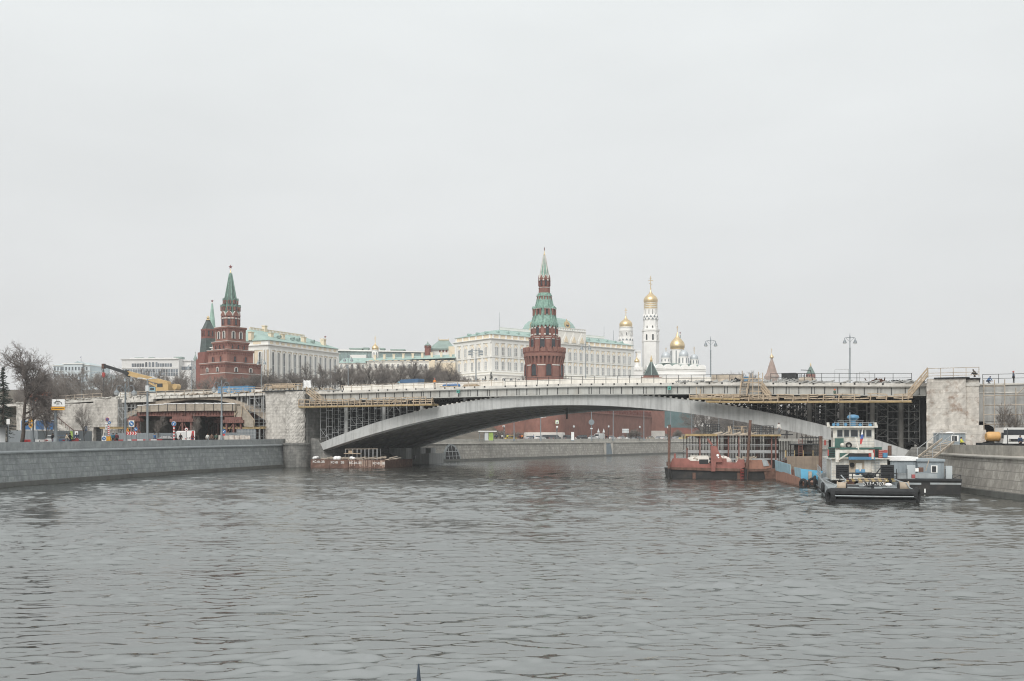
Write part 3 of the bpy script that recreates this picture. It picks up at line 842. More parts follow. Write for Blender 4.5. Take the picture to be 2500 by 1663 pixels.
barrier('white concrete barrier along the side span, behind the yellow crane',BU(365,6),BU(640,6),6.0,1.15,'slab')
barrier('weathered timber hoarding on the deck beside the steep stair',BU(1737,5),BU(1810,5),5.0,1.55,'wood_grey',8)
K['bluetarp']=MAT('blue_sheet',(.10,.25,.42),.6,var=.2,scale=1.0,dirt=(.3,.42,.5),damt=.4)
# support structure under the side span
t=onb('support_frame','rust red steel support frame under the side span, beneath the boarded beam','support frame')
def R2(x,y,v): px=250+x/5.238;py=850+y/5.238;return BU(px,v),BZ(px,py,v)
for v in (-2.6,3,12,22):
 m=MB()
 for xa,xb in ((450,1030),(1080,1690)):
  u0,z0=R2(xa,870,-2.6);u1,z1=R2(xb,872,-2.6)
  m.bx(u0,u1,v,v+.12,z0,z0+.95);m.bx(u0,u1,v-.2,v+.3,z0,z0+.1);m.bx(u0,u1,v-.2,v+.3,z0+.86,z0+.95)
  n=int((u1-u0)/.75)
  for i in range(n): m.bx(u0+i*.75,u0+i*.75+.06,v-.18,v,z0+.1,z0+.86)
 m.build('girder',K['redsteel'],t)
for xa,xb,yt,yb in ((335,500,872,940),(880,1180,872,945),(1550,1815,880,960)):
 u0,z0=R2(xa,yb,-2.6);u1,z1=R2(xb,yt,-2.6)
 for v in (-3.0,10,20):
  m=MB();m.bx(u0,u1,v,v+1.0,z0,z0+.62);m.bx(u0+.5,u1-.5,v+.1,v+.9,z0+.62,z1)
  for i in range(int((u1-u0)/.5)): m.bx(u0+i*.5,u0+i*.5+.06,v-.05,v,z0+.06,z0+.58)
  m.build('head_beam',K['redsteel'],t)
  k=3 if u1-u0 < 9 else 4
  for u in frange(u0+.8,u1-.8,k):
   m=MB();m.bx(u-.16,u+.16,v+.2,v+.55,4.4,z0);m.build('column',K['redsteel'],t)
  m=MB();c0=(u0+u1)/2
  m.bar((c0-.2,v+.4,z0),(c0-2.4,v+.4,4.9),.12);m.bar((c0+.2,v+.4,z0),(c0+2.4,v+.4,4.9),.12);m.build('brace',K['redsteel'],t)
# boarded formwork beam
t=onb('formwork_beam','long boarded formwork beam with dark straps over the red steel frame','formwork')
u0,zb=R2(450,820,-3.2);u1,_=R2(1692,822,-3.2)
us=frange(u0,u1,12)
zt2=lambda u: zb+1.33+.22*(1-((u-(u0+u1)/2)/((u1-u0)/2))**2)
zb2=lambda u: zb+.12*(1-((u-(u0+u1)/2)/((u1-u0)/2))**2)
K['boards']=BLOCKS('form_boards',(.42,.37,.30),(.50,.44,.36),(.25,.21,.17),3.0,.28,.015,dirt=(.3,.25,.2),damt=.5,offs=.3)
m=MB();m.strip([(u,zb2(u)) for u in us],[(u,zt2(u)) for u in us],-3.2,-1.6);m.build('boarding',K['boards'],t)
m=MB()
for u in frange(u0+1.0,u1-.5,11): m.bx(u-.05,u+.05,-3.28,-3.2,zb2(u),zt2(u));
m.each('strap',K['dark'],t)
m=MB()
for ua_,ub2 in zip(frange(u0,u1,40)[:-1],frange(u0,u1,40)[1:]):
 m.bar((ua_,-2.9,zt2(ua_)+rr.uniform(-.02,.1)),(ub2,-2.9,zt2(ub2)+rr.uniform(-.02,.12)),.8,.14)
m.build('snow_cover',K['snow'],t)
m=MB();pl=[R2(x,y,-2.4) for x,y in ((1700,745),(1800,742),(1940,920),(1930,1012),(1818,1002),(1800,900),(1690,870))]
m.extr(pl,'y',-2.6,-2.3);o=m.build('end_panel',K['boards'],t)
m=MB();
for x0,y0,x1,y1 in ((1690,730,1690,880),(1790,735,1775,880),(1720,810,1690,870),(1800,742,1945,925),(1945,925,1935,1015)):
 a=R2(x0,y0,-2.8);b=R2(x1,y1,-2.8);m.bar((a[0],-2.8,a[1]),(b[0],-2.8,b[1]),.12)
m.each('end_prop',K['wood'],t)
for lbl,xa,xb in (('yellow beams on props at the right end of the side span, beside the left pier',1570,2035),('yellow beams on props at the left end of the side span, over the roller shutter',-10,285)):
 t=onb('prop_platform',lbl,'prop platform','yellow beam platforms in the side span')
 u0,z0=R2(xa,1025,-2);u1,z1=R2(xb,1025,-2)
 m=MB()
 for v in (-2.4,-1.2,0): m.bar((u0,v,z0),(u1,v,z0),.18,.26)
 for u in frange(u0,u1,6): m.bx(u-.08,u+.08,-2.5,.3,z0+.13,z0+.3)
 m.build('beams',K['yellow_beam'],t)
 m=MB()
 for u in frange(u0+.3,u1-.3,7):
  for v in (-2.2,-.2): m.cyl((u,v,4.4),(u,v,z0),.05,n=6)
 m.each('prop',K['scaf'],t)
# ------------------------------------------------------------------ the fortress and the city behind the bridge
K['brick']=MAT('red_brick',(.26,.125,.097),.9,var=.16,scale=.35,dirt=(.175,.088,.072),damt=.75,dscale=.3,streak=.2)
K['brick_old']=MAT('dull_red_brick',(.23,.085,.065),.9,var=.16,scale=.4,dirt=(.15,.065,.055),damt=.6,dscale=.25,streak=.25)
K['brick_trim']=MAT('brick_trim',(.19,.072,.056),.9,var=.12)
K['trim']=MAT('white_stone_trim',(.60,.57,.53),.8,var=.08)
K['tile']=MAT('green_spire_tile',(.19,.32,.26),.6,var=.3,scale=1.6,dirt=(.34,.46,.40),damt=.6,dscale=1.2)
K['tile_dark']=MAT('dark_green_spire_tile',(.10,.155,.13),.6,var=.3,scale=1.2,dirt=(.17,.23,.20),damt=.5,dscale=.8)
K['tile_black']=MAT('blackish_green_tile',(.06,.082,.076),.5,var=.35,scale=1.0)
K['copper']=MAT('pale_green_roof',(.30,.41,.37),.7,var=.1,scale=.3,dirt=(.34,.43,.40),damt=.4,dscale=.2)
K['greyroof']=MAT('grey_green_roof',(.23,.30,.27),.6,var=.12,scale=.3)
K['plaster']=MAT('white_plaster',(.80,.79,.75),.85,var=.04,scale=.3,dirt=(.66,.65,.6),damt=.4,dscale=.15)
K['cream']=MAT('cream_plaster',(.74,.635,.475),.85,var=.06,scale=.5)
K['ivory']=MAT('ivory_plaster',(.80,.775,.71),.85,var=.05,scale=.3)
K['limewash']=MAT('limewashed_stone',(.82,.805,.775),.85,var=.04,scale=.3,dirt=(.68,.68,.67),damt=.4,dscale=.12)
K['gold']=MAT('gilding',(.72,.56,.33),.42,metal=1.0,var=.1,scale=.8)
K['silver']=MAT('silver_dome',(.50,.53,.55),.5,metal=.3,var=.06)
K['star']=MAT('ruby_star',(.16,.03,.03),.3,var=.1)
K['glasspane']=MAT('pale_window_glass',(.15,.17,.19),.2,var=.3,scale=.8,rnd=.55)
K['glassgreen']=MAT('greenish_glazing',(.25,.33,.32),.25,var=.12)
def ngon_ring(m,r0,z0,r1,z1,n,rot): m.lathe([(r0,z0),(r1,z1)],n,rot=rot)
def star5(name,r,z,parent,rz=0.0,finial=2.2):
 m=MB();pts=[]
 for i in range(10):
  a=PI/2+i*PI/5;q=r if i % 2 == 0 else r*.42
  pts.append((q*math.cos(a),q*math.sin(a)))
 vs=[(x,0,y) for x,y in pts]+[(0,-r*.16,0),(0,r*.16,0)]
 fs=[]
 for i in range(10): fs += [(i,(i+1) % 10,10),((i+1) % 10,i,11)]
 m.add(vs,fs);o=m.build(name,K['star'],parent);o.location=(0,0,z+finial+r*.8);o.rotation_euler=(0,0,rz)
 m=MB();m.lathe([(r*.30,0),(r*.34,finial*.25),(r*.14,finial*.4),(r*.16,finial*.7),(r*.05,finial),(r*.04,finial+r*.35)],10,z0=z)
 m.build('gilded_finial',K['gold'],parent,smooth=True)
def arch_poly(w,h,n=7):
 r=w/2
 return [(-r,0),(r,0)]+[(r*math.cos(PI*i/n),h-r+r*math.sin(PI*i/n)) for i in range(n+1)]
def arched_window(w,h,trim,glass,t=.22,depth=.25,mull=True):
 """surround + glass as one mesh facing -y, stands on z = 0"""
 m=MB()
 m.k=0;o=arch_poly(w+2*t,h+t);i=arch_poly(w,h)
 n=len(o)
 vs=[(x,-depth,z) for x,z in o]+[(x,-depth,z) for x,z in i]+[(x,0,z) for x,z in o]+[(x,-.05,z) for x,z in i]
 fs=[]
 for a in range(n):
  b=(a+1) % n
  fs += [(a,b,n+b,n+a),(a,2*n+a,2*n+b,b),(n+a,n+b,3*n+b,3*n+a)]
 m.add(vs,fs)
 m.k=1;m.extr(i,'y',-.06,.02)
 if mull:
  m.k=0;m.bx(-w*.05,w*.05,-.14,-.06,0,h-w*.1);m.bx(-w/2,w/2,-.13,-.06,h*.58,h*.58+w*.08)
 o=m.build('window',[trim,glass]);return o
PROTO=[]
def place_windows(proto,parent,spots,name='window',scale=None):
 """spots: (x, y, z, rz)"""
 for k,(x,y,z,rz) in enumerate(spots):
  if proto.parent is None and not proto.get('used'):
   proto['used']=1;proto.parent=parent;proto.location=(x,y,z);proto.rotation_euler=(0,0,rz);proto.name=name
   if scale: proto.scale=scale
   del proto['used']
  else: part(proto,name,parent,(x,y,z),rz,scale)
# ---- the stepped square gate tower on the left
d=375.0
t=thing('gate_tower','stepped square red brick tower with green spire and star, left of the yellow palace','tower',(PX(563,d),d,0),RAD(51))
mp=d/F
def zz(y): return PZ(y,d)
def tier(name,a,z0,z1,mat='brick',cor=.35,merl=False):
 m=MB();h=a/2
 m.bx(-h,h,-h,h,z0,z1-.9)
 m.frus(0,0,z1-.9,z1-.45,h,h,h+cor,h+cor);m.bx(-h-cor,h+cor,-h-cor,h+cor,z1-.45,z1)
 o=m.build(name,K[mat],t)
 m=MB();m.bx(-h-cor-.06,h+cor+.06,-h-cor-.06,h+cor+.06,z1+.002,z1+.16);m.build('snowy_ledge',K['trim'],t)
 m=MB();n=int(a/.9)
 for i in range(n):
  q=-h+(i+.5)*a/n
  for c in ((q-.16,q+.16,-h-cor*.8,-h),(q-.16,q+.16,h,h+cor*.8)): m.bx(*c,z1-1.6,z1-.8)
  for c in ((-h-cor*.8,-h,q-.16,q+.16),(h,h+cor*.8,q-.16,q+.16)): m.bx(*c,z1-1.6,z1-.8)
 m.each('corbel',K['brick_trim'],t)
tier('lower_tier',15.7,4,zz(889.5));tier('second_tier',11.7,zz(889.5),zz(857.5));tier('third_tier',9.3,zz(857.5),zz(836.8));tier('fourth_tier',7.9,zz(836.8),zz(801))
def tower_windows(spec,trim='brick_trim',glass='glass'):
 for a,y,w,h,nq,tr in spec:
  pr=arched_window(w,h,K[tr],K[glass],t=.28,mull=False)
  sp=[]
  for i in range(nq):
   q=(-.5+(i+.5)/nq)*a*.82
   sp += [(q,-a/2-.02,zz(y),0),(-a/2-.02,q,zz(y),-PI/2)]
  place_windows(pr,t,sp)
tower_windows([(15.7,911,.95,1.5,2,'trim'),(11.7,885.5,1.0,1.9,2,'brick_trim'),(9.3,853.5,.8,1.5,3,'brick_trim'),(7.9,829,1.0,2.6,2,'trim')])
m=MB();m.bx(-7.95,7.95,-7.95,7.95,zz(915.5),zz(914));m.build('string_course',K['trim'],t)
r0=22.4*mp
o8=PI/8
m=MB();m.lathe([(r0,zz(801)),(r0,zz(779.5)),(r0*1.06,zz(779)),(r0*1.06,zz(777)),(r0,zz(776.5)),(r0,zz(771))],8,rot=o8);m.build('octagon',K['brick'],t)
m=MB()
pr=arched_window(1.15,3.3,K['brick_trim'],K['glass'],t=.25,mull=False)
place_windows(pr,t,[(math.sin(a)*r0*.93,-math.cos(a)*r0*.93,zz(795),a) for a in (RAD(-90),RAD(-45),0,RAD(45),RAD(90),RAD(135))],'belfry_opening')
m=MB();m.lathe([(r0*1.02,zz(781)),(r0*1.08,zz(780)),(r0*1.08,zz(777.8)),(r0*1.02,zz(777))],8,rot=o8);m.build('belt',K['trim'],t)
def keel(w,h):
 return [(-w/2,0),(w/2,0),(w/2*.92,h*.30),(w/2*.62,h*.52),(w*.16,h*.74),(0,h),(-w*.16,h*.74),(-w/2*.62,h*.52),(-w/2*.92,h*.30)]
def gable(w,h,front,rim):
 m=MB();m.k=0;m.extr(keel(w*.86,h*.86),'y',-.12,.5);m.k=1;m.extr(keel(w,h),'y',-.05,.45);return m.build('gable',[front,rim])
gp=gable(2*r0*math.sin(o8)*1.04,15.5*mp,K['brick'],K['trim'])
place_windows(gp,t,[(math.sin(a)*r0*.97,-math.cos(a)*r0*.97,zz(773),a) for a in [k*PI/4 for k in range(8)]],'gable')
m=MB();m.lathe([(r0*.97,zz(772)),(r0*.84,zz(757)),(r0*.70,zz(742)),(r0*.55,zz(722)),(r0*.30,zz(690)),(r0*.12,zz(668)),(.3,zz(666))],8,rot=o8);m.build('tent_spire',K['tile_dark'],t)
m=MB()
for k in range(8):
 a=o8+k*PI/4
 m.bar((math.cos(a)*r0*.975,math.sin(a)*r0*.975,zz(772)),(math.cos(a)*r0*.13,math.sin(a)*r0*.13,zz(668)),.22)
m.build('spire_ribs',K['tile'],t)
def dormer(w,h,dpt):
 m=MB();m.k=0;m.bx(-w/2,w/2,-dpt,dpt,0,h*.6);m.k=1;m.extr([(-w/2-.08,h*.6),(w/2+.08,h*.6),(0,h)],'y',-dpt-.08,dpt);m.k=2;m.extr([(x,z+h*.08) for x,z in arch_poly(w*.5,h*.46)],'y',-dpt-.03,-dpt+.1)
 return m.build('dormer',[K['brick'],K['tile_dark'],K['glass']])
dp=dormer(1.25,2.4,.9);place_windows(dp,t,[(math.sin(a)*r0*.80,-math.cos(a)*r0*.80,zz(760),a) for a in [k*PI/4 for k in range(8)]],'dormer')
dp=dormer(1.0,2.2,.7);place_windows(dp,t,[(math.sin(a)*r0*.62,-math.cos(a)*r0*.62,zz(743),a) for a in [k*PI/4 for k in range(8)]],'dormer')
star5('star',5.6*mp,zz(667),t,RAD(-51) ,11*mp)
# ---- two towers close behind it
d=430.0;mp=d/F
t=thing('wall_tower','slim red brick tower with a dark green tent, left of the stepped tower','tower',(PX(508,d),d,0),RAD(45))
k=mp/2.0
m=MB();m.bx(-42*k,42*k,-42*k,42*k,10,zz(878));m.bx(-36*k,36*k,-36*k,36*k,zz(878),zz(861));m.build('body',K['brick_old'],t)
m=MB();m.frus(0,0,zz(861),zz(827),29*k,29*k,24*k,24*k);m.build('lower_tent',K['tile_black'],t)
m=MB();m.bx(-24*k,24*k,-24*k,24*k,zz(827),zz(804));m.bx(-25.5*k,25.5*k,-25.5*k,25.5*k,zz(807),zz(804.5));m.build('lantern',K['brick_old'],t)
pr=arched_window(.8,2.2,K['brick_trim'],K['glass'],t=.15,mull=False)
place_windows(pr,t,[(q,-24*k-.02,zz(821),0) for q in (-.9,.9)]+[(-24*k-.02,q,zz(821),-PI/2) for q in (-.9,.9)])
m=MB();m.frus(0,0,zz(804),zz(782),22*k,22*k,7*k,7*k);m.build('upper_tent',K['tile_black'],t)
m=MB();m.lathe([(1.1,zz(782)),(.5,zz(779)),(.7,zz(776)),(.1,zz(771))],10);m.build('gilded_finial',K['gold'],t)
d=560.0;mp=d/F
t=thing('wall_tower','tall needle thin pale green spire with a small star, behind the slim brick tower','tower',(PX(518,d),d,0))
m=MB();m.lathe([(17*mp,10),(17*mp,zz(850)),(15*mp,zz(840)),(8.5*mp,zz(805)),(4.5*mp,zz(765)),(.4,zz(741))],8,rot=o8);m.build('tent_spire',MAT('pale_green_tile',(.27,.42,.35),.6,var=.15,scale=.4),t)
star5('star',3.8*mp,zz(742),t,.3,4*mp)
# ---- yellow and white museum palace with tall arched bays
t=thing('museum_palace','long yellow and white palace with tall arched windows, right of the stepped tower','palace',(PX(655,400),400,0),math.atan2(41,21))
LA,DA=46.0,30.0
m=MB();m.bx(0,LA,0,DA,15,42.3);m.build('wall',K['cream'],t)
m=MB();m.bx(-.25,LA+.25,-.25,DA+.25,42.3,42.9);m.bx(-.7,LA+.7,-.7,DA+.7,42.9,43.3);m.bx(-.15,LA+.15,-.15,DA+.15,38.9+2.2,42.3);m.build('cornice',K['plaster'],t)
m=MB();m.bx(.1,LA-.1,.1,DA-.1,43.3,44.9);
m.build('attic',K['plaster'],t)
m=MB()
for i in range(13): m.bx(1.2+i*3.46,3.0+i*3.46,-.0,.2,43.6,44.6)
for i in range(4): m.bx(0,.2,4+i*7,8+i*7,43.6,44.6)
m.build('attic_panels',K['cream'],t)
m=MB();m.bx(-.4,LA+.4,-.4,DA+.4,44.9,45.05)
vs=[(-.4,-.4,45.05),(LA+.4,-.4,45.05),(LA+.4,DA+.4,45.05),(-.4,DA+.4,45.05),(6,DA/2,50.6),(LA-5,DA/2,50.6)]
m.add(vs,[(0,1,5,4),(1,2,5),(2,3,4,5),(3,0,4),(0,3,2,1)]);m.build('roof',K['copper'],t)
m=MB()
for i in range(40): x=6+i*(LA-11)/39;m.bx(x-.15,x+.15,DA/2-.15,DA/2+.15,50.4,51.3)
m.bx(6,LA-5,DA/2-.25,DA/2+.25,51.3,51.55);m.build('ridge_balustrade',K['cream'],t)
for x,y,z,h in ((15,15,50.5,2.2),(8.5,6,46.6,2.0),(14,4.6,46.2,2.4),(27,4,46.2,2.3),(40,3.5,46,2.6),(44,7,46.8,2.6),(-.0,9,46.0,2.4)):
 m=MB();m.bx(x-.8,x+.8,y-.8,y+.8,z-.8,z+h);m.bx(x-1.0,x+1.0,y-1.0,y+1.0,z+h,z+h+.3);m.build('chimney',K['cream'],t)
m=MB();m.bx(-.5,.5,-.9,.9,0,.75);m.extr([(-.6,.75),(.6,.75),(0,1.3)],'y',-.95,.9);dm=m.build('dormer',K['greyroof'])
place_windows(dm,t,[(x,4.2,46.9,0) for x in (11.5,20,23.5,33.5)],'dormer')
pr=arched_window(1.35,13.0,K['plaster'],K['glasspane'],t=.45,depth=.35)
place_windows(pr,t,[(2.6+i*3.4,0,27.3,0) for i in range(13)]+[(0,4.0+i*6.5,27.3,-PI/2) for i in range(4)])
m=MB()
for i in range(14):
 x=.9+i*3.4
 for q in (-.42,.42) if i in (0,13) else (0,): m.cyl((x+q,-.25,22),(x+q,-.25,41),.36,n=8)
 m.bx(x-.8,x+.8,-.5,0,41,41.3)
for i in range(5):
 y=.9+i*6.6
 m.cyl((-.25,y,22),(-.25,y,41),.42,n=8);m.cyl((-.25,y+1.3,22),(-.25,y+1.3,41),.42,n=8)
m.build('columns',K['plaster'],t,smooth=True)
m=MB();m.bx(-.3,LA+.3,-.3,DA,15,24);m.build('plinth',K['ivory'],t)
# small tower with star beyond its far end
d=640.0;mp=d/F
t=thing('wall_tower','tiny dark spire with a star over the far end of the yellow palace','tower',(PX(794,d),d,0))
m=MB();m.lathe([(6*mp,15),(6*mp,zz(855)),(3.4*mp,zz(848)),(.3,zz(829))],8);m.build('tent_spire',K['tile_dark'],t)
star5('star',3.4*mp,zz(829),t,.2,4*mp)
# ---- low residence wing and what stands behind it
dW=490.0
def zW(y): return PZ(y,dW)
t=thing('residence_wing','low ivory building with long pale green roof between the two palaces, behind bare trees','building',(PX(826,dW),dW,0),0)
w1=PX(896,dW)-PX(826,dW);w2=PX(1112,dW)-PX(826,dW)
m=MB();m.bx(0,w1,2,14,15,zW(887));m.bx(w1,w2,0,14,15,zW(883));m.build('wall',K['ivory'],t)
m=MB();m.bx(-.3,w1,1.6,14,zW(887),zW(885.5));m.bx(w1-.3,w2,-.4,14,zW(883),zW(878)-.6);m.build('cornice',K['plaster'],t)
m=MB()
m.add([(-.3,1.4,zW(885.5)),(w1+3,1.4,zW(885.5)),(w1+3,14,zW(885.5)),(-.3,14,zW(885.5)),(1.5,8,zW(871)),(w1+3,8,zW(871))],[(0,1,5,4),(2,3,4,5),(0,4,3),(0,3,2,1),(1,2,5)])
m.add([(w1-1,-.6,zW(882)),(w2,-.6,zW(874)),(w2,15,zW(874)),(w1-1,15,zW(882)),(w1+4,7,zW(871)),(w2,7,zW(862))],[(0,1,5,4),(2,3,4,5),(0,4,3),(0,3,2,1),(1,2,5)])
m.build('roof',K['copper'],t)
for i in range(9):
 x=w1+3.5+i*(w2-w1-6)/8;z=zW(876-i)
 m=MB();m.bx(x-.55,x+.55,2.2,3.4,z-.4,z+1.9);m.bx(x-.7,x+.7,2.1,3.5,z+1.9,z+2.15);m.build('chimney',K['cream'],t)
m=MB()
for i in range(14): x=w1+1+i*(w2-w1)/14.2;m.bx(x,x+1.9,-.44,-.2,zW(882) ,zW(879.5))
m.build('frieze_panels',K['cream'],t)
pr=arched_window(1.0,2.0,K['plaster'],K['glasspane'],t=.22)
place_windows(pr,t,[(w1+1.6+i*2.75,0,zW(899),0) for i in range(15)]+[(1.2+i*2.7,2,zW(899),0) for i in range(5)])
m=MB();m.bx(PX(1048,dW)-PX(826,dW),PX(1062,dW)-PX(826,dW),-1.2,0,15,zW(882));m.bx(PX(1066,dW)-PX(826,dW),w2,-.6,0,15,zW(886));m.build('projecting_bay',K['cream'],t)
d=620.0;mp=d/F
t=thing('congress_hall','wide glass fronted modern hall with flat white roof, rising behind the low green roofed wing','building',(PX(822,d),d,0))
wq=(1052-822)*mp
m=MB();m.bx(0,wq,0,30,15,zz(857));m.build('wall',K['glassgreen'],t)
m=MB();m.add([(-1,-1.2,zz(857)),(wq,-1.2,zz(861)),(wq,30,zz(861)),(-1,30,zz(857)),(-1,-1.2,zz(853.5)),(wq,-1.2,zz(858.5)),(wq,30,zz(858.5)),(-1,30,zz(853.5))],[(0,3,2,1),(4,5,6,7),(0,1,5,4),(1,2,6,5),(2,3,7,6),(3,0,4,7)]);m.build('roof_slab',K['plaster'],t)
m=MB()
for i in range(28): m.bx(i*wq/28,i*wq/28+.28,-.35,0,15,zz(859))
m.build('mullions',K['greyroof'],t)
for a,b,y0,y1 in ((850,880,855,847.5),(884,895,855,846.5),(925,934,856,847.5),(952,984,858,850.5)):
 m=MB();x0=(a-822)*mp;x1=(b-822)*mp;m.bx(x0,x1,6,12,zz(y0)-.5,zz(y1)-.7);m.bx(x0-.5,x1+.5,5.6,12.4,zz(y1)-.7,zz(y1));m.build('roof_plant',K['greyroof'],t)
m=MB();m.bx((860-822)*mp,(898-822)*mp,-8,-1,20,zz(869));m.build('lower_block',K['plaster'],t)
def onion(m,r,z,h,base=None,n=24,c=(0,0)):
 """gilded or silver dome: base radius, bulge r, drawn out to a point at z + h"""
 b=base or r*.86
 m.lathe([(b,z),(r*.97,z+h*.10),(r,z+h*.20),(r*.96,z+h*.32),(r*.82,z+h*.44),(r*.56,z+h*.56),(r*.32,z+h*.66),(r*.16,z+h*.78),(r*.08,z+h*.92),(.06,z+h)],n,c)
def cross(m,z,h,w=.22,c=(0,0)):
 m.ball((c[0],c[1],z+h*.06),h*.06,8)
 m.bx(c[0]-w/2,c[0]+w/2,c[1]-w/2,c[1]+w/2,z,z+h)
 m.bx(c[0]-h*.18,c[0]+h*.18,c[1]-w*.4,c[1]+w*.4,z+h*.66,z+h*.66+w)
 m.bx(c[0]-h*.09,c[0]+h*.09,c[1]-w*.45,c[1]+w*.45,z+h*.82,z+h*.82+w*.9)
 m.bar((c[0]-h*.12,c[1],z+h*.46),(c[0]+h*.12,c[1],z+h*.38),w*.8)
d=520.0;mp=d/F
t=thing('chapel_tower','single gold dome on a white drum rising between the museum palace and the grand palace','church',(PX(916,d),d,0))
m=MB();m.lathe([(8*mp,15),(8*mp,zz(856.5)),(8.6*mp,zz(856)),(8.6*mp,zz(854.5))],24);m.build('drum',K['limewash'],t,smooth=True)
m=MB();onion(m,8.6*mp,zz(854.5),19*mp);m.build('dome',K['gold'],t,smooth=True)
m=MB();cross(m,zz(836),15*mp,.2);m.build('cross',K['gold'],t)
pr=arched_window(.5,2.6,K['limewash'],K['glasspane'],t=.1,mull=False);place_windows(pr,t,[(math.sin(a)*7.95*mp,-math.cos(a)*7.95*mp,zz(873),a) for a in (-.9,-.2,.5,1.1)])
d=560.0;mp=d/F
t=thing('old_palace','steep hipped grey green roof just left of the grand palace','palace',(PX(1052,d),d,0))
m=MB();m.bx(0,60*mp,0,12,15,zz(851));m.build('wall',K['plaster'],t)
m=MB();m.bx(-.8,60*mp,-1.0,13,zz(854),zz(850.5));m.add([(-.8,-1,zz(850.5)),(58*mp,-1,zz(850.5)),(58*mp,13,zz(850.5)),(-.8,13,zz(850.5)),(18*mp,5,zz(829)),(42*mp,5,zz(829)),(42*mp,8,zz(829)),(18*mp,8,zz(829))],[(0,1,5,4),(1,2,6,5),(2,3,7,6),(3,0,4,7),(4,5,6,7)]);m.build('roof',K['greyroof'],t)
m=MB();m.bx(17*mp,43*mp,4.8,5.0,zz(829),zz(827));m.bx(17*mp,17.6*mp,4.8,5.2,zz(829),zz(821));m.bx(42*mp,42.6*mp,4.8,5.2,zz(829),zz(823));m.build('ridge_crest',K['gold'],t)
m=MB()
for i in range(5): m.bx((20+i*8)*mp,(24+i*8)*mp,-.15,0,zz(860),zz(855))
m.build('frieze',K['brick_old'],t)
m=MB();m.bx(44*mp,62*mp,-3,-.5,15,zz(847));m.build('side_block',K['cream'],t)
t=thing('turret','little red brick lookout turret with four openings and green cap, left of the hipped roof','turret',(PX(1046,d),d-4,0))
m=MB();m.lathe([(8*mp,15),(8*mp,zz(851)),(9*mp,zz(850.5)),(9*mp,zz(849))],8,rot=o8);m.build('base',K['brick_old'],t)
m=MB()
for k in range(8): a=o8+k*PI/4;m.cyl((7*mp*math.cos(a),7*mp*math.sin(a),zz(849)),(7*mp*math.cos(a),7*mp*math.sin(a),zz(845.5)),.4,n=6)
m.build('pillars',K['brick_old'],t)
m=MB();m.lathe([(8.6*mp,zz(846)),(8.6*mp,zz(845)),(4*mp,zz(841)),(1.6*mp,zz(840)),(1.4*mp,zz(838)),(.1,zz(835))],8,rot=o8);m.build('cap',K['greyroof'],t)
# ---- grand palace
GC=(PX(1199,470),470.0)
t=thing('grand_palace','huge white and yellow palace with green roof and dome, behind the round corner tower','palace',(*GC,0),math.atan2(60,74.5))
LP,DP=95.7,29.5
zc=52.7
m=MB();m.bx(0,LP,0,DP,12,zc-.5);m.build('wall',K['ivory'],t)
m=MB();m.bx(-.5,LP+.5,-.5,DP+.5,zc-.5,zc-.2);m.bx(-1.0,LP+1,-1.0,DP+1,zc-.2,zc+.12)
m.bx(-.3,LP+.3,-.3,DP+.3,zc-2.0,zc-.5)
m.build('cornice',K['plaster'],t)
for z in (44.0,37.2):
 m=MB();m.bx(-.45,LP+.45,-.45,DP+.45,z-.25,z+.35);m.build('string_course',K['plaster'],t)
m=MB();m.bx(.2,LP-.2,.2,DP-.2,zc+.12,zc+1.9);m.build('attic',K['cream'],t)
nb=24;bw=(LP-2.4)/nb
m=MB()
for i in range(nb+1):
 x=1.2+i*bw
 m.bx(x-.5,x+.5,-.05,.25,zc+.12,zc+1.9)
for i in range(6):
 y=1.2+i*(DP-2.4)/5;m.bx(-.05,.25,y-.5,y+.5,zc+.12,zc+1.9)
m.bx(0,LP,0,.3,zc+1.9,zc+2.1);m.bx(0,.3,0,DP,zc+1.9,zc+2.1)
m.build('attic_piers',K['plaster'],t)
for i in range(nb+1):
 x=1.2+i*bw;w=.62 if i not in (0,nb) else 1.1
 m=MB();
 for z0,z1 in ((37.6,43.7),(44.4,zc-2)): m.bx(x-w,x+w,-.32,0,z0,z1)
 m.build('pilaster',K['plaster'],t)
for i in range(6):
 y=1.2+i*(DP-2.4)/5;w=.8
 m=MB()
 for z0,z1 in ((37.6,43.7),(44.4,zc-2)): m.bx(-.32,0,y-w,y+w,z0,z1)
 m.build('pilaster',K['plaster'],t)
def palace_window():
 m=MB();m.k=0
 m.extr([(-1.05,-.1),(1.05,-.1),(1.05,4.1),(-1.05,4.1)],'y',-.12,0)
 m.k=2;m.extr([(x,z+3.9) for x,z in keel(2.3,1.9)],'y',-.22,0)
 m.k=0;m.extr([(x,z+3.95) for x,z in keel(1.2,1.0)],'y',-.32,-.2)
 m.bx(-.13,.13,-.3,-.1,0,3.9);m.bx(-1.0,-.8,-.3,-.1,0,3.9);m.bx(.8,1.0,-.3,-.1,0,3.9);m.bx(-1.15,1.15,-.34,-.1,-.2,0);m.bx(-1.1,1.1,-.3,-.1,3.75,3.95)
 m.k=1
 for c in (-.47,.47):
  m.extr([(x+c,z+.02) for x,z in arch_poly(.62,3.6)],'y',-.2,-.1)
 m.k=0
 for c in (-.47,.47): m.bx(c-.04,c+.04,-.24,-.2,0,3.4);m.bx(c-.3,c+.3,-.24,-.2,1.9,2.0)
 return m.build('window',[K['plaster'],K['glasspane'],K['cream']])
pw=palace_window()
sp=[]
for i in range(nb):
 x=1.2+(i+.5)*bw
 sp += [(x,0,38.1,0),(x,0,44.9,0)]
for i in range(5):
 y=1.2+(i+.5)*(DP-2.4)/5;sp += [(0,y,38.1,-PI/2),(0,y,44.9,-PI/2)]
place_windows(pw,t,sp)
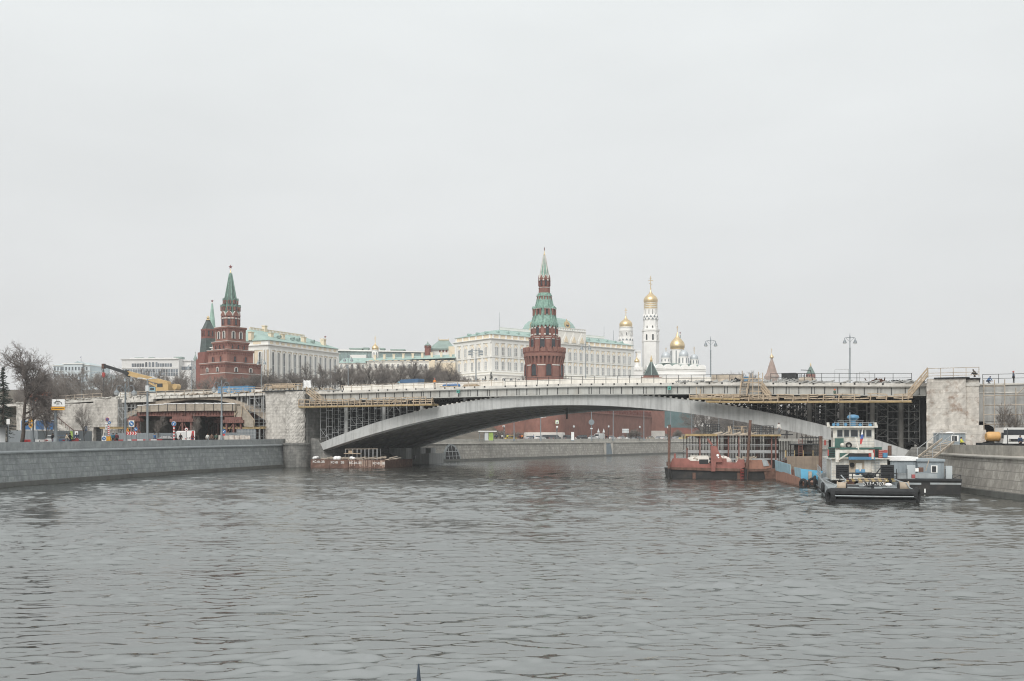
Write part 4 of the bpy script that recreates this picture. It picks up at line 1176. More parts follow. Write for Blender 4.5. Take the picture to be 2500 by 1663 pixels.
# arcaded terrace along the foot
m=MB();m.bx(-3.0,LP,-3.5,DP,12,35.2);m.build('terrace_wall',K['ivory'],t)
m=MB();m.bx(-3.2,LP,-3.7,DP,35.2,35.6);m.bx(-3.15,LP,-3.65,DP,31.6,31.8);m.build('terrace_cornice',K['plaster'],t)
pr=arched_window(2.0,3.2,K['plaster'],K['glasspane'],t=.35)
place_windows(pr,t,[(x,-3.5,30.6,0) for x in [0.0+i*4.6 for i in range(9)]]+[(-3.0,2+i*5,30.6,-PI/2) for i in range(5)],'terrace_arch')
# roofs: two wings and a raised middle with the square dome
MX0,MX1=33.0,60.5
m=MB()
zr0,zr1=zc+2.1,zc+5.6
for x0,x1,h0,h1 in ((-.3,MX0,1,0),(MX1,LP+.3,0,1)):
 a0=x0+(12 if h0 else 0);a1=x1-(13 if h1 else 0)
 m.add([(x0,-.3,zr0),(x1,-.3,zr0),(x1,DP+.3,zr0),(x0,DP+.3,zr0),(a0,9,zr1),(a1,9,zr1),(a1,DP-9,zr1),(a0,DP-9,zr1)],[(0,1,5,4),(1,2,6,5),(2,3,7,6),(3,0,4,7),(4,5,6,7),(0,3,2,1)])
m.build('roof',K['copper'],t)
m=MB()
for x0,x1 in ((12,MX0),(MX1,LP-13)): m.bx(x0,x1,8.8,9.0,zr1,zr1+1.1);m.bx(x0,x1,8.7,9.1,zr1+1.1,zr1+1.3)
m.build('ridge_railing',K['plaster'],t)
m=MB();m.extr([(-.55,0),(.55,0),(.62,.5),(.3,.95),(0,1.1),(-.3,.95),(-.62,.5)],'y',-.8,1.4);dm=m.build('dormer',K['copper'])
place_windows(dm,t,[(x,3.2,zr0+1.1,0) for x in (6.5,12.5,19,25.5,30,66,72.5,79,85,90)]+[(3.2,y,zr0+1.0,-PI/2) for y in (8,15,22)],'dormer')
zm=59.9
m=MB();m.bx(MX0,MX1,-.6,18,zc+.12,zm-.6);m.build('attic_storey',K['ivory'],t)
m=MB();m.bx(MX0-.3,MX1+.3,-.9,18.3,zm-.6,zm-.2)
for i in range(18): x=MX0+.3+i*(MX1-MX0-.6)/17;m.bx(x-.45,x+.45,-.6,-.2,zm-.2,zm+.75)
m.bx(MX0-.1,MX1+.1,-.75,-.1,zm+.75,zm+1.0);m.build('balustrade',K['plaster'],t)
gp=gable(5.0,5.6,K['ivory'],K['plaster']);place_windows(gp,t,[(MX0+2.9+i*5.42,-.75,zc+.5,0) for i in range(5)],'keel_gable')
m=MB();m.extr(keel(2.6,3.2),'y',-.15,.1);sg=m.build('gable_relief',K['cream']);place_windows(sg,t,[(MX0+2.9+i*5.42,-.92,zc+.9,0) for i in range(5)],'gable_relief')
cxd,cyd=46.5,12.0
m=MB();rd_=9.7*1.414
m.lathe([(rd_*.98,zm-.5),(rd_,zm+.6),(rd_*.98,zm+1.8),(rd_*.90,zm+3.7),(rd_*.76,zm+5.4),(rd_*.56,zm+6.5),(rd_*.40,zm+6.9),(rd_*.02,zm+7.0)],4,(cxd,cyd),rot=PI/4)
o=m.build('dome',K['copper'],t)
m=MB();m.k=0;m.lathe([(1.9,0),(1.9,.5),(1.2,.6),(1.2,.2)],16);m.extr(keel(2.2,3.0),'z',.1,.4);m.bx(-2.3,2.3,-2.6,-1.8,.05,.4)
m.k=1;m.lathe([(1.2,.3),(1.2,.35)],16)
cl=m.build('dome_clock',[K['gold'],K['glass']],t);cl.location=(cxd+4.2,cyd-9.0,zm+3.0);cl.rotation_euler=(RAD(80),0,0)
cl2=part(cl,'dome_clock',t,(cxd-9.0,cyd+2,zm+3.0));cl2.rotation_euler=(RAD(80),0,RAD(-90))
for x,y,h in ((12,9,8.5),(LP-13,9,6.5),(LP-6,9,5)):
 m=MB();m.cyl((x,y,zr1-.5),(x,y,zr1+h),.13,.06,n=6);m.build('flagpole',K['steelpole'],t)
m=MB();m.bx(LP-14,LP-11.5,14,17,zr1-2,zr1+1.6);m.build('roof_hatch',K['copper'],t)
# ---- round corner tower
d=316.0;mp=d/F
t=thing('corner_tower','round red brick tower with green tent and star before the grand palace','tower',(PX(1329,d),d,0),RAD(12))
m=MB();m.lathe([(49*mp,4),(47*mp,zz(928)),(45.6*mp,zz(895))],48);m.build('shaft',K['brick'],t,smooth=True)
m=MB();m.lathe([(50.5*mp,4),(50.5*mp,zz(1059)),(49.2*mp,zz(1056))],48);m.build('white_base',K['trim'],t,smooth=True)
m=MB();m.lathe([(45.8*mp,zz(895.3)),(46.6*mp,zz(894.8)),(46.6*mp,zz(892.8)),(45.8*mp,zz(892.3))],48);m.build('belt',K['trim'],t,smooth=True)
m=MB();m.lathe([(44.5*mp,zz(895)),(44.5*mp,zz(872)),(50.5*mp,zz(869)),(50.8*mp,zz(864.5)),(51.4*mp,zz(864)),(51.4*mp,zz(861.8)),(49.8*mp,zz(861.5)),(36*mp,zz(861.3))],48);m.build('gallery',K['brick_trim'],t,smooth=True)
n=30
m=MB()
for k in range(n):
 a=2*PI*k/n;ca,sa=math.cos(a),math.sin(a);w=.32
 q0,q1=45.6*mp,50.6*mp
 vs=[]
 for r,z in ((43*mp,zz(894)),(q0,zz(894)),(q1,zz(871)),(43*mp,zz(871))):
  for s_ in (-w,w): vs.append((r*ca-s_*sa,r*sa+s_*ca,z))
 m.add(vs,[(0,2,3,1),(2,4,5,3),(4,6,7,5),(0,1,7,6),(0,6,4,2),(1,3,5,7)])
m.lathe([(43*mp,zz(895)),(45.9*mp,zz(893)),(46.6*mp,zz(889.5)),(43*mp,zz(889))],48)
m.build('arcade_piers',K['brick'],t)
m=MB();m.lathe([(50.7*mp,zz(872.6)),(50.9*mp,zz(864.2))],48);m.lathe([(50.6*mp,zz(871.5)),(50.9*mp,zz(869))],48);m.build('gallery_band',K['brick'],t,smooth=True)
mer=MB();mer.extr([(-.62,0),(.62,0),(.62,1.25),(.42,1.5),(.12,1.1),(-.12,1.1),(-.42,1.5),(-.62,1.25)],'y',-.25,.25)
pr=mer.build('merlon',K['brick'])
place_windows(pr,t,[(math.sin(a)*50.4*mp,-math.cos(a)*50.4*mp,zz(861.7),a) for a in [2*PI*k/22 for k in range(22)]],'merlon')
m=MB();m.lathe([(37.4*mp,zz(866)),(37*mp,zz(830)),(38.8*mp,zz(828.5)),(38.8*mp,zz(825.8)),(31*mp,zz(825))],40);m.build('second_tier',K['brick'],t,smooth=True)
m=MB();m.lathe([(37.2*mp,zz(831.2)),(38*mp,zz(831)),(38*mp,zz(829.6)),(37.2*mp,zz(829.4))],40);m.lathe([(39*mp,zz(825.8)),(39.1*mp,zz(825))],40);m.build('belt',K['trim'],t,smooth=True)
pr=arched_window(1.5,3.4,K['brick_trim'],K['glass'],t=.25,mull=False)
place_windows(pr,t,[(math.sin(a)*37.3*mp,-math.cos(a)*37.3*mp,zz(851),a) for a in [RAD(-60+42*k-12+9) for k in range(6)]])
pr=arched_window(1.7,3.6,K['brick_trim'],K['glass'],t=.3,mull=False)
place_windows(pr,t,[(math.sin(a)*46.8*mp,-math.cos(a)*46.8*mp,zz(919),a) for a in [RAD(x-12) for x in (-75,-33.5,11,60)]])
m=MB();m.lathe([(31.6*mp,zz(826)),(31.2*mp,zz(798)),(32.2*mp,zz(797.5)),(32.2*mp,zz(794.5)),(30*mp,zz(794))],16,rot=PI/16);m.build('third_tier',K['brick'],t)
m=MB()
for k in range(16): a=2*PI*k/16+PI/16;m.cyl((31.6*mp*math.cos(a),31.6*mp*math.sin(a),zz(822)),(31.4*mp*math.cos(a),31.4*mp*math.sin(a),zz(803)),.3,n=6)
m.build('engaged_shafts',K['brick_trim'],t)
m=MB();
for k in range(16):
 a=2*PI*k/16+PI/16
 for z in (803,819): m.ball((31.7*mp*math.cos(a),31.7*mp*math.sin(a),zz(z)),.38,6)
m.build('white_capitals',K['trim'],t)
pr=arched_window(1.2,2.6,K['brick_trim'],K['glass'],t=.25,mull=False)
place_windows(pr,t,[(math.sin(a)*30.6*mp,-math.cos(a)*30.6*mp,zz(821),a) for a in [2*PI*k/8 for k in range(8)]])
def zz2(y): return zz(y)
m=MB();m.lathe([(31.8*mp,zz(793.5)),(31.4*mp,zz(790)),(29*mp,zz(782)),(26.5*mp,zz(771.5)),(19.5*mp,zz(740)),(14.6*mp,zz(716))],16,rot=PI/16);m.build('lower_tent',K['tile'],t)
m=MB();tg=MB();tg.extr([(-.9,.1),(.9,.1),(0,-1.3)],'y',-.2,.1);pr=tg.build('eave_tooth',K['tile'])
place_windows(pr,t,[(math.sin(a)*32.2*mp,-math.cos(a)*32.2*mp,zz(792.5),a) for a in [2*PI*k/22 for k in range(22)]],'eave_tooth')
m=MB()
for k in range(8):
 a=2*PI*k/8+PI/8
 m.bar((31.9*mp*math.cos(a),31.9*mp*math.sin(a),zz(792)),(14.8*mp*math.cos(a),14.8*mp*math.sin(a),zz(717)),.32)
m.build('tent_ribs',K['tile'],t)
def open_dormer(w,h,dpt):
 m=MB();m.k=0
 for c in (-1,1): m.bx(c*w/2-.2,c*w/2+.2,-dpt,-dpt+.4,0,h*.72)
 m.bx(-w/2,w/2,-dpt+.4,dpt,0,h*.72)
 m.k=1;m.extr([(-w/2-.35,h*.72),(w/2+.35,h*.72),(0,h)],'y',-dpt-.15,dpt)
 m.k=2;m.bx(-w/2-.3,w/2+.3,-dpt-.1,-dpt+.42,h*.66,h*.72)
 m.k=3;m.extr(arch_poly(w*.45,h*.58),'y',-dpt+.36,-dpt+.5)
 return m.build('dormer',[K['brick'],K['tile'],K['trim'],K['glass']])
pr=open_dormer(1.25,2.95,.75);place_windows(pr,t,[(math.sin(a)*22.5*mp,-math.cos(a)*22.5*mp,zz(771.5),a) for a in [2*PI*k/8 for k in range(8)]],'dormer')
pr=open_dormer(.9,1.95,.5);place_windows(pr,t,[(math.sin(a)*13.8*mp,-math.cos(a)*13.8*mp,zz(735),a) for a in [2*PI*k/8 for k in range(8)]],'dormer')
m=MB();m.lathe([(14.2*mp,zz(718)),(13.9*mp,zz(704.5)),(14.6*mp,zz(704)),(14.6*mp,zz(702.8)),(13.6*mp,zz(702)),(13.4*mp,zz(686)),(14.8*mp,zz(685)),(14.8*mp,zz(682))],8,rot=PI/8);m.build('lantern',K['brick'],t)
m=MB();m.lathe([(14.3*mp,zz(704.2)),(14.9*mp,zz(703.8)),(14.9*mp,zz(703))],8,rot=PI/8)
for k in range(8): a=2*PI*k/8+PI/8;m.ball((14.2*mp*math.cos(a),14.2*mp*math.sin(a),zz(685.5)),.3,6)
m.build('lantern_trim',K['trim'],t)
pr=arched_window(.65,1.9,K['brick_trim'],K['glass'],t=.14,mull=False);place_windows(pr,t,[(math.sin(a)*12.6*mp,-math.cos(a)*12.6*mp,zz(699),a) for a in [2*PI*k/8 for k in range(8)]])
gp=MB();gp.k=0;gp.extr([(-.62,0),(.62,0),(0,1.25)],'y',-.1,.2);gp.k=1;gp.extr([(-.75,0),(.75,0),(0,1.5)],'y',-.04,.2)
gp=gp.build('gable',[K['brick'],K['trim']]);place_windows(gp,t,[(math.sin(a)*13.6*mp,-math.cos(a)*13.6*mp,zz(682),a) for a in [2*PI*k/8 for k in range(8)]],'gable')
m=MB();m.lathe([(14*mp,zz(682)),(11.5*mp,zz(675)),(7.2*mp,zz(652)),(2.6*mp,zz(624))],8,rot=PI/8);m.build('upper_tent',K['tile'],t)
m=MB()
for k in range(8): a=2*PI*k/8+PI/8;m.bar((12.2*mp*math.cos(a),12.2*mp*math.sin(a),zz(677)),(2.7*mp*math.cos(a),2.7*mp*math.sin(a),zz(625)),.2)
m.build('tent_ribs',K['trim'],t)
star5('star',6.3*mp,zz(624),t,RAD(62),11*mp)
# ---- fortress wall with swallow tail battlements
def fort_wall(label,a,b,h,base=4.0,step=2.3):
 L=math.dist(a,b);t=thing('fortress_wall',label,'fortress wall',(a[0],a[1],0),math.atan2(b[1]-a[1],b[0]-a[0]),'red fortress walls')
 m=MB();m.bx(0,L,0,3,base,h-2.3);m.bx(0,L,-.35,.1,h-2.9,h-2.5);m.build('wall',K['brick'],t)
 m=MB();m.bx(0,L,-.2,0,base,base+1.3);m.build('white_base',K['trim'],t)
 mm=MB();mm.extr([(-.75,0),(.75,0),(.75,1.9),(.5,2.3),(.12,1.7),(-.12,1.7),(-.5,2.3),(-.75,1.9)],'y',0,.7);pr=mm.build('merlon',K['brick_trim'])
 place_windows(pr,t,[(.8+i*step,0,h-2.3,0) for i in range(int(L/step))],'merlon')
 return t
fort_wall('red battlemented fortress wall seen under the arch, running right from the round tower',(PX(1375,325),322),(PX(1592,432),432),17.2)
fort_wall('red fortress wall seen under the arch, running left from the round tower',(PX(1060,352),352),(PX(1284,318),319),14.5)
d=436.0;mp=d/F
t=thing('wall_tower','square red tower with dark tent poking over the bridge, left of the cathedral','tower',(PX(1590,d),d,0),RAD(38))
k=mp/2.81
m=MB();m.bx(-64*k,64*k,-64*k,64*k,3,zz(1000));m.bx(-50*k,50*k,-50*k,50*k,zz(1000),zz(921));m.frus(0,0,zz(921),zz(917),38*k,38*k,38*k,38*k);m.build('body',K['brick'],t)
m=MB();m.bx(-65*k,65*k,-65*k,65*k,3,zz(1052));m.build('white_base',K['trim'],t)
m=MB();m.frus(0,0,zz(917),zz(883),36*k,36*k,3*k,3*k);m.build('tent_spire',K['tile_black'],t)
m=MB();
for sx in (-1,1):
 for sy in (-1,1): m.bar((sx*36*k,sy*36*k,zz(917)),(sx*3*k,sy*3*k,zz(883)),.3)
m.build('tent_ribs',K['greyroof'],t)
m=MB();m.lathe([(.5,zz(884)),(.6,zz(879)),(.1,zz(868))],8);m.build('gilded_finial',K['gold'],t)
# ---- bell tower, belfry, cathedrals
d=620.0;mp=d/F
t=thing('bell_tower','tallest white bell tower with a big gold dome, right of the grand palace','bell tower',(PX(1588.5,d),d,0),RAD(8))
def seg(name,prof,n=8,mat='limewash',sm=False,rot=o8):
 m=MB();m.lathe([(r*mp,zz(y)) for r,y in prof],n,rot=rot);return m.build(name,K[mat],t,smooth=sm)
seg('lower_tier',[(21.2,990),(20.8,836),(22,835),(22,832)])
seg('middle_tier',[(20.6,832),(20.3,811),(21.8,809),(22,804.5),(19.5,803.8)])
seg('upper_tier',[(18.2,804),(17.8,783)])
m=MB();m.lathe([(17.6*mp,zz(783)),(17.9*mp,zz(772)),(16.4*mp,zz(769))],16);m.build('gable_ring',K['limewash'],t)
gp=MB();gp.k=0;gp.extr(keel(2.1,2.2),'y',-.15,.15);gp.k=1;gp.extr(keel(1.4,1.3),'y',-.2,-.1);gp=gp.build('gable',[K['limewash'],K['steelpole']])
place_windows(gp,t,[(math.sin(a)*17.6*mp,-math.cos(a)*17.6*mp,zz(781.5),a) for a in [2*PI*k/12 for k in range(12)]],'gable')
place_windows(gp,t,[(math.sin(a)*17.4*mp,-math.cos(a)*17.4*mp,zz(776),a) for a in [2*PI*(k+.5)/12 for k in range(12)]],'gable')
seg('drum',[(16.2,771),(16,756)],24,sm=True)
m=MB();m.lathe([(16.2*mp,zz(756)),(16.4*mp,zz(741))],24)
m.build('gilded_band',K['gold'],t,smooth=True)
m=MB()
for y in (755.5,751,746.5,742): m.lathe([(16.8*mp,zz(y)),(16.8*mp,zz(y-1.4))],24)
m.build('inscription_rings',K['ivory'],t,smooth=True)
m=MB();onion(m,17.3*mp,zz(741),35*mp,base=16.2*mp);m.build('dome',K['gold'],t,smooth=True)
m=MB();cross(m,zz(707),33*mp,.35);m.build('cross',K['gold'],t)
pr=arched_window(1.1,3.6,K['limewash'],K['glass'],t=.2,mull=False)
place_windows(pr,t,[(math.sin(a)*19.0*mp,-math.cos(a)*19.0*mp,zz(831.5),a) for a in [2*PI*k/8 for k in range(8)]],scale=(1,1,1.0))
pr=arched_window(.75,1.4,K['limewash'],K['glass'],t=.15,mull=False)
place_windows(pr,t,[(math.sin(a)*16.9*mp,-math.cos(a)*16.9*mp,zz(802),a) for a in [2*PI*k/8 for k in range(8)]])
pr=arched_window(.35,3.0,K['limewash'],K['glass'],t=.1,mull=False)
place_windows(pr,t,[(math.sin(a)*16.1*mp,-math.cos(a)*16.1*mp,zz(769),a) for a in [2*PI*k/12 for k in range(12)]],'slit')
d=600.0;mp=d/F
t=thing('belfry','white round belfry with a gold dome above the grand palace\'s right roof end','belfry',(PX(1528,d),d,0))
seg('body',[(19,990),(18.5,838),(18,832)],24,sm=True)
seg('drum',[(16.5,832),(16.2,810),(17,809),(17,807.5),(16.4,807),(16.4,801),(17.4,800.5),(17.4,799)],24,sm=True)
gp=MB();gp.k=0;gp.extr(keel(2.3,2.4),'y',-.15,.2);gp.k=1;gp.extr(keel(1.5,1.4),'y',-.2,-.1);gp=gp.build('gable',[K['limewash'],K['steelpole']])
place_windows(gp,t,[(math.sin(a)*17.2*mp,-math.cos(a)*17.2*mp,zz(833),a) for a in [2*PI*k/12 for k in range(12)]],'gable')
pr=arched_window(.5,1.7,K['limewash'],K['glass'],t=.12,mull=False);place_windows(pr,t,[(math.sin(a)*16.3*mp,-math.cos(a)*16.3*mp,zz(820),a) for a in [2*PI*k/9 for k in range(9)]])
m=MB();onion(m,16*mp,zz(799),29*mp,base=15.4*mp);m.build('dome',K['gold'],t,smooth=True)
m=MB();cross(m,zz(771),19*mp,.3);m.build('cross',K['gold'],t)
d=560.0;mp=d/F
t=thing('church','low white church with one small gold dome behind the grand palace\'s right end','church',(PX(1557,d),d,0))
m=MB();m.bx(-11*mp,12*mp,0,12,15,zz(896));m.bx(2*mp,12*mp,8,14,15,zz(856));m.bx(1*mp,13*mp,7.6,14.4,zz(856),zz(853));m.build('wall',K['limewash'],t)
for x in (-7,0,7):
 m=MB();m.extr([(q+x*mp,z+zz(905)) for q,z in keel(8*mp,12*mp)],'y',-.4,.6);m.build('gable',K['limewash'],t)
m=MB();m.lathe([(6.2*mp,zz(896)),(6.0*mp,zz(884))],20,(0,4));m.build('drum',K['limewash'],t,smooth=True)
m=MB();onion(m,6.6*mp,zz(884),15*mp,c=(0,4));cross(m,zz(870),9*mp,.2,(0,4));m.build('dome',K['gold'],t,smooth=True)
d=560.0;mp=d/F
t=thing('cathedral','white cathedral with arched gables, one big gold dome and three silver domes','cathedral',(PX(1662,d),d,0),RAD(14))
hw=66*mp
m=MB();m.bx(-hw,hw,0,18,12,zz(897));m.build('wall',K['limewash'],t)
m=MB();m.bx(-hw-.3,hw+.3,-.35,18.3,zz(905),zz(903.8));m.bx(-hw-.2,hw+.2,-.25,18.2,zz(915),zz(914));m.build('string_course',K['plaster'],t)
zk=zz(901)
nz_=6
for i in range(nz_):
 w=2*hw/nz_;x=-hw+(i+.5)*w
 m=MB();m.k=0;pp=[(-w/2,0),(w/2,0)]+[(w/2*math.cos(PI*q/10),(w/2)*1.05*math.sin(PI*q/10)) for q in range(11)]
 m.extr([(a+x,b+zk) for a,b in pp],'y',-.5,1.2);m.k=1;m.extr([(a*.72+x,b*.72+zk) for a,b in pp],'y',-.62,-.45)
 m.build('arched_gable',[K['limewash'],K['plaster']],t)
for y in (3,8,13):
 for s_ in (-1,1):
  m=MB();m.extr([(y+5*math.cos(PI*q/10)/2-0,zk+2.6*math.sin(PI*q/10)) for q in range(11)],'x',s_*hw-.5,s_*hw+.5);m.build('arched_gable',K['limewash'],t)
m=MB();m.add([(-hw,.8,zk+.6),(hw,.8,zk+.6),(hw,18,zk+.6),(-hw,18,zk+.6),(-hw*.55,9,zz(884)),(hw*.55,9,zz(884))],[(0,1,5,4),(1,2,5),(2,3,4,5),(3,0,4),(0,3,2,1)])
for i in range(nz_):
 w=2*hw/nz_;x=-hw+(i+.5)*w
 m.extr([(x+(w/2+.12)*math.cos(PI*q/8),zk+(w/2+.12)*1.05*math.sin(PI*q/8)) for q in range(9)],'y',1.2,7)
m.build('roof',K['greyroof'],t)
def cath_dome(px,y0,yb,rb_,ydrum,rd2,ytop,mat,yy,crossh):
 x=(px-1662)*mp
 m=MB();m.lathe([(rd2*mp,zz(ydrum)),(rd2*mp*.98,zz(y0)-.3),(rd2*mp*1.06,zz(y0)-.2),(rd2*mp*1.06,zz(y0))],24,(x,yy));m.build('drum',K['limewash'],t,smooth=True)
 m=MB()
 for k in range(8): a=2*PI*k/8+.2;px_,py_=x+rd2*mp*math.cos(a),yy+rd2*mp*math.sin(a);m.bx(px_-.22,px_+.22,py_-.22,py_+.22,zz(ydrum)+1,zz(y0)-.8)
 m.build('drum_slits',K['steelpole'],t)
 m=MB();h=(y0-ytop)*mp
 if mat == 'gold': onion(m,rb_*mp,zz(y0),h,base=rd2*mp*.95,c=(x,yy))
 else: m.lathe([(rb_*mp*.95,zz(y0)),(rb_*mp,zz(y0)+h*.22),(rb_*mp*.93,zz(y0)+h*.5),(rb_*mp*.70,zz(y0)+h*.76),(rb_*mp*.35,zz(y0)+h*.93),(.1,zz(y0)+h)],24,(x,yy))
 o=m.build('dome',K[mat],t,smooth=True)
 m=MB();cross(m,zz(ytop)-.1,crossh*mp,.22,(x,yy));m.build('cross',K['gold'],t)
cath_dome(1675.5,849,0,18.6,890,16.4,804,'gold',12,15)
cath_dome(1679,869,0,11.8,889,11.4,852,'silver',5,6)
cath_dome(1632.5,873,0,11.8,886,11.4,857,'silver',5,10)
cath_dome(1713,873.5,0,10.2,889,10.0,860,'silver',8,18)
m=MB()
for x in (-hw*.72,-hw*.2,hw*.3,hw*.8):
 m.bx(x-.4,x+.4,-.1,.05,zz(899),zz(896.5))
for x in frange(-hw*.9,hw*.9,7): m.bx(x-.3,x+.3,-.1,.05,zz(928),zz(919))
m.build('slit_windows',K['glass'],t)
pm=MB();pm.bx(-14,14,-8,-2,12,zz(921));pm.build('side_chapel',K['limewash'],t)
d=820.0;mp=d/F
t=thing('wall_tower','thin distant clock tower spire with green stages and a star, behind the cathedral gold dome','tower',(PX(1660.5,d),d,0))
m=MB();m.lathe([(5.5*mp,10),(5.5*mp,zz(868)),(4.2*mp,zz(866))],8,rot=o8);m.build('body',K['brick_old'],t)
m=MB();m.lathe([(4.6*mp,zz(870)),(4.6*mp,zz(866))],8);m.lathe([(2.6*mp,zz(866)),(1.5*mp,zz(840)),(.3,zz(818))],8);m.build('tent_spire',K['tile_dark'],t)
star5('star',3*mp,zz(818),t,.4,3*mp)
d=950.0;mp=d/F
t=thing('tent_church','far brown tented church roof with a little gold onion, over the bridge\'s right half','church',(PX(1884,d),d,0))
m=MB();m.lathe([(20*mp,10),(19*mp,zz(919)),(13*mp,zz(910)),(8*mp,zz(893)),(3.5*mp,zz(880)),(2.8*mp,zz(878)),(2.8*mp,zz(874))],8,rot=.2);m.build('tent_roof',MAT('brown_tent',(.30,.21,.17),.8,var=.2,scale=.3,dirt=(.24,.3,.27),damt=.5,dscale=.1),t)
m=MB();onion(m,4.8*mp,zz(875),13*mp,base=2.8*mp);cross(m,zz(862),11*mp,.3);m.build('dome',K['gold'],t,smooth=True)
d=700.0;mp=d/F
t=thing('wall_tower','far dark grey tower tent with a gold tip, over the bridge\'s right end','tower',(PX(1979,d),d,0),RAD(20))
m=MB();m.lathe([(11.5*mp,10),(11.5*mp,zz(914))],8);m.build('body',K['brick_old'],t)
m=MB();m.lathe([(11.5*mp,zz(914)),(2.2*mp,zz(895))],8);m.build('tent_spire',K['tile_dark'],t)
m=MB();m.lathe([(1.6*mp,zz(895)),(1.8*mp,zz(891)),(.3*mp,zz(886))],8);m.build('gilded_finial',K['gold'],t)
# ---- city blocks far left
K['pale']=MAT('pale_render',(.68,.67,.65),.85,var=.05,scale=.2)
K['paleblue']=MAT('pale_blue_render',(.56,.62,.64),.85,var=.05,scale=.2)
d=700.0;mp=d/F
t=thing('office_block','distant white block with rows of dark windows and central arches, above the yellow crane','building',(PX(297,d),d,0),RAD(-3))
m=MB();m.bx(0,142*mp,0,30,4,zz(878));m.bx(142*mp,168*mp,4,30,4,zz(892));m.bx(142*mp,162*mp,8,30,zz(892),zz(880));m.build('wall',K['pale'],t)
m=MB();m.bx(-.8,142.5*mp,-.8,30,zz(878),zz(876));m.bx(-.4,142.3*mp,-.3,30,zz(899),zz(898));m.bx(4,130*mp,4,26,zz(876),zz(873));m.bx(140*mp,163*mp,7,30,zz(880),zz(878.5));m.build('cornice',K['pale'],t)
for x0,x1,h in ((20,40,870.5),(55,66,870),(80,92,871.5),(118,138,869.5)):
 m=MB();m.bx(x0*mp,x1*mp,8,14,zz(874),zz(h));m.build('roof_plant',K['greyroof'],t)
wm=MB();wm.bx(-.75,.75,-.08,.1,0,2.4);wr=wm.build('window',K['glasspane'])
sp=[]
for i in range(16):
 x=28+i*6.3
 if 58 < x < 88: continue
 sp.append((x*mp,0,zz(896),0))
for yb in (910,919):
 for i in range(22): sp.append(((5+i*6.3)*mp,0,zz(yb),0))
for i in range(5): sp.append(((146+i*5)*mp,4,zz(903),0))
place_windows(wr,t,sp)
pr=arched_window(1.55,3.4,K['pale'],K['glasspane'],t=.15,mull=False);place_windows(pr,t,[((61.5+i*8.6)*mp,0,zz(896),0) for i in range(4)],'arched_window')
pr2=arched_window(1.4,1.7,K['pale'],K['glasspane'],t=.15,mull=False);place_windows(pr2,t,[((64+i*7.4)*mp,0,zz(906.5),0) for i in range(3)],'arched_window')
d=600.0;mp=d/F
t=thing('mansion','distant pale blue grey mansion with hipped roof and flag, behind bare trees','building',(PX(130,d),d,0),RAD(-6))
m=MB();m.bx(0,94*mp,0,24,4,zz(893));m.bx(94*mp,126*mp,2,22,4,zz(912));m.bx(30*mp,78*mp,-1.5,5,4,zz(890));m.build('wall',K['paleblue'],t)
m=MB();m.bx(-.6,95*mp,-.7,24.6,zz(893),zz(891.5));m.bx(30*mp-.5,78*mp+.5,-2,5,zz(890),zz(888));m.bx(-.3,95*mp,-.4,24.3,zz(907),zz(906));m.build('cornice',K['plaster'],t)
m=MB();m.add([(-.6,-.7,zz(891.5)),(95*mp,-.7,zz(891.5)),(95*mp,24,zz(891.5)),(-.6,24,zz(891.5)),(20*mp,10,zz(883)),(70*mp,10,zz(883))],[(0,1,5,4),(1,2,5),(2,3,4,5),(3,0,4)]);m.extr([(56*mp,zz(888)),(78*mp,zz(888)),(67*mp,zz(882.5))],'y',-2,4);m.build('roof',MAT('pale_zinc_roof',(.45,.52,.53),.6,var=.06),t)
sp=[]
for yb in (905,921,931): sp += [((4+i*8.2)*mp,0 if not 28 < 4+i*8.2 < 80 else -1.5,zz(yb),0) for i in range(11)]
wr2=MB();wr2.bx(-.5,.5,-.1,.1,0,2.0);wr2=wr2.build('window',K['glasspane']);place_windows(wr2,t,sp)
m=MB();m.cyl((67*mp,2,zz(883)),(67*mp,2,zz(870)),.12,n=6);m.build('flagpole',K['steelpole'],t)
m=MB();m.bx(64.5*mp,67*mp,1.9,2.0,zz(873.5),zz(871));m.build('flag',MAT('faded_flag',(.3,.3,.38),.8),t)
d=900.0;mp=d/F
t=thing('far_church','tiny hazy far church top with a cross, left of the stepped red tower','church',(PX(477,d),d,0))
m=MB();m.lathe([(4*mp,10),(4*mp,zz(880)),(5*mp,zz(876)),(2*mp,zz(869)),(.3,zz(866))],12);cross(m,zz(866),7*mp,.3);m.build('dome',K['greyroof'],t,smooth=True)
# green net wrapped building to the right of the fortress wall
d=500.0;mp=d/F
t=thing('wrapped_building','building wrapped in blue green netting, right of the red wall under the arch','building',(PX(1622,d),d+6,0))
m=MB();m.bx(0,78*mp,0,20,4,5.5+72*mp);m.build('netting',MAT('blue_green_net',(.10,.16,.165),.9,var=.2,scale=.3),t)
m=MB();m.bx(-.2,90*mp,-1.0,0,4,zz(1044));m.build('brick_base',K['brick_old'],t)
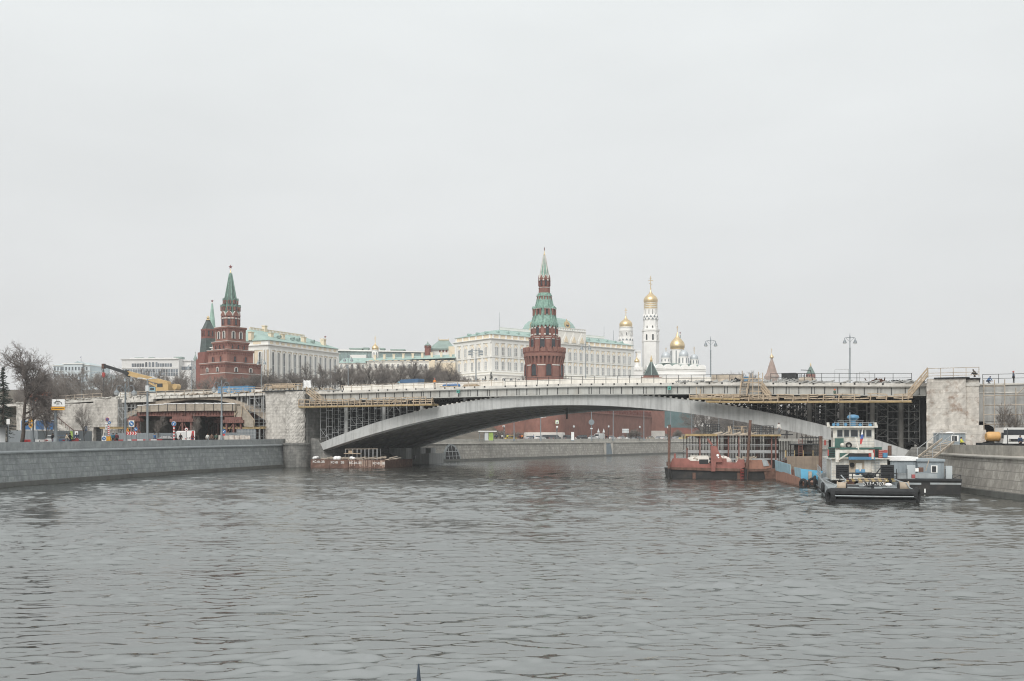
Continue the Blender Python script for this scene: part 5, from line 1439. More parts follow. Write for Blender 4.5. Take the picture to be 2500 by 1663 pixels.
# ------------------------------------------------------------------ boats and floating works
class Frame:
 """a thing's own frame on the water; turns measured photo points on its plane y = Y into local metres"""
 def __init__(s,ox,oy,rz): s.o=(ox,oy);s.rz=rz;s.c=math.cos(rz);s.s=math.sin(rz)
 def x(s,px,Y=0.0):
  k=(px-CX)/F
  return (k*(s.o[1]+Y*s.c)-s.o[0]+Y*s.s)/(s.c-k*s.s)
 def d(s,x,Y): return s.o[1]+x*s.s+Y*s.c
 def z(s,px,py,Y=0.0): return PZ(py,s.d(s.x(px,Y),Y))
 def box(s,m,p0,p1,Y0,Y1):
  x0,x1=s.x(p0[0],Y0),s.x(p1[0],Y0)
  xm=(p0[0]+p1[0])/2
  return m.bx(x0,x1,Y0,Y1,s.z(xm,p1[1],Y0),s.z(xm,p0[1],Y0))
 def pt(s,px,py,Y=0.0): return (s.x(px,Y),Y,s.z(px,py,Y))
 def thing(s,name,label,cat,group=None): return thing(name,label,cat,(s.o[0],s.o[1],0),s.rz,group)
 def w(s,x,y,z=0): return Vector((s.o[0]+x*s.c-y*s.s,s.o[1]+x*s.s+y*s.c,z))
def text(name,body,size,mat,parent,loc,rot=(PI/2,0,0),xs=1.0,ext=.01):
 cu=bpy.data.curves.new(name,'FONT');cu.body=body;cu.size=size;cu.extrude=ext
 cu.align_x='CENTER';cu.align_y='CENTER'
 tmp=bpy.data.objects.new('lettering',cu);COL.objects.link(tmp)
 dg=bpy.context.evaluated_depsgraph_get()
 me=bpy.data.meshes.new_from_object(tmp.evaluated_get(dg))
 bpy.data.objects.remove(tmp);bpy.data.curves.remove(cu)
 me.materials.clear();me.materials.append(mat)
 o=bpy.data.objects.new(name,me);COL.objects.link(o);o.parent=parent;o.location=loc;o.rotation_euler=rot;o.scale=(xs,1,1)
 return o
def flat(name,col,rough=.6,**k): 
 if name not in K: K[name]=MAT(name,col,rough,**k)
 return K[name]
flat('boat_white',(.66,.64,.58),.55,var=.06,scale=1.2,dirt=(.36,.28,.2),damt=.85,dscale=1.3,dlo=.47,streak=.55)
flat('boat_black',(.018,.02,.022),.5,var=.3,dirt=(.05,.05,.05),damt=.5)
flat('boat_grey',(.33,.36,.37),.6,var=.15,scale=1.0,dirt=(.2,.17,.14),damt=.5,streak=.4)
flat('boat_green',(.05,.125,.105),.55,var=.2,dirt=(.03,.07,.06),damt=.5)
flat('boat_blue',(.08,.22,.36),.5,var=.2,dirt=(.15,.3,.42),damt=.3)
flat('boat_red',(.33,.06,.05),.5,var=.2)
flat('paint_light',(.85,.85,.82),.6,var=.03)
flat('hull_red',(.27,.105,.085),.7,var=.18,scale=.9,dirt=(.15,.065,.05),damt=.7,dscale=.7,streak=.35)
flat('hull_dark',(.014,.014,.014),.65,var=.35,dirt=(.075,.06,.05),damt=.5,dscale=.8,streak=.2)
flat('hull_orange',(.29,.15,.105),.75,var=.2,scale=1.0,dirt=(.2,.09,.06),damt=.6,dscale=1.0,streak=.4)
flat('sky_blue',(.26,.40,.46),.6,var=.12,scale=1.0,dirt=(.36,.5,.54),damt=.5,streak=.35)
flat('mud_plate',(.24,.19,.145),.85,var=.15,scale=.8,dirt=(.33,.28,.22),damt=.6,dscale=.6,streak=.5)
flat('rebar',(.035,.028,.025),.8,var=.3)
flat('winch_beige',(.40,.33,.25),.7,var=.2,dirt=(.2,.14,.1),damt=.5)
flat('rope',(.55,.50,.42),.9)
flat('stripe_yellow',(.45,.34,.13),.6,var=.15,dirt=(.3,.2,.08),damt=.5)
# ---- the pusher tug
T=Frame(31.1,86.0,RAD(-14.5))
t=T.thing('tug_boat','white and green pusher tug with wide black bow fender and blue mast, nearest boat','tug boat')
def TP(x,y): return 2000+x/6.535,1000+y/6.535
m=MB()
HW=3.55
deck=lambda y: 1.05+.55*(y/26)
ys_=[0.2,3,8,14,20,25,27]
for s_ in (-1,1):
 pass
prof=[]
for y in ys_:
 w=HW*(1 if y < 24 else .86 if y < 26 else .7);z=deck(y)
 prof.append([(-w+.25,y,-.6),(-w,y,.35),(-w,y,z),(-w+.12,y,z),(-w+.12,y,z-.5),(w-.12,y,z-.5),(w-.12,y,z),(w,y,z),(w,y,.35),(w-.25,y,-.6)])
vs=[p for r in prof for p in r];n=10
fs=[(i*n+j,i*n+(j+1) % n,(i+1)*n+(j+1) % n,(i+1)*n+j) for i in range(len(prof)-1) for j in range(n)]
fs += [tuple(range(n)),tuple((len(prof)-1)*n+j for j in range(n-1,-1,-1))]
m.add(vs,fs);m.build('hull',K['boat_grey'],t)
m=MB();m.bx(-HW+.1,HW-.1,.1,.35,-.4,1.1);m.build('bow_plate',K['boat_black'],t)
m=MB()
for s_ in (-1,1):
 for y in (6.5,10.5,15,19): m.bx(s_*HW-.05 if s_ > 0 else -HW-.04,s_*HW+.04 if s_ > 0 else -HW+.05,y,y+.9,.5,deck(y)-.1)
 m.bx(-HW-.06 if s_ < 0 else HW-.05,-HW+.05 if s_ < 0 else HW+.06,.5,24,.28,.44)
m.each('rubbing_pad',K['boat_black'],t)
# bow fender: bowed rubber logs
def fender(z0,z1,d0,mat):
 m=MB();n=16
 lo=[];
 rows=[]
 for i in range(n+1):
  x=-HW+.12+(2*HW-.2)*i/n
  b=-.35*(1-(2*i/n-1)**2)
  rows.append([(x,.1,z0),(x,-d0*.6+b,z0),(x,-d0+b,z0+(z1-z0)*.3),(x,-d0+b,z0+(z1-z0)*.7),(x,-d0*.6+b,z1),(x,.1,z1)])
 vs=[p for r in rows for p in r];k=6
 fs=[(i*k+j,i*k+(j+1) % k,(i+1)*k+(j+1) % k,(i+1)*k+j) for i in range(n) for j in range(k)]+[tuple(range(k)),tuple(n*k+j for j in range(k-1,-1,-1))]
 m.add(vs,fs);return m.build('bow_fender',K[mat],t,smooth=True)
fender(.52,1.16,.75,'rubber');fender(-.35,.40,.85,'rubber');fender(.40,.52,.95,'boat_black')
m=MB();pts=[(-HW+.3+(2*HW-.6)*i/12,-.98-.35*(1-(2*i/12-1)**2),.55) for i in range(13)];m.tube(pts,.05,6);m.build('fender_rail',K['boat_grey'],t)
def tyre(name,parent,loc,r=.5,w=.28,rot=(0,0,0)):
 m=MB();pr=[]
 q=w/2
 m.lathe([(r*.55,-q*.8),(r*.8,-q),(r*.97,-q*.6),(r,0),(r*.97,q*.6),(r*.8,q),(r*.55,q*.8),(r*.5,0),(r*.55,-q*.8)],20)
 m.f=m.f[:-2];m.m=m.m[:-2]
 o=m.build(name,K['rubber'],parent,smooth=True);o.location=loc;o.rotation_euler=rot;return o
tyre('tyre_fender',t,(-HW+.1,-.45,.45),.72,.42,(0,RAD(90),RAD(25)))
tyre('tyre_fender',t,(HW+.05,-.2,.6),.70,.42,(0,RAD(90),RAD(-20)))
tyre('tyre_fender',t,(-HW-.15,24.3,.75),.62,.3,(0,RAD(90),0))
tyre('tyre_fender',t,(-HW-.15,7.6,.85),.5,.25,(0,RAD(90),0))
# fore deck gear
m=MB()
for a in (350,1345):
 p=TP(a,1235);x=T.x(p[0],1.6);z=T.z(*p,1.6)
 m.cyl((x-.28,1.6,z),(x+.35,1.6,z),.42,n=16);m.cyl((x-.36,1.6,z),(x-.28,1.6,z),.5,n=16);m.cyl((x+.35,1.6,z),(x+.43,1.6,z),.5,n=16)
m.each('winch_drum',K['winch_beige'],t,smooth=True,per=3)
for a in (430,1262): tyre('winch_cheek',t,(T.x(TP(a,1235)[0],1.6),1.5,T.z(*TP(a,1240),1.6)),.46,.14,(0,RAD(90),0))
m=MB();T.box(m,TP(712,1152),TP(1016,1228),3.2,3.3);m.build('name_board',K['boat_black'],t)
pc=TP(864,1192);text('lettering','БТМ-302',.47,K['paint_light'],t,(T.x(pc[0],3.18),3.18,T.z(*pc,3.18)),(PI/2,0,0),xs=.98)
m=MB()
for a,b,c,d_ in ((600,1178,720,1200),(450,1212,640,1232),(480,1255,700,1275),(1010,1255,1250,1275),(640,1232,860,1245),(1006,1215,1100,1228)):
 T.box(m,TP(a,b),TP(c,d_),2.2,2.7)
m.each('deck_beam',K['boat_black'],t)
m=MB()
for a,b,c,d_ in ((585,1180,720,1198),(470,1250,690,1256),(1020,1248,1240,1255)): T.box(m,TP(a,b),TP(c,d_),2.1,2.2)
m.each('deck_plate',K['boat_grey'],t)
m=MB();T.box(m,TP(630,1100),TP(1060,1200),3.6,4.4);m.build('deck_locker',K['winch_beige'],t)
m=MB();T.box(m,TP(440,1105),TP(560,1195),3.4,4.0);m.build('rusty_box',K['rust'],t)
m=MB();p=TP(1105,1205);m.ball((T.x(p[0],2.4),2.4,T.z(*p,2.4)),.33,10,.6);m.build('white_sack',K['snow'],t)
m=MB();p=TP(850,1235);x=T.x(p[0],1.0);m.cyl((x,.9,.9),(x,.9,1.5),.12,n=8);m.cyl((x-.5,.9,1.35),(x+.5,.9,1.35),.08,n=8);m.build('bitt',K['boat_black'],t)
# striped bar
a=T.pt(*TP(420,1140),2.6);b=T.pt(*TP(1270,1142),2.6)
for k in range(16):
 p=Vector(a).lerp(Vector(b),k/16);q=Vector(a).lerp(Vector(b),(k+1)/16)
 m=MB();m.cyl(p,q,.042,n=8);m.build('bar_stripe',K['stripe_yellow'] if k % 2 == 0 else K['boat_black'],t)
a=T.pt(*TP(455,1112),3.0);b=T.pt(*TP(1200,1112),3.0)
for k in range(14):
 p=Vector(a).lerp(Vector(b),k/14);q=Vector(a).lerp(Vector(b),(k+1)/14)
 m=MB();m.cyl(p,q,.042,n=8);m.build('bar_stripe',K['stripe_yellow'] if k % 2 else K['boat_black'],t)
m=MB();m.tube([T.pt(*TP(x,y),Y) for x,y,Y in ((255,1240,.8),(290,1190,1.4),(420,1140,2.6))],.05);m.tube([T.pt(*TP(x,y),Y) for x,y,Y in ((1200,1112,3),(1270,1140,2.6),(1400,1180,1.2),(1445,1255,.7))],.05);m.build('bow_rail',K['boat_grey'],t)
m=MB();m.tube([(-HW+.05,y,deck(y)+.02+.0) for y in (1,6,14,24)],.06);m.tube([T.pt(*TP(100,1130),12),T.pt(*TP(240,1195),4.5)],.05);m.tube([T.pt(*TP(350,1050),6),T.pt(*TP(430,1140),2.6)],.06);m.build('side_rail',K['boat_grey'],t)
# main deck house
Yh=14.5
m=MB();T.box(m,TP(190,790),TP(1085,1130),Yh,Yh+8.5);m.build('deck_house',K['boat_white'],t)
m=MB()
x0,x1=T.x(TP(190,0)[0],Yh),T.x(TP(1085,0)[0],Yh);zt_=T.z(*TP(600,790),Yh)
m.bx(x0-.4,x1+.35,Yh-.35,Yh+9,zt_,zt_+.09);m.build('house_roof',K['boat_white'],t)
m=MB()
for k in range(7): z=T.z(*TP(600,1120-k*46),Yh);m.bx(x0,x1,Yh-.012,Yh-.002,z,z+.025)
m.build('plank_seams',K['boat_grey'],t)
m=MB();T.box(m,TP(480,805),TP(832,1000),Yh-.10,Yh-.02);m.build('engine_casing',K['winch_beige'],t);
m=MB();T.box(m,TP(585,855),TP(685,1000),Yh-.16,Yh-.11);m.build('casing_door',K['boat_white'],t)
m=MB();T.box(m,TP(720,810),TP(830,1000),Yh-.15,Yh-.11);m.build('casing_door',K['boat_white'],t)
p=TP(522,884);m=MB();m.cyl((T.x(p[0],Yh),Yh-.35,T.z(*p,Yh)),(T.x(p[0],Yh),Yh-.1,T.z(*p,Yh)),.24,n=16);m.build('porthole',K['black'],t)
m=MB();T.box(m,TP(472,755),TP(888,800),Yh-.75,Yh-.3);m.build('blue_canopy',K['boat_blue'],t)
m=MB()
for x in (890,955): m.bar(T.pt(*TP(x,790),Yh-.2),T.pt(*TP(x,1000),Yh-.2),.05)
for k in range(7): m.bar(T.pt(*TP(890,800+k*30),Yh-.2),T.pt(*TP(955,800+k*30),Yh-.2),.04)
m.build('ladder',K['steelpole'],t)
for a,b in ((272,475),(985,1195)):
 m=MB();T.box(m,TP(a,885),TP(b,1105),10.6,11.2);o=m.build('push_post',K['boat_black'],t)
 m=MB()
 for k in range(6): T.box(m,TP(a+12,905+k*33),TP(b-12,918+k*33),10.45,10.6)
 m.each('louvre',K['boat_black'],o)
m=MB()
for y in (1018,1075): m.bar(T.pt(*TP(330,y),8.5),T.pt(*TP(1235,y),8.5),.09)
for x in (330,530,965,1150,1235): m.bar(T.pt(*TP(x,1010),8.5),T.pt(*TP(x,1130),8.5),.08)
m.bar(T.pt(*TP(880,1060),8.7),T.pt(*TP(990,920),8.7),.1);m.build('deck_railing',K['boat_black'],t)
m=MB();p=T.pt(*TP(600,1000),9);q=T.pt(*TP(710,1000),9)
m.cyl((p[0]-.12,9,p[2]),(p[0]+.22,9,p[2]),.28,n=12);m.cyl((q[0]-.22,9,q[2]),(q[0]+.12,9,q[2]),.28,n=12);m.cyl((p[0],9,p[2]),(q[0],9,q[2]),.1,n=8);m.build('windlass',K['boat_blue'],t)
m=MB();r5=random.Random(5)
for k in range(14): p=T.pt(*TP(720+r5.uniform(0,180),1035+r5.uniform(0,40)),8+r5.uniform(0,1));m.ball(p,r5.uniform(.1,.25),7)
m.each('chain_heap',K['boat_black'],t)
# upper deck
Yg=13.6
m=MB();T.box(m,TP(262,645),TP(312,840),Yg,Yg+.3);T.box(m,TP(312,650),TP(855,692),Yg,Yg+.3);m.bar(T.pt(*TP(312,800),Yg+.15),T.pt(*TP(470,695),Yg+.15),.13);m.bar(T.pt(*TP(850,690),Yg+.15),T.pt(*TP(852,790),Yg+.15),.2);m.build('gantry',K['boat_white'],t)
m=MB();T.box(m,TP(150,600),TP(255,765),Yh+1.0,Yh+2.2);o=m.build('vent_box',K['boat_green'],t)
m=MB();
for k in range(4): T.box(m,TP(160,615+k*38),TP(250,632+k*38),Yh+.9,Yh+1.0)
m.each('louvre',K['boat_black'],o)
m=MB();T.box(m,TP(885,600),TP(1000,765),Yh+1.6,Yh+2.6);o=m.build('vent_box',K['boat_green'],t)
m=MB();
for k in range(4): T.box(m,TP(895,625+k*36),TP(950,645+k*36),Yh+1.5,Yh+1.6)
m.each('louvre',K['boat_black'],o)
m=MB();T.box(m,TP(330,605),TP(885,640),Yh+1.5,Yh+1.6);T.box(m,TP(330,695),TP(560,760),Yh+1.8,Yh+2.2);m.build('green_bulwark',K['boat_green'],t)
m=MB();T.box(m,TP(795,640),TP(888,765),Yh+.2,Yh+.7);m.build('red_cabinet',K['boat_red'],t)
m=MB();T.box(m,TP(952,645),TP(1090,780),Yh+.4,Yh+1.0);o=m.build('fire_board',K['boat_red'],t)
m=MB();
for k in range(4): T.box(m,TP(960,655+k*32),TP(1030,660+k*32),Yh+.36,Yh+.4)
m.each('board_slat',K['boat_white'],o)
m=MB();p=TP(1055,720);m.cyl((T.x(p[0],Yh),Yh+.2,T.z(*TP(1055,765),Yh)),(T.x(p[0],Yh),Yh+.2,T.z(*TP(1055,690),Yh)),.24,n=12);m.build('blue_barrel',K['boat_blue'],t)
m=MB();T.box(m,TP(470,700),TP(790,755),Yh+1.0,Yh+2.0);m.build('dark_locker',K['boat_black'],t)
# wheelhouse
Yw=17.5
m=MB();T.box(m,TP(222,290),TP(880,770),Yw,Yw+3.6);m.build('wheelhouse',K['boat_white'],t)
x0,x1=T.x(TP(222,0)[0],Yw),T.x(TP(880,0)[0],Yw);zr_=T.z(*TP(550,290),Yw)
m=MB();m.bx(x0-.35,x1+.3,Yw-.45,Yw+4.0,zr_,zr_+.16);m.build('wheelhouse_roof',K['boat_white'],t)
for a,b in ((290,370),(400,475),(505,615),(645,722),(752,832)):
 m=MB();m.k=0;T.box(m,TP(a,328),TP(b,432),Yw-.05,Yw+.02);m.k=1
 for q in ((a-5,322,a,438),(b,322,b+5,438),(a,322,b,328),(a,432,b,438)): T.box(m,TP(q[0],q[1]),TP(q[2],q[3]),Yw-.08,Yw-.01)
 m.build('window',[K['glass'],K['boat_grey']],t)
m=MB()
for y in (1.0,2.3): m.bx(x0-.03,x0+.05,Yw+y-.4,Yw+y+.5,zr_-1.0,zr_-.3)
m.each('side_window',K['glass'],t)
m=MB()
for k in range(6): z=T.z(*TP(600,470+k*42),Yw);m.bx(x0,x1,Yw-.012,Yw-.002,z,z+.025)
m.build('plank_seams',K['boat_grey'],t)
m=MB();T.box(m,TP(250,458),TP(390,610),Yw-.22,Yw-.02);m.build('green_door',K['boat_green'],t)
m=MB();p=TP(470,568);o=tyre('life_ring',t,(T.x(p[0],Yw),Yw-.15,T.z(*p,Yw)),.32,.14,(RAD(90),0,0))
m=MB();p=TP(365,568);m.ball((T.x(p[0],Yw),Yw-.4,T.z(*p,Yw)),.24,10);m.build('searchlight',K['boat_white'],t)
m=MB();T.box(m,TP(240,205),TP(870,212),Yw-.2,Yw-.16);T.box(m,TP(240,232),TP(870,238),Yw-.2,Yw-.16)
for x in (240,300,385,490,600,690,780,865): T.box(m,TP(x,195),TP(x+8,268),Yw-.2,Yw-.14)
m.build('roof_rail',K['boat_grey'],t)
m=MB()
for a,y in ((230,240),(295,240),(420,240),(650,245),(810,248)): p=TP(a,y);m.cyl((T.x(p[0],Yw),Yw-.3,T.z(*p,Yw)),(T.x(p[0],Yw),Yw+.1,T.z(*p,Yw)),.16,n=12)
m.each('roof_lamp',K['boat_blue'],t)
m=MB();p=TP(540,250);q=TP(540,175);x=T.x(p[0],Yw+.6)
m.lathe([(.28,T.z(*p,Yw+.6)-.1),(.25,T.z(*q,Yw+.6)),(.42,T.z(*TP(540,160),Yw+.6)),(.62,T.z(*TP(540,130),Yw+.6)),(.55,T.z(*TP(540,98),Yw+.6)),(.2,T.z(*TP(540,82),Yw+.6))],16,(x,Yw+.6));m.build('blue_mast',K['boat_blue'],t,smooth=True)
m=MB();m.cyl(T.pt(*TP(490,265),Yw),T.pt(*TP(490,45),Yw),.04,n=6);m.bar(T.pt(*TP(290,180),Yw),T.pt(*TP(710,180),Yw),.04);m.build('aerial',K['boat_grey'],t)
for a in (145,905):
 m=MB();T.box(m,TP(a-20,240),TP(a+25,275),Yw+.3,Yw+.8);p=TP(a,220);m.cyl((T.x(p[0],Yw),Yw+.5,T.z(*TP(a,240),Yw)),(T.x(p[0],Yw),Yw+.5,T.z(*TP(a,205),Yw)),.14,n=10);m.build('side_lamp',K['boat_white'],t)
m=MB();m.cyl(T.pt(*TP(655,560),Yh),T.pt(*TP(700,300),Yh),.03,n=6);o=m.build('flagstaff',K['boat_white'],t)
cols=[K['paint_light'],flat('flag_blue',(.06,.12,.35)),flat('flag_red',(.45,.04,.04))]
m=MB();FP=[(683,330,690,330),(668,400,700,395),(660,440,706,430),(655,470,703,460),(650,545,672,560)]
for k,c in ((0,0),(1,1),(2,1),(3,2)):
 a,b=FP[k],FP[k+1];m.k=c
 A=T.pt(a[0],a[1]) ;q=[T.pt(*TP(a[0],a[1]),Yh-.05),T.pt(*TP(a[2],a[3]),Yh-.15),T.pt(*TP(b[2],b[3]),Yh-.2),T.pt(*TP(b[0],b[1]),Yh-.05)]
 m.add(q+[(x,y+.03,z) for x,y,z in q],[(0,1,2,3),(4,7,6,5),(0,4,5,1),(1,5,6,2),(2,6,7,3),(3,7,4,0)])
m.build('flag',cols,t)
m=MB();m.bar(T.pt(*TP(630,640),Yh),T.pt(*TP(580,440),Yh+.2),.12);m.bar(T.pt(*TP(590,610),Yh),T.pt(*TP(690,590),Yh),.08);m.build('davit',K['boat_white'],t)
m=MB();T.box(m,TP(80,490),TP(112,570),Yh+4,Yh+4.3);m.build('red_lamp_board',K['boat_red'],t)
m=MB();T.box(m,TP(135,640),TP(155,740),Yh+.2,Yh+.5);m.build('extinguisher',K['boat_red'],t)
m=MB()
for x,y0,y1 in ((110,765,860),(190,800,1130)): m.bar(T.pt(*TP(x,y0),Yh-1.2),T.pt(*TP(x,y1),Yh-1.2),.07)
m.bar(T.pt(*TP(100,765),Yh-1),T.pt(*TP(190,795),Yh-1.2),.09)
m.each('stanchion',K['boat_grey'],t)
m=MB()
for k in range(6): m.bar((-HW+.1,16+k*1.5,deck(16)),(-HW+.1,16+k*1.5,deck(16)+1.0),.05)
for z in (.5,1.0): m.bar((-HW+.1,16,deck(16)+z),(-HW+.1,24,deck(24)+z),.05)
m.build('side_rail',K['boat_grey'],t)
# ---- the red work pontoon
B=Frame(21.6,136.0,RAD(-3.0))
t=B.thing('work_pontoon','rust red pontoon with tall red fin and dark hull, moored beside the leaning steel pile','pontoon')
def BP(x,y): return 1620+x/5.8925,1020+y/5.8925
def poly(fr,pts,Y,conv): return [(fr.x(conv(*p)[0],Y),fr.z(*conv(*p),Y)) for p in pts]
m=MB();m.extr(poly(B,[(100,740),(1545,745),(1640,760),(1650,900),(1590,940),(180,940),(125,900)],0,BP),'y',0,8.5);m.build('hull',K['hull_dark'],t)
m=MB();m.extr(poly(B,[(90,690),(135,585),(340,585),(390,620),(510,625),(515,668),(645,668),(700,590),(905,585),(910,640),(1050,650),(1085,600),(1160,600),(1170,712),(1100,740),(690,722),(100,715)],-.15,BP),'y',-.15,.35);m.build('side_plating',K['hull_red'],t)
m=MB();m.extr(poly(B,[(95,712),(700,722),(1180,735),(1540,735),(1540,770),(1180,775),(700,765),(105,745)],-.25,BP),'y',-.25,.1);m.build('rubbing_strake',K['rust'],t)
m=MB();m.extr(poly(B,[(1200,615),(1420,605),(1500,620),(1560,715),(1440,740),(1180,735)],-.2,BP),'y',-.2,.5);m.build('end_plating',K['hull_orange'],t)
m=MB();m.extr(poly(B,[(1415,605),(1490,615),(1520,690),(1440,700)],-.3,BP),'y',-.3,-.2);m.build('grey_patch',K['boat_grey'],t)
m=MB();m.extr(poly(B,[(1440,745),(1650,740),(1645,890),(1470,900)],-.15,BP),'y',-.15,3);m.build('bow_block',K['rust'],t)
m=MB();B.box(m,BP(515,600),BP(645,665),-.1,.2);o=m.build('black_grille',K['boat_black'],t)
# fin with holes
m=MB();m.extr(poly(B,[(680,405),(755,405),(845,590),(845,640),(755,640),(745,772),(690,772)],-.55,BP),'y',-.55,-.05);m.build('fin',K['hull_red'],t)
m=MB();m.extr(poly(B,[(625,300),(650,300),(710,390),(690,400),(640,345)],-.4,BP),'y',-.4,-.25);m.build('fin_arm',K['hull_red'],t)
m=MB()
for a,b,r in ((778,540,.17),(790,572,.1)): p=B.pt(*BP(a,b),-.57);m.cyl((p[0],-.58,p[2]),(p[0],-.5,p[2]),r,n=12)
m.each('fin_hole',K['snow'],t)
m=MB()
for a,b in ((668,592),(668,640)): B.box(m,BP(a-10,b-12),BP(a+12,b+14),-.6,-.5)
m.each('fin_slot',K['black'],t)
m=MB()
for a in (1112,1160): m.bar(B.pt(*BP(a,735),-.4),B.pt(*BP(a,915),-.4),.06)
for k in range(8): m.bar(B.pt(*BP(1112,745+k*22),-.4),B.pt(*BP(1160,745+k*22),-.4),.05)
m.build('red_ladder',K['boat_red'],t)
m=MB();
for a in (440,1080): B.box(m,BP(a-22,790),BP(a+22,880),-.12,.1)
m.each('hull_bracket',K['rust'],t)
m=MB();B.box(m,BP(150,515),BP(178,590),.3,.6);m.build('bollard',K['hull_red'],t)
m=MB();m.bx(B.x(BP(100,0)[0])+.3,B.x(BP(1500,0)[0]),.35,8.4,1.5,2.1);m.build('deck',K['rust'],t)
r6=random.Random(6)
m=MB()
for k in range(10):
 p=B.pt(*BP(r6.uniform(390,660),r6.uniform(560,590)),1.5);m.frus(p[0],p[1],2.05,p[2]+.1,.5,.5,.35,.3)
m.build('snow_sheet',K['dusty'],t)
m=MB();p=B.pt(*BP(860,560),2);m.ball((p[0],2,2.5),.85,12,.7);p=B.pt(*BP(900,580),2);m.ball((p[0],2,2.3),.8,10,.8);p=B.pt(*BP(1100,600),1);m.ball((p[0],1,2.2),.6,10,.6);p=B.pt(*BP(1260,600),1);m.ball((p[0],1,2.2),.6,10,.5)
m.each('white_tarp_heap',flat('pinkish_tarp',(.58,.52,.48),.85,var=.1),t,smooth=True)
m=MB();B.box(m,BP(390,545),BP(640,600),2.2,3.2);m.build('pale_crate',K['boat_white'],t)
m=MB()
for k in range(40):
 p=B.pt(*BP(r6.uniform(380,1350),r6.uniform(560,610)),r6.uniform(1,3));m.bar(p,(p[0]+r6.uniform(-1,1),p[1]+r6.uniform(-.5,.5),p[2]+r6.uniform(-.3,.3)),.08,.12)
m.each('loose_timber',K['wood_grey'],t)
# ---- reinforcement cage with platform, standing behind the pontoon
C=Frame(B.w(0,9.2).x,B.w(0,9.2).y,RAD(-3))
t=C.thing('reinforcement_cage','big cage of dark vertical bars under a yellow edged platform, behind the red pontoon','rebar cage')
xa,xb,xc=C.x(BP(330,0)[0]),C.x(BP(1650,0)[0]),C.x(BP(1820,0)[0],3)
zt_=C.z(*BP(800,255));zb_=.6
m=MB();r=.06
xs=frange(xa,xb,62)
for i,x in enumerate(xs):
 if r6.random() < .92: m.bx(x-r*(.85 if i > 22 else .5),x+r*(.85 if i > 22 else .5),0,.1,zb_,zt_)
for i,x in enumerate(frange(xa+.1,xb-.1,30)):
 if r6.random() < .9: m.bx(x-.035,x+.035,4.2,4.3,zb_,zt_)
for y in frange(.4,4,7): m.bx(xb-.05,xb+.05,y,y+.08,zb_,zt_)
for x in frange(xb+.3,xc,10): m.bx(x-.05,x+.05,3,3.1,zb_,zt_-.8)
m.each('bar',K['rebar'],t)
m=MB()
for y,th in ((292,.06),(385,.05),(405,.05),(475,.16),(500,.1),(590,.14)):
 z=C.z(*BP(800,y));m.bx(xa,xb,-.08,0,z-th,z+th*.4);m.bx(xa,xb,4.15,4.2,z-th*.6,z+th*.4)
m.each('hoop',K['scaf'],t)
m=MB()
for a in (335,520,770,930,1080,1550,1610):
 x=C.x(BP(a,0)[0]);m.bx(x-.09,x+.09,-.25,-.1,.6,zt_-(1.8 if a < 400 else .1))
for a in (930,1380,1545): x=C.x(BP(a,0)[0]);m.bx(x-.28,x+.28,1.5,1.9,.6,zt_)
m.each('red_stanchion',K['redsteel'],t)
m=MB();x0,x1=C.x(BP(310,0)[0],-.6),C.x(BP(1690,0)[0],-.6);xq,xr=C.x(BP(620,0)[0],-.6),C.x(BP(1840,0)[0],1)
m.bx(x0,x1,-.6,4.8,zt_+.0,zt_+.14);m.build('platform_floor',K['wood_grey'],t)
m=MB();z1=C.z(*BP(800,232),-.7);m.bx(x0,C.x(BP(770,0)[0],-.7),-.72,-.6,zt_-.1,z1);m.bx(C.x(BP(1250,0)[0],-.7),x1,-.72,-.6,zt_-.12,z1-.12);m.build('yellow_edge',K['yellow_beam'],t)
m=MB();m.bx(x1,xr,0,4.5,zt_+.05,zt_+.2);m.build('dark_floor',K['dark'],t)
m=MB()
for a0,a1,y0 in ((605,810,95),(1300,1585,115)):
 X0,X1=C.x(BP(a0,0)[0],1),C.x(BP(a1,0)[0],1);ztop_=C.z(*BP(900,y0),1)
 for x in frange(X0,X1,4 if a0 < 700 else 6):
  for y in (1,3): m.bx(x-.04,x+.04,y,y+.08,zt_,ztop_)
 for z in frange(zt_+.6,ztop_,4):
  for y in (1,3): m.bx(X0,X1,y,y+.05,z-.04,z+.02)
m.build('rail_frame',K['dark'],t)
m=MB()
for a in (950,970,990,1145,1160): x=C.x(BP(a,0)[0],1);m.bar((x,1.4,zt_),(x-.25+.1*r6.random(),1.4,C.z(*BP(a,118),1)),.11)
for y in (120,170): m.bar(C.pt(*BP(1000,y),1),C.pt(*BP(1200,y+5),1),.05)
m.each('timber_prop',K['wood'],t)
m=MB()
for k in range(20): x=r6.uniform(xa+3,xb-4);m.bar((x,.5,zt_+.15),(x+1.2,1.0,zt_+.15+r6.random()*.5),.1,.12)
m.each('loose_board',K['wood_grey'],t)
# dock: black float under the cage
m=MB();m.bx(xa-.3,xc+.5,-.4,5,-.5,.65);m.build('float',K['hull_dark'],t)
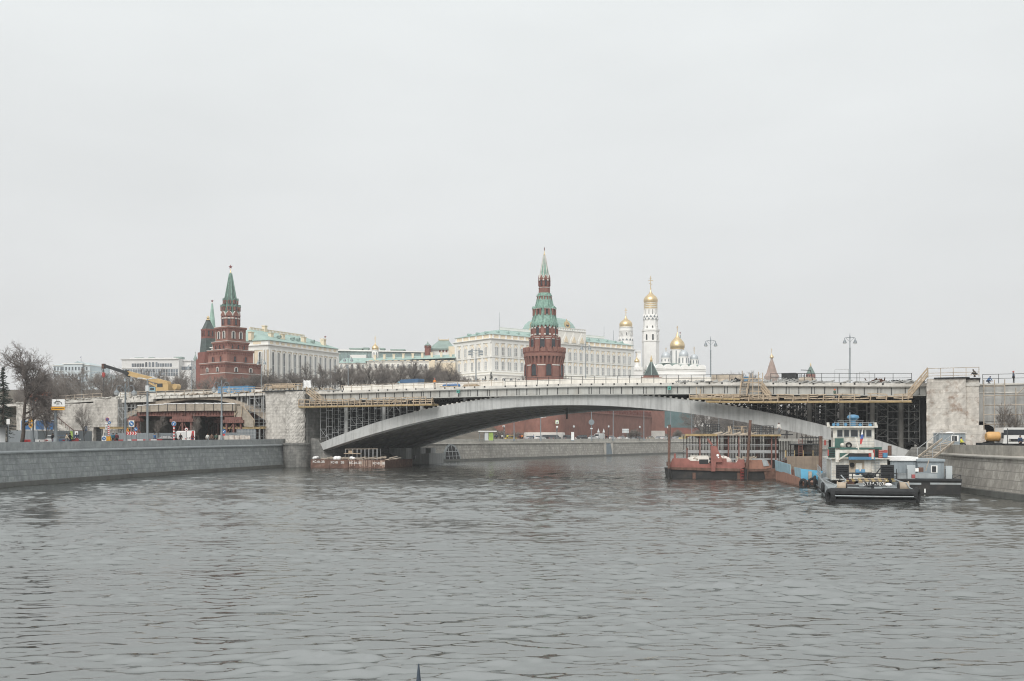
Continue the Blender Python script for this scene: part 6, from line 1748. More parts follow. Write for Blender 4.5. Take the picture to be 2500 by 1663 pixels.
# person in a hooded pale coat seen against the cage platform
# ---- second cage on a brown plated float
D=Frame(36.3,132.0,RAD(-4))
t=D.thing('plated_float','mud brown plated float carrying a small cage with red ladder, left of the tug','float')
m=MB();m.extr(poly(D,[(1775,555),(2235,550),(2270,780),(1790,790)],0,BP),'y',0,.25);m.build('brown_plate',K['mud_plate'],t)
m=MB();m.bx(D.x(BP(1700,0)[0]),D.x(BP(2290,0)[0]),.25,6,-.5,1.3);m.build('float_body',K['rust'],t)
xa,xb=D.x(BP(1890,0)[0],.8),D.x(BP(2250,0)[0],.8);zt_=D.z(*BP(2000,285),.8);zm_=D.z(*BP(2000,380),.8)
m=MB()
for x in frange(xa,xb,22):
 m.bx(x-.045,x+.045,.8,.88,1.3,zm_);m.bx(x-.04,x+.04,3.4,3.48,1.3,zm_)
for x in frange(xa+1.0,xb,12): m.bx(x-.035,x+.035,.8,.86,zm_,zt_+.2*(r6.random() > .6))
m.each('bar',K['rebar'],t)
m=MB()
for z in (zt_,(zt_+zm_)/2,3.6): m.bx(xa+.6,xb,.75,.8,z-.05,z+.04)
m.bx(xa-.2,xb+.1,.3,3.6,zm_-.12,zm_+.06);m.bx(xa-.2,xb+.1,.3,3.6,D.z(*BP(2000,515),.8)-.08,D.z(*BP(2000,515),.8));m.each('hoop',K['dark'],t)
m=MB()
for a in (1945,1995): m.bar(D.pt(*BP(a,310),.4),D.pt(*BP(a,545),.4),.08)
for k in range(9): m.bar(D.pt(*BP(1945,320+k*26),.4),D.pt(*BP(1995,320+k*26),.4),.06)
m.build('red_ladder',K['redsteel'],t)
m=MB()
for a in (1750,1760,1885,2010,2150): m.bar(D.pt(*BP(a,470),.3),D.pt(*BP(a,570),.3),.09)
m.each('yellow_post',K['yellow_beam'],t)
m=MB();D.box(m,BP(2080,330),BP(2145,365),.9,1.6);m.build('black_tank',K['boat_black'],t)
m=MB()
for k in range(14): p=D.pt(*BP(r6.uniform(1700,1790),r6.uniform(610,690)),.5);m.bar(p,(p[0]+r6.uniform(-.6,.6),p[1]+.4,p[2]+r6.uniform(-.2,.3)),.12,.2)
m.each('scrap',K['rust'],t)
# ---- small orange and blue skiff
E=Frame(33.0,112.8,RAD(-4))
t=E.thing('skiff','small rusty orange boat with pale blue side panels, squeezed between pontoon and tug','boat')
m=MB()
secs=[(0,-.2,2.1,.75),(1.2,-.25,2.3,.95),(8,-.2,2.4,1.25),(16,0,2.2,1.5),(17.5,.3,1.9,1.55)]
vs=[];
for y,xl,xr_,z in secs: vs += [(xl+.2,y,-.4),(xl,y,.2),(xl,y,z),(xl+.12,y,z),(xl+.12,y,.5),(xr_-.12,y,.5),(xr_-.12,y,z),(xr_,y,z),(xr_,y,.2),(xr_-.2,y,-.4)]
n=10
m.add(vs,[(i*n+j,i*n+(j+1) % n,(i+1)*n+(j+1) % n,(i+1)*n+j) for i in range(4) for j in range(n)]+[tuple(range(n)),tuple(4*n+j for j in range(n-1,-1,-1))]);m.build('hull',K['hull_orange'],t)
def side_panel(y0,y1,za,zb,zc,zd,name):
 m=MB();q=[(-.12,y0,za),(-.12,y1,zb),(-.22,y1,zc),(-.22,y0,zd)]
 m.add(q+[(x+.08,y,z) for x,y,z in q],[(0,1,2,3),(7,6,5,4),(0,4,5,1),(1,5,6,2),(2,6,7,3),(3,7,4,0)]);return m.build(name,K['sky_blue'],t)
side_panel(6.2,15.5,1.1,1.35,2.7,2.35,'blue_panel');side_panel(.6,3.8,.95,1.1,2.1,2.1,'blue_panel')
m=MB();q=[(-.2,.0,.8),(1.7,-.5,.7),(2.0,-.8,1.8),(-.3,-.1,2.05)]
m.add(q+[(x,y+.1,z) for x,y,z in q],[(0,1,2,3),(7,6,5,4),(0,4,5,1),(1,5,6,2),(2,6,7,3),(3,7,4,0)]);m.build('blue_panel',flat('bright_blue',(.13,.42,.62),.6,var=.1),t)
m=MB();m.bx(.45,.8,-.72,-.5,.9,1.75);m.build('plywood_patch',K['wood_grey'],t)
tyre('tyre_fender',t,(-.1,-.5,.35),.62,.35,(0,RAD(90),RAD(30)));tyre('tyre_fender',t,(.9,-.75,.5),.6,.3,(RAD(80),0,0))
m=MB();m.cyl((-.1,5,1.2),(-.1,5,2.2),.04);m.cyl((1,7,.6),(1,7,1.9),.2,n=8);m.each('stanchion',K['dark'],t)
# ---- grey houseboat beside the stone wall
G=Frame(37.9,98.2,RAD(-12))
t=G.thing('houseboat','black hulled houseboat with grey metal cabins and a small white window, beside the stone wall','houseboat')
def GP(x,y): return 1950+x/5.4814,980+y/5.4814
m=MB();m.extr(poly(G,[(1300,1045),(2180,1045),(2182,1080),(2165,1250),(1330,1250)],0,GP),'y',0,11);m.build('hull',K['hull_dark'],t)
m=MB();G.box(m,GP(1300,1040),GP(2185,1062),-.15,0);m.build('rub_rail',K['boat_black'],t)
m=MB();G.box(m,GP(1470,1090),GP(1640,1115),-.03,.02);G.box(m,GP(1760,1090),GP(2175,1115),-.03,.02);m.each('pale_stripe',K['boat_grey'],t)
m=MB();p=G.pt(*GP(1690,1190),-.1);G.box(m,GP(1682,1170),GP(1698,1222),-.06,0);m.build('depth_mark',K['paint_light'],t)
flat('cabin_metal',(.30,.345,.37),.5,var=.08,scale=.8,dirt=(.2,.22,.23),damt=.4,streak=.4)
Yc=1.6
m=MB();G.box(m,GP(1225,790),GP(1595,1045),Yc+1.2,9);m.build('cabin',K['cabin_metal'],t)
m=MB();G.box(m,GP(1590,800),GP(1945,1045),Yc+.6,8);m.build('cabin',K['cabin_metal'],t)
m=MB();G.box(m,GP(1215,745),GP(1600,795),Yc+1.0,9.3);m.build('cabin_roof',K['snow'],t)
m=MB();G.box(m,GP(1585,775),GP(1960,805),Yc+.4,8.2);m.build('cabin_roof',K['cabin_metal'],t)
m=MB()
for k in range(22): G.box(m,GP(1240+k*32,805),GP(1245+k*32,1040),Yc+(1.16 if k < 11 else .56),Yc+(1.2 if k < 11 else .6))
m.each('panel_rib',K['cabin_metal'],t)
m=MB();m.k=0;G.box(m,GP(1770,858),GP(1858,955),Yc+.5,Yc+.58);m.k=1;G.box(m,GP(1785,868),GP(1838,945),Yc+.45,Yc+.5);m.build('window',[K['paint_light'],K['glass']],t)
m=MB();G.box(m,GP(1450,855),GP(1560,1045),Yc+.3,Yc+.6);m.build('pale_door',flat('pale_grey_paint',(.45,.49,.5),.6,var=.06),t)
m=MB();G.box(m,GP(1970,865),GP(2055,1035),.6,1.2);m.build('pale_locker',K['pale_grey_paint'],t)
m=MB();G.box(m,GP(1560,965),GP(1850,1030),.3,.6);m.build('deck_box',K['boat_grey'],t)
m=MB();G.box(m,GP(1515,980),GP(1560,1030),.2,.5);m.build('red_box',flat('faded_red',(.38,.1,.1),.7),t)
m=MB();G.box(m,GP(1560,895),GP(1605,940),.5,.7);m.build('white_board',K['paint_light'],t)
m=MB();G.box(m,GP(1610,885),GP(1670,945),.6,1.1);m.build('rusty_winch',K['rust'],t)
m=MB()
for x in (1310,1450,1960,2060,2170): m.bar(G.pt(*GP(x,905 if x < 1500 or x == 1960 else 985),.2),G.pt(*GP(x,1045),.2),.06)
m.bar(G.pt(*GP(1310,960),.2),G.pt(*GP(1450,960),.2),.05);m.bar(G.pt(*GP(2060,985),.2),G.pt(*GP(2170,985),.2),.05);m.bar(G.pt(*GP(2060,1035),.2),G.pt(*GP(2170,985),.2),.04)
m.each('rail',K['dark'],t)
m=MB();m.bar(G.pt(*GP(1700,930),.4),G.pt(*GP(1745,780),.6),.06);m.build('boat_hook',K['wood_grey'],t)
m=MB();G.box(m,GP(1320,965),GP(1450,1045),.4,1.0);m.build('grey_chest',K['boat_grey'],t)
# ---- rusty flat barge under the left end of the arch
A=Frame(-37.9,187.0,RAD(-17))
t=A.thing('flat_barge','long rust brown sectional barge with white stencils and timber, under the left arch end','barge')
def AP(x,y): return 740+x/7.857,1080+y/7.857
La=A.x(938);
ed=[A.x(758),A.x(AP(500,0)[0]),A.x(AP(870,0)[0]),A.x(AP(1150,0)[0]),A.x(AP(1380,0)[0]),La]
for i,(x0,x1) in enumerate(zip(ed[:-1],ed[1:])):
 m=MB();m.bx(x0+.03,x1-.03,0+.02*(i % 2),13.5,-.4,1.52-.02*i);m.build('pontoon_section',K['rust'],t)
m=MB();rr2=random.Random(2)
for k in range(26):
 x=rr2.uniform(ed[2],La);m.bx(x,x+rr2.uniform(.03,.15),-.025,.01,rr2.uniform(.1,.5),1.4)
m.each('rust_stain',flat('pale_rust',(.42,.31,.25),.9,var=.2),t)
for a,b in ((300,375),(660,388),(1005,397),(1455,405)):
 p=AP(a,b);text('stencil','КС-01-ЗВ' if a != 660 else 'КС-01   ЗВ',.58,K['paint_light'],t,(A.x(p[0]),-.04,A.z(*p)),xs=1.0)
m=MB()
for x,y,s_ in ((235,300,.95),(660,320,1.0),(960,342,.7)):
 p=A.pt(*AP(x,y),.8)
 for k in range(4): m.ball((p[0]+rr2.uniform(-.5,.5)*s_,.8+rr2.uniform(-.3,.3),1.6+rr2.uniform(.1,.3)),rr2.uniform(.35,.6)*s_,8,.8)
m.each('white_sack',K['snow'],t,smooth=True)
m=MB()
for x in (810,952,1040,1115,1190,1265,1345,1425):
 p=A.pt(*AP(x,325),2.5);q=A.pt(*AP(x,125),2.5);m.cyl((p[0],2.5,1.5),(p[0],2.5,q[2]),.05,n=6);m.cyl((p[0],4.0,1.5),(p[0],4.0,q[2]),.05,n=6)
m.each('scaffold_pole',K['scaf'],t)
m=MB()
for y in (130,215): m.bar(A.pt(*AP(805,y),2.5),A.pt(*AP(960 if y == 215 else 1430,y-5),2.5),.09)
m.each('ledger',K['wood_grey'],t)
m=MB();m.bar(A.pt(*AP(790,215),2.3),A.pt(*AP(1110,218),2.3),.4,.14);A.box(m,AP(870,160),AP(940,205),2.6,3.2);m.each('plank',K['wood'],t)
m=MB()
for k in range(46):
 p=A.pt(*AP(rr2.uniform(320,1760),rr2.uniform(305,360)),rr2.uniform(.3,2));z=1.55+rr2.uniform(0,.35);L=rr2.uniform(.5,1.9)
 m.bar((p[0],p[1],z),(p[0]+L,p[1]+rr2.uniform(-.6,.6),z+rr2.uniform(-.2,.35)),.12,.1)
m.each('loose_timber',K['wood_grey'],t)
m=MB();p=AP(2150,300);m.bx(La+.5,La+.9,12.4,12.8,1.4,2.2);m.build('bollard',K['boat_black'],t)
# ---- steel piles
def pile(label,a,b,d,w):
 t=thing('steel_pile',label,'pile',(PX(b[0],d),d,0),0,'steel mooring piles')
 m=MB();dx=PX(a[0],d)-PX(b[0],d);zt0=PZ(a[1],d)
 m.cyl((0,0,-1),(dx,0,zt0),w,w*.92,n=12);m.build('shaft',K['rust'],t,smooth=True)
 m=MB();m.cyl((0,0,.0),(0,0,1.4),w*1.25,n=12);m.build('collar',K['hull_dark'],t,smooth=True)
pile('upright rusty steel pile standing in the water at the left end of the red pontoon',(1634.5,1037),(1632.5,1172),135.0,.19)
pile('leaning rusty steel pile in front of the reinforcement cage',(1832,1026),(1821,1175),134.5,.20)
pile('short black steel pile between the brown float and the tug',(2004,1065),(2002,1125),129.0,.24)
pile('dark steel pile standing behind the tug, left of the houseboat roof',(2172,1088),(2172,1150),110.0,.22)
o=MB();o.lathe([(.03,-.5),(.028,3.2),(.022,3.30),(.012,3.40),(.006,3.46)],14);o=o.build('mooring_pole',flat('dark_blue_paint',(.04,.055,.075),.5),None,smooth=True);o.location=(PX(1022,9),9,0)
tag(o,'tip of a dark tapering pole at the bottom edge of the picture','pole',None,'thing')
# ---- gangway from the houseboat to the wall
t=thing('gangway_stair','worn timber stair climbing from the houseboat roof to the stone wall top','stairs',(0,0,0))
def GW(px,py,d): return (PX(px,d),d,PZ(py,d))
a0,a1=GW(2277,1119,105),GW(2329,1079,112);b0,b1=GW(2240,1117,106),GW(2300,1072,113)
m=MB();m.bar(a0,a1,.1,.25);m.bar(b0,b1,.1,.22);m.each('stringer',K['wood_grey'],t)
m=MB()
for k in range(12):
 q=(k+.5)/12;p=Vector(a0).lerp(Vector(a1),q);r_=Vector(b0).lerp(Vector(b1),q)
 r_=p.lerp(r_,.75);m.bar(p,r_,.3,.06)
m.each('tread',K['wood_grey'],t)
m=MB();up1=Vector((0,0,.95))
for A_,B_ in ((a0,a1),(b0,b1)):
 m.bar(Vector(A_)+up1,Vector(B_)+up1,.05)
 for q in (0,.35,.7,1): p=Vector(A_).lerp(Vector(B_),q);m.bar(p,p+up1,.06)
m.build('handrail',K['scaf'],t)
# ---- shed on the wall
Sh=Frame(PX(2293,119.5),119.5,RAD(-6))
t=thing('site_shed','small grey metal shed with a white window at the right pier\'s foot','shed',(*Sh.o,0),Sh.rz)
w=Sh.x(2357)
z0,z1=GR,Sh.z(2320,1058)
m=MB();m.bx(0,w,0,2.2,z0,z1);m.build('wall',K['cabin_metal'],t)
m=MB();m.bx(-.1,w+.1,-.15,2.35,z1,z1+.08);m.ball((w*.5,1,z1+.05),.5,8,.3);m.build('roof',K['snow'],t)
m=MB();m.k=0;m.bx(Sh.x(2322),Sh.x(2340),-.06,.0,Sh.z(2330,1078),Sh.z(2330,1063));m.k=1;m.bx(Sh.x(2324),Sh.x(2336),-.08,-.06,Sh.z(2330,1077),Sh.z(2330,1064.5));m.build('window',[K['paint_light'],K['glass']],t)
m=MB()
for k in range(14): m.bx(w*k/14,w*k/14+.04,-.03,0,z0,z1)
m.each('panel_rib',K['cabin_metal'],t)
# ------------------------------------------------------------------ trees
def seg_mesh(name,segs,mat,parent,nsides=3):
 s=np.array(segs,dtype=np.float64)
 a,b,r0,r1=s[:,:3],s[:,3:6],s[:,6],s[:,7]
 d=b-a;d /= np.linalg.norm(d,axis=1,keepdims=True)+1e-9
 up=np.where(np.abs(d[:,2:3]) < .9,np.array([[0,0,1.0]]),np.array([[1.0,0,0]]))
 x=np.cross(d,up);x /= np.linalg.norm(x,axis=1,keepdims=True)+1e-9
 y=np.cross(d,x)
 vs=[]
 for c,r in ((a,r0),(b,r1)):
  for i in range(nsides):
   t=2*PI*i/nsides
   vs.append(c+x*(r*math.cos(t))[:,None]+y*(r*math.sin(t))[:,None])
 n=len(s);k=2*nsides
 co=np.stack(vs,1).reshape(-1,3)
 base=np.arange(n)*k
 q=np.concatenate([np.stack([base+i,base+(i+1) % nsides,base+nsides+(i+1) % nsides,base+nsides+i],1) for i in range(nsides)])
 me=bpy.data.meshes.new(name)
 me.vertices.add(len(co));me.vertices.foreach_set('co',co.astype(np.float32).ravel())
 me.loops.add(len(q)*4);me.loops.foreach_set('vertex_index',q.astype(np.int32).ravel())
 me.polygons.add(len(q));me.polygons.foreach_set('loop_start',np.arange(0,len(q)*4,4,dtype=np.int32))
 me.polygons.foreach_set('use_smooth',[True]*len(q));me.update();me.validate()
 me.materials.append(mat)
 o=bpy.data.objects.new(name,me);COL.objects.link(o);o.parent=parent
 return o
def grow(rng,h,r,spread=.75,fork=.24,levels=4,upward=.35,twig=.03,dens=1.0):
 trunk,crown=[],[]
 def branch(p,d,L,rad,lv):
  n=5 if lv < 2 else 4 if lv < 4 else 2
  pts=[p];dirs=[d]
  for i in range(n):
   w=rng.normal(size=3)*(.09 if lv == 0 else .17)
   d=d+w+np.array([0,0,upward*(.04 if lv == 0 else .16)]);d /= np.linalg.norm(d)
   q=p+d*L/n
   r0=max(rad*(1-.55*i/n),twig);r1=max(rad*(1-.55*(i+1)/n),twig)
   (trunk if lv <= 1 and rad > .05 else crown).append((*p,*q,r0,r1))
   p=q;pts.append(p);dirs.append(d)
  if lv >= levels: return
  nch={0: 9,1: 6,2: 6,3: 5,4: 4}[lv]
  nch=max(2,int(nch*dens+rng.random()*.9))
  for k in range(nch):
   f=(fork+(1-fork)*(k+rng.random())/nch) if lv == 0 else .2+.8*(k+rng.random())/nch
   f=min(f,.999);j=int(f*n);t=f*n-j
   q=pts[j]+(pts[min(j+1,n)]-pts[j])*t
   az=rng.random()*2*PI;tilt=spread*(.7+.5*rng.random())*(1.0 if lv else (1.15-.55*f))
   dd=dirs[min(j+1,n)]
   u=np.cross(dd,[0,0,1.0] if abs(dd[2]) < .9 else [1.0,0,0]);u /= np.linalg.norm(u);v=np.cross(dd,u)
   nd=dd*math.cos(tilt)+(u*math.cos(az)+v*math.sin(az))*math.sin(tilt)
   ratio=(.58-.22*f) if lv == 0 else .58
   branch(q,nd,L*ratio*(.8+.4*rng.random()),rad*(.5 if lv == 0 else .55),lv+1)
 branch(np.zeros(3),np.array([rng.normal()*.05,rng.normal()*.05,1.0]),h*.82,r,0)
 return trunk,crown
def make_tree(name,label,seed,h,r,mats=('bark','twig'),group='bare trees',**kw):
 rng=np.random.default_rng(seed)
 tk,cr_=grow(rng,h,r,**kw)
 t=thing(name,label,'tree',(0,0,0),0,group)
 seg_mesh('trunk',tk,K[mats[0]],t,5);seg_mesh('crown',cr_,K[mats[1]],t,3)
 return t
K['twig_far']=MAT('twig_grey',(.215,.19,.17),.95,var=.3,scale=.5)
big=make_tree('bare_tree','large bare tree with wide round crown, nearest on the left embankment',42,11.0,.30,spread=.86,fork=.24,levels=5,twig=.011,dens=1.0,upward=.45,group=None)
big.location=(PX(53,141),141,GL);big.rotation_euler=(RAD(2),RAD(3),1.0)
tp=[make_tree('bare_tree','bare grey brown tree',100+i,10.0,.2,mats=('bark','twig_far'),levels=4,twig=.017,dens=d_,spread=s_,fork=f_) for i,(d_,s_,f_) in enumerate([(1.0,.62,.22),(.95,.7,.3),(1.05,.55,.18),(.95,.66,.25)])]
for i in (4,5): tp.append(make_tree('bare_tree','young bare tree',200+i,10.0,.12,mats=('bark','twig_far'),levels=3,twig=.022,dens=1.15,spread=.55,fork=.22))
TOP=[max(max(v.co.z for v in c.data.vertices) for c in o.children) for o in tp]
used_t=[0]*6
r7=random.Random(17)
def plant(k,px,d,ytop,label,group,base=None,wide=1.0):
 z=float(hill(PX(px,d),d)) if base is None else base
 h=(PZ(ytop,d)-z)/TOP[k]
 sc=(h*wide,h*wide,h)
 loc=(PX(px,d),d,z-.1);rz=r7.uniform(0,6.28)
 if not used_t[k]:
  used_t[k]=1;o=tp[k];o.location=loc;o.rotation_euler=(0,0,rz);o.scale=sc;o['label']=label;o['group']=group;return o
 return dup(tp[k],loc,rz,label,group,sc)
# single trees one can tell apart
for k,px,d,yt,lb,w in (
 (0,128,205,892,'bare tree just right of the big one, over the white rail',.95),
 (1,745,335,880,'bare dark tree in front of the middle of the yellow palace',1.15),
 (2,785,338,882,'bare dark tree in front of the right part of the yellow palace',1.15),
 (3,652,330,893,'bare tree beside the stepped red tower, left of the palace front',1.2),
 (0,850,340,884,'bare tree at the left end of the low green roofed wing',1.1),
 (1,1097,345,880,'bare tree at the left corner of the grand palace',1.3),
 (2,1272,380,906,'small bare tree left of the round corner tower',.95),
 (3,1394,380,898,'small bare tree right of the round corner tower',.85),
 (1,338,300,892,'bare tree rising behind the boom of the yellow crane',1.0),
 (2,455,320,912,'bare tree between the crane and the stepped red tower',1.0)):
 plant(k,px,d,yt,lb,'bare trees',wide=w)
# thickets: rows nobody can tell apart
def row(n,p0,p1,d0,d1,y0,y1,label,wide=1.35,base=None,ks=(0,1,2,3)):
 for i in range(n):
  px=p0+(p1-p0)*(i+r7.random())/n;d=r7.uniform(d0,d1)
  plant(r7.choice(ks),px,d,r7.uniform(y0,y1),label,label,base,wide*r7.uniform(.8,1.1))
row(32,60,480,262,330,888,920,'bare trees massed behind the crane and the left abutment',1.25)
row(16,470,640,330,362,910,940,'low bare trees at the foot of the stepped red tower',1.7)
row(20,600,830,330,372,895,925,'low bare trees in front of the yellow palace',1.8)
row(34,830,1120,335,400,872,912,'bare trees massed in front of the low green roofed wing',1.45)
row(8,1110,1180,345,400,912,932,'low bare trees below the left front of the grand palace',1.6)
row(40,1690,2260,470,600,960,1015,'bare trees beyond the river seen under the right half of the bridge',1.6,base=GF)
row(8,1180,1285,270,290,1045,1056,'bare shrubs at the foot of the red wall under the arch',2.2,base=GF)
row(4,1535,1560,330,340,1044,1050,'bare shrub clump by the road sign under the arch',2.2,base=GF)
row(5,2425,2540,133,140,965,1000,'thin bare saplings in front of the scaffolded wall at right',.75,base=GR,ks=(4,5))
row(5,1792,1840,640,660,901,906,'bare round crowned trees beyond the deck, right of the cathedral',1.3,base=30)
for k,px,d,yt,lb,w in ((4,112,143,980,'young bare street tree in front of the blue panels',.8),(5,207,150,978,'young bare street tree left of the roller shutter',.8),
  (4,390,172,1006,'young bare street tree under the left half of the boarded beam',.9),(5,487,178,1007,'young bare street tree under the right half of the boarded beam',.95)):
 plant(k,px,d,yt,lb,'young street trees',base=GL,wide=w)
# clipped round shrubs on the far bank
def shrub(label,px,d,w,h):
 t=thing('round_shrub',label,'shrub',(PX(px,d),d,GF),0,'round bare shrubs under the arch')
 rg=np.random.default_rng(int(px));sg=[]
 for i in range(900):
  a=rg.random()*2*PI;e_=rg.random()*PI/2;q=.6+.4*rg.random()
  p=np.array([w*math.cos(a)*math.cos(e_),w*math.sin(a)*math.cos(e_),h*math.sin(e_)])
  sg.append((*(p*q*.55),*(p*q),.05,.03))
 seg_mesh('twigs',sg,K['twig_far'],t,3)
shrub('round clipped bare shrub right of the red wall tower, left of the other',1655,400,3.4,4.4)
shrub('round clipped bare shrub behind the left end of the cage platform',1702,405,3.6,4.4)
def conifer(label,loc,h,w,seed,col):
 t=thing('conifer_tree',label,'tree',loc,0,'dark conifers');rg=np.random.default_rng(seed)
 m=MB();m.cyl((0,0,0),(0,0,h*.95),h*.018,h*.004,7);m.build('trunk',K['bark'],t)
 sg=[];n=int(170*max(1,h/8))
 for i in range(n):
  f=rg.random()**.8;z=h*(.12+.86*f);L=w*(1-f)**.8*(.55+.6*rg.random())+.1;a=rg.random()*2*PI
  e=np.array([math.cos(a)*L,math.sin(a)*L,z-L*.28])
  s0=np.array([0,0,z])
  for q in range(14):
   u=.15+.85*(q+rg.random())/14;p=s0+(e-s0)*u;k=rg.normal(size=3)*np.array([.3,.3,.18])*max(.35,L*.35)
   sg.append((*p,*(p+k),.045*max(.6,h/12),.012))
  sg.append((*s0,*e,.035,.012))
 seg_mesh('crown',sg,col,t,3)
K['needle']=MAT('dark_needles',(.026,.04,.032),.9,var=.4,scale=.8)
conifer('tall dark conifer at the left edge, behind the big bare tree',(PX(8,150),150,GL),12.0,2.3,3,K['needle'])
conifer('tiny dark conifer before the arcaded terrace, the taller of the two',(PX(1199,440),440,float(hill(PX(1199,440),440))+7),6.2,1.6,5,K['needle'])
conifer('tiny dark conifer before the arcaded terrace, the shorter of the two',(PX(1185,442),442,float(hill(PX(1185,442),442))+7),4.6,.8,6,K['needle'])
# ------------------------------------------------------------------ lamps and poles
def lathe_part(name,prof,mat,t,n=12,c=(0,0)):
 m=MB();m.lathe(prof,n,c);return m.build(name,K[mat],t,smooth=True)
def deck_lamp(label,loc,h,s=1.0,arm=.95,flood=False):
 t=thing('street_lamp',label,'street lamp',loc,0,'tall lamps on the bridge')
 lathe_part('pole',[(.22*s,0),(.2*s,1.4),(.13*s,1.6),(.12*s,h*.8),(.16*s,h*.81),(.09*s,h*.82),(.08*s,h),(.14*s,h+.05),(.05*s,h+.5),(.02,h+.9)],'steelpole',t)
 m=MB();m.tube([(-arm,0,h-.05),(-arm*.5,0,h+.06),(0,0,h-.05),(arm*.5,0,h+.06),(arm,0,h-.05)],.06*s);m.tube([(-arm*.8,0,h),(-.1,0,h-.7)],.03);m.tube([(arm*.8,0,h),(.1,0,h-.7)],.03);m.build('arms',K['steelpole'],t)
 for q in (-arm,arm):
  if flood:
   for zz_ in (.0,-.55):
    m=MB();m.bx(q*.8-.5,q*.8+.4,-.3,.3,h-.45+zz_,h-.12+zz_);m.build('floodlight',K['steelpole'],t)
  else:
   o=lathe_part('lantern',[(.05,h-.05),(.1,h-.35),(.2,h-.5),(.36,h-.9),(.36,h-.95)],'steelpole',t,c=(q,0))
   lathe_part('lens',[(.34,h-.95),(.28,h-1.08),(.1,h-1.15)],'pale_glass',o,c=(q,0))
 return t
K['pale_glass']=MAT('lamp_glass',(.6,.62,.62),.25,var=.04)
def onv(px,v,z): u=BU(px,v);p=BW(u,v,z);return p
for px,yt,lb in ((1735,826,'tall twin lantern lamp on the bridge, right of the white cathedral'),(2075,818,'tall twin lantern lamp on the bridge, right of the far grey tent')):
 v=34.0;u=BU(px,v);d=BD(u,v);p=BW(u,v,zt(u));deck_lamp(lb,p,PZ(yt,d)-p.z-.5)
for px,yt,lb in ((850,866,'slim lamp pole at the left end of the green roofed wing'),(638,874,'slim lamp pole in front of the left end of the yellow palace'),(468,886,'slim lamp pole left of the stepped red tower'),(1430,836,'slim plain pole in front of the right half of the grand palace'),(313,916,'slim lamp pole behind the crane boom'),(200,912,'slim lamp pole over the abutment, under the distant mansion')):
 v=34.0;u=BU(px,v);d=BD(u,v);p=BW(u,v,zt(u));deck_lamp(lb,p,PZ(yt,d)-p.z-.5,.7,.8)
v=34.0;u=BU(1162,v);d=BD(u,v);p=BW(u,v,zt(u));deck_lamp('tall pole with boxy twin floodlights, before the left front of the grand palace',p,PZ(850,d)-p.z-.5,1.0,1.4,True)
# ornate twin bell lamps on the embankment
def ornate_lamp(label,px,d,ytop,base=GL):
 z1=PZ(ytop,d);h=z1-base
 t=thing('ornate_lamp',label,'street lamp',(PX(px,d),d,base),.25,'ornate lamps on the left embankment')
 lathe_part('pole',[(.34,0),(.3,.9),(.2,1.1),(.17,h*.42),(.22,h*.43),(.14,h*.45),(.11,h*.93),(.16,h*.94),(.05,h)],'steelpole',t)
 for a in (-1,1):
  m=MB();m.tube([(0,0,h*.86),(a*.45,0,h*.95),(a*.95,0,h*.97),(a*1.25,0,h*.93),(a*1.25,0,h*.89)],.05);m.tube([(0,0,h*.83),(a*.5,0,h*.86),(a*.7,0,h*.91),(a*.45,0,h*.93)],.035);m.build('scroll_arm',K['steelpole'],t)
  o=lathe_part('lantern',[(.06,h*.9),(.16,h*.885),(.44,h*.855),(.46,h*.85)],'steelpole',t,c=(a*1.25,0))
  lathe_part('globe',[(.42,h*.85),(.36,h*.82),(.15,h*.8)],'pale_glass',o,c=(a*1.25,0))
ornate_lamp('ornate twin bell lamp in front of the left abutment corner',306,152,936)
ornate_lamp('ornate twin bell lamp in front of the blue hoarding',541,172,928)
def plain_pole(label,px,d,ytop,base,r,name='lamp_pole',head=True,group=None,bx_=None):
 h=PZ(ytop,d)-base
 t=thing(name,label,'lamp pole',(PX(px,d),d,base),0,group)
 lathe_part('pole',[(r*1.9,0),(r*1.7,1.0),(r*1.05,1.2),(r,h*.6),(r*.75,h)],'steelpole',t)
 if head:
  m=MB();m.tube([(-.9,0,h+.15),(0,0,h-.05),(.9,0,h+.15)],r*.5);m.bx(-1.5,-.8,-.18,.18,h+.1,h+.25);m.bx(.8,1.5,-.18,.18,h+.1,h+.25);m.build('lamp_heads',K['pale_glass'],t)
 if bx_: m=MB();m.bx(-.25,.25,-.22,.22,h*bx_-.45,h*bx_+.45);m.build('control_box',K['pale_glass'],t)
plain_pole('thick grey pole with a white box and lamp head before the boarded beam',360,156,926,GL,.17,bx_=.86)
plain_pole('thick grey pole holding the white and yellow direction board',136,141,1000,GL,.22,head=False)
plain_pole('plain grey pole between the big tree and the yellow warning signs',81,143,962,GL,.14,head=False)
FB='slim lamp poles on the far bank road'
for px,d,yt,lb in ((1255,262,1030,'slim far bank lamp pole close to the arch soffit, left of the others'),(1320,268,1020,'slim far bank lamp pole left of the pedestrian sign'),(1444,300,1000,'slim far bank lamp pole carrying a back turned round sign'),(1497,312,1000,'slim far bank lamp pole right of the white van'),
  (1572,330,1000,'slim far bank lamp pole beside the bare shrub clump'),(1637,350,1003,'slim far bank lamp pole before the green netting'),(1689,372,1005,'slim far bank lamp pole at the right edge of the netting'),(1755,398,1015,'slim far bank lamp pole above the middle of the cage'),(1790,412,1018,'slim far bank lamp pole left of the leaning pile'),(1858,430,1030,'slim far bank lamp pole right of the leaning pile')):
 plain_pole(lb,px,d,yt,GF,.13,group=FB)
def globe_lamp(label,px,d,yt):
 h=PZ(yt,d)-GF;t=thing('globe_lamp',label,'street lamp',(PX(px,d),d,GF),0,'small globe lamps under the arch')
 lathe_part('post',[(.14,0),(.07,.5),(.06,h-.5)],'dark',t);m=MB();m.ball((0,0,h-.25),.32,10);o=m.build('globe',K['pale_glass'],t,smooth=True)
 lathe_part('cap',[(.38,h-.05),(.1,h+.12)],'pale_glass',t)
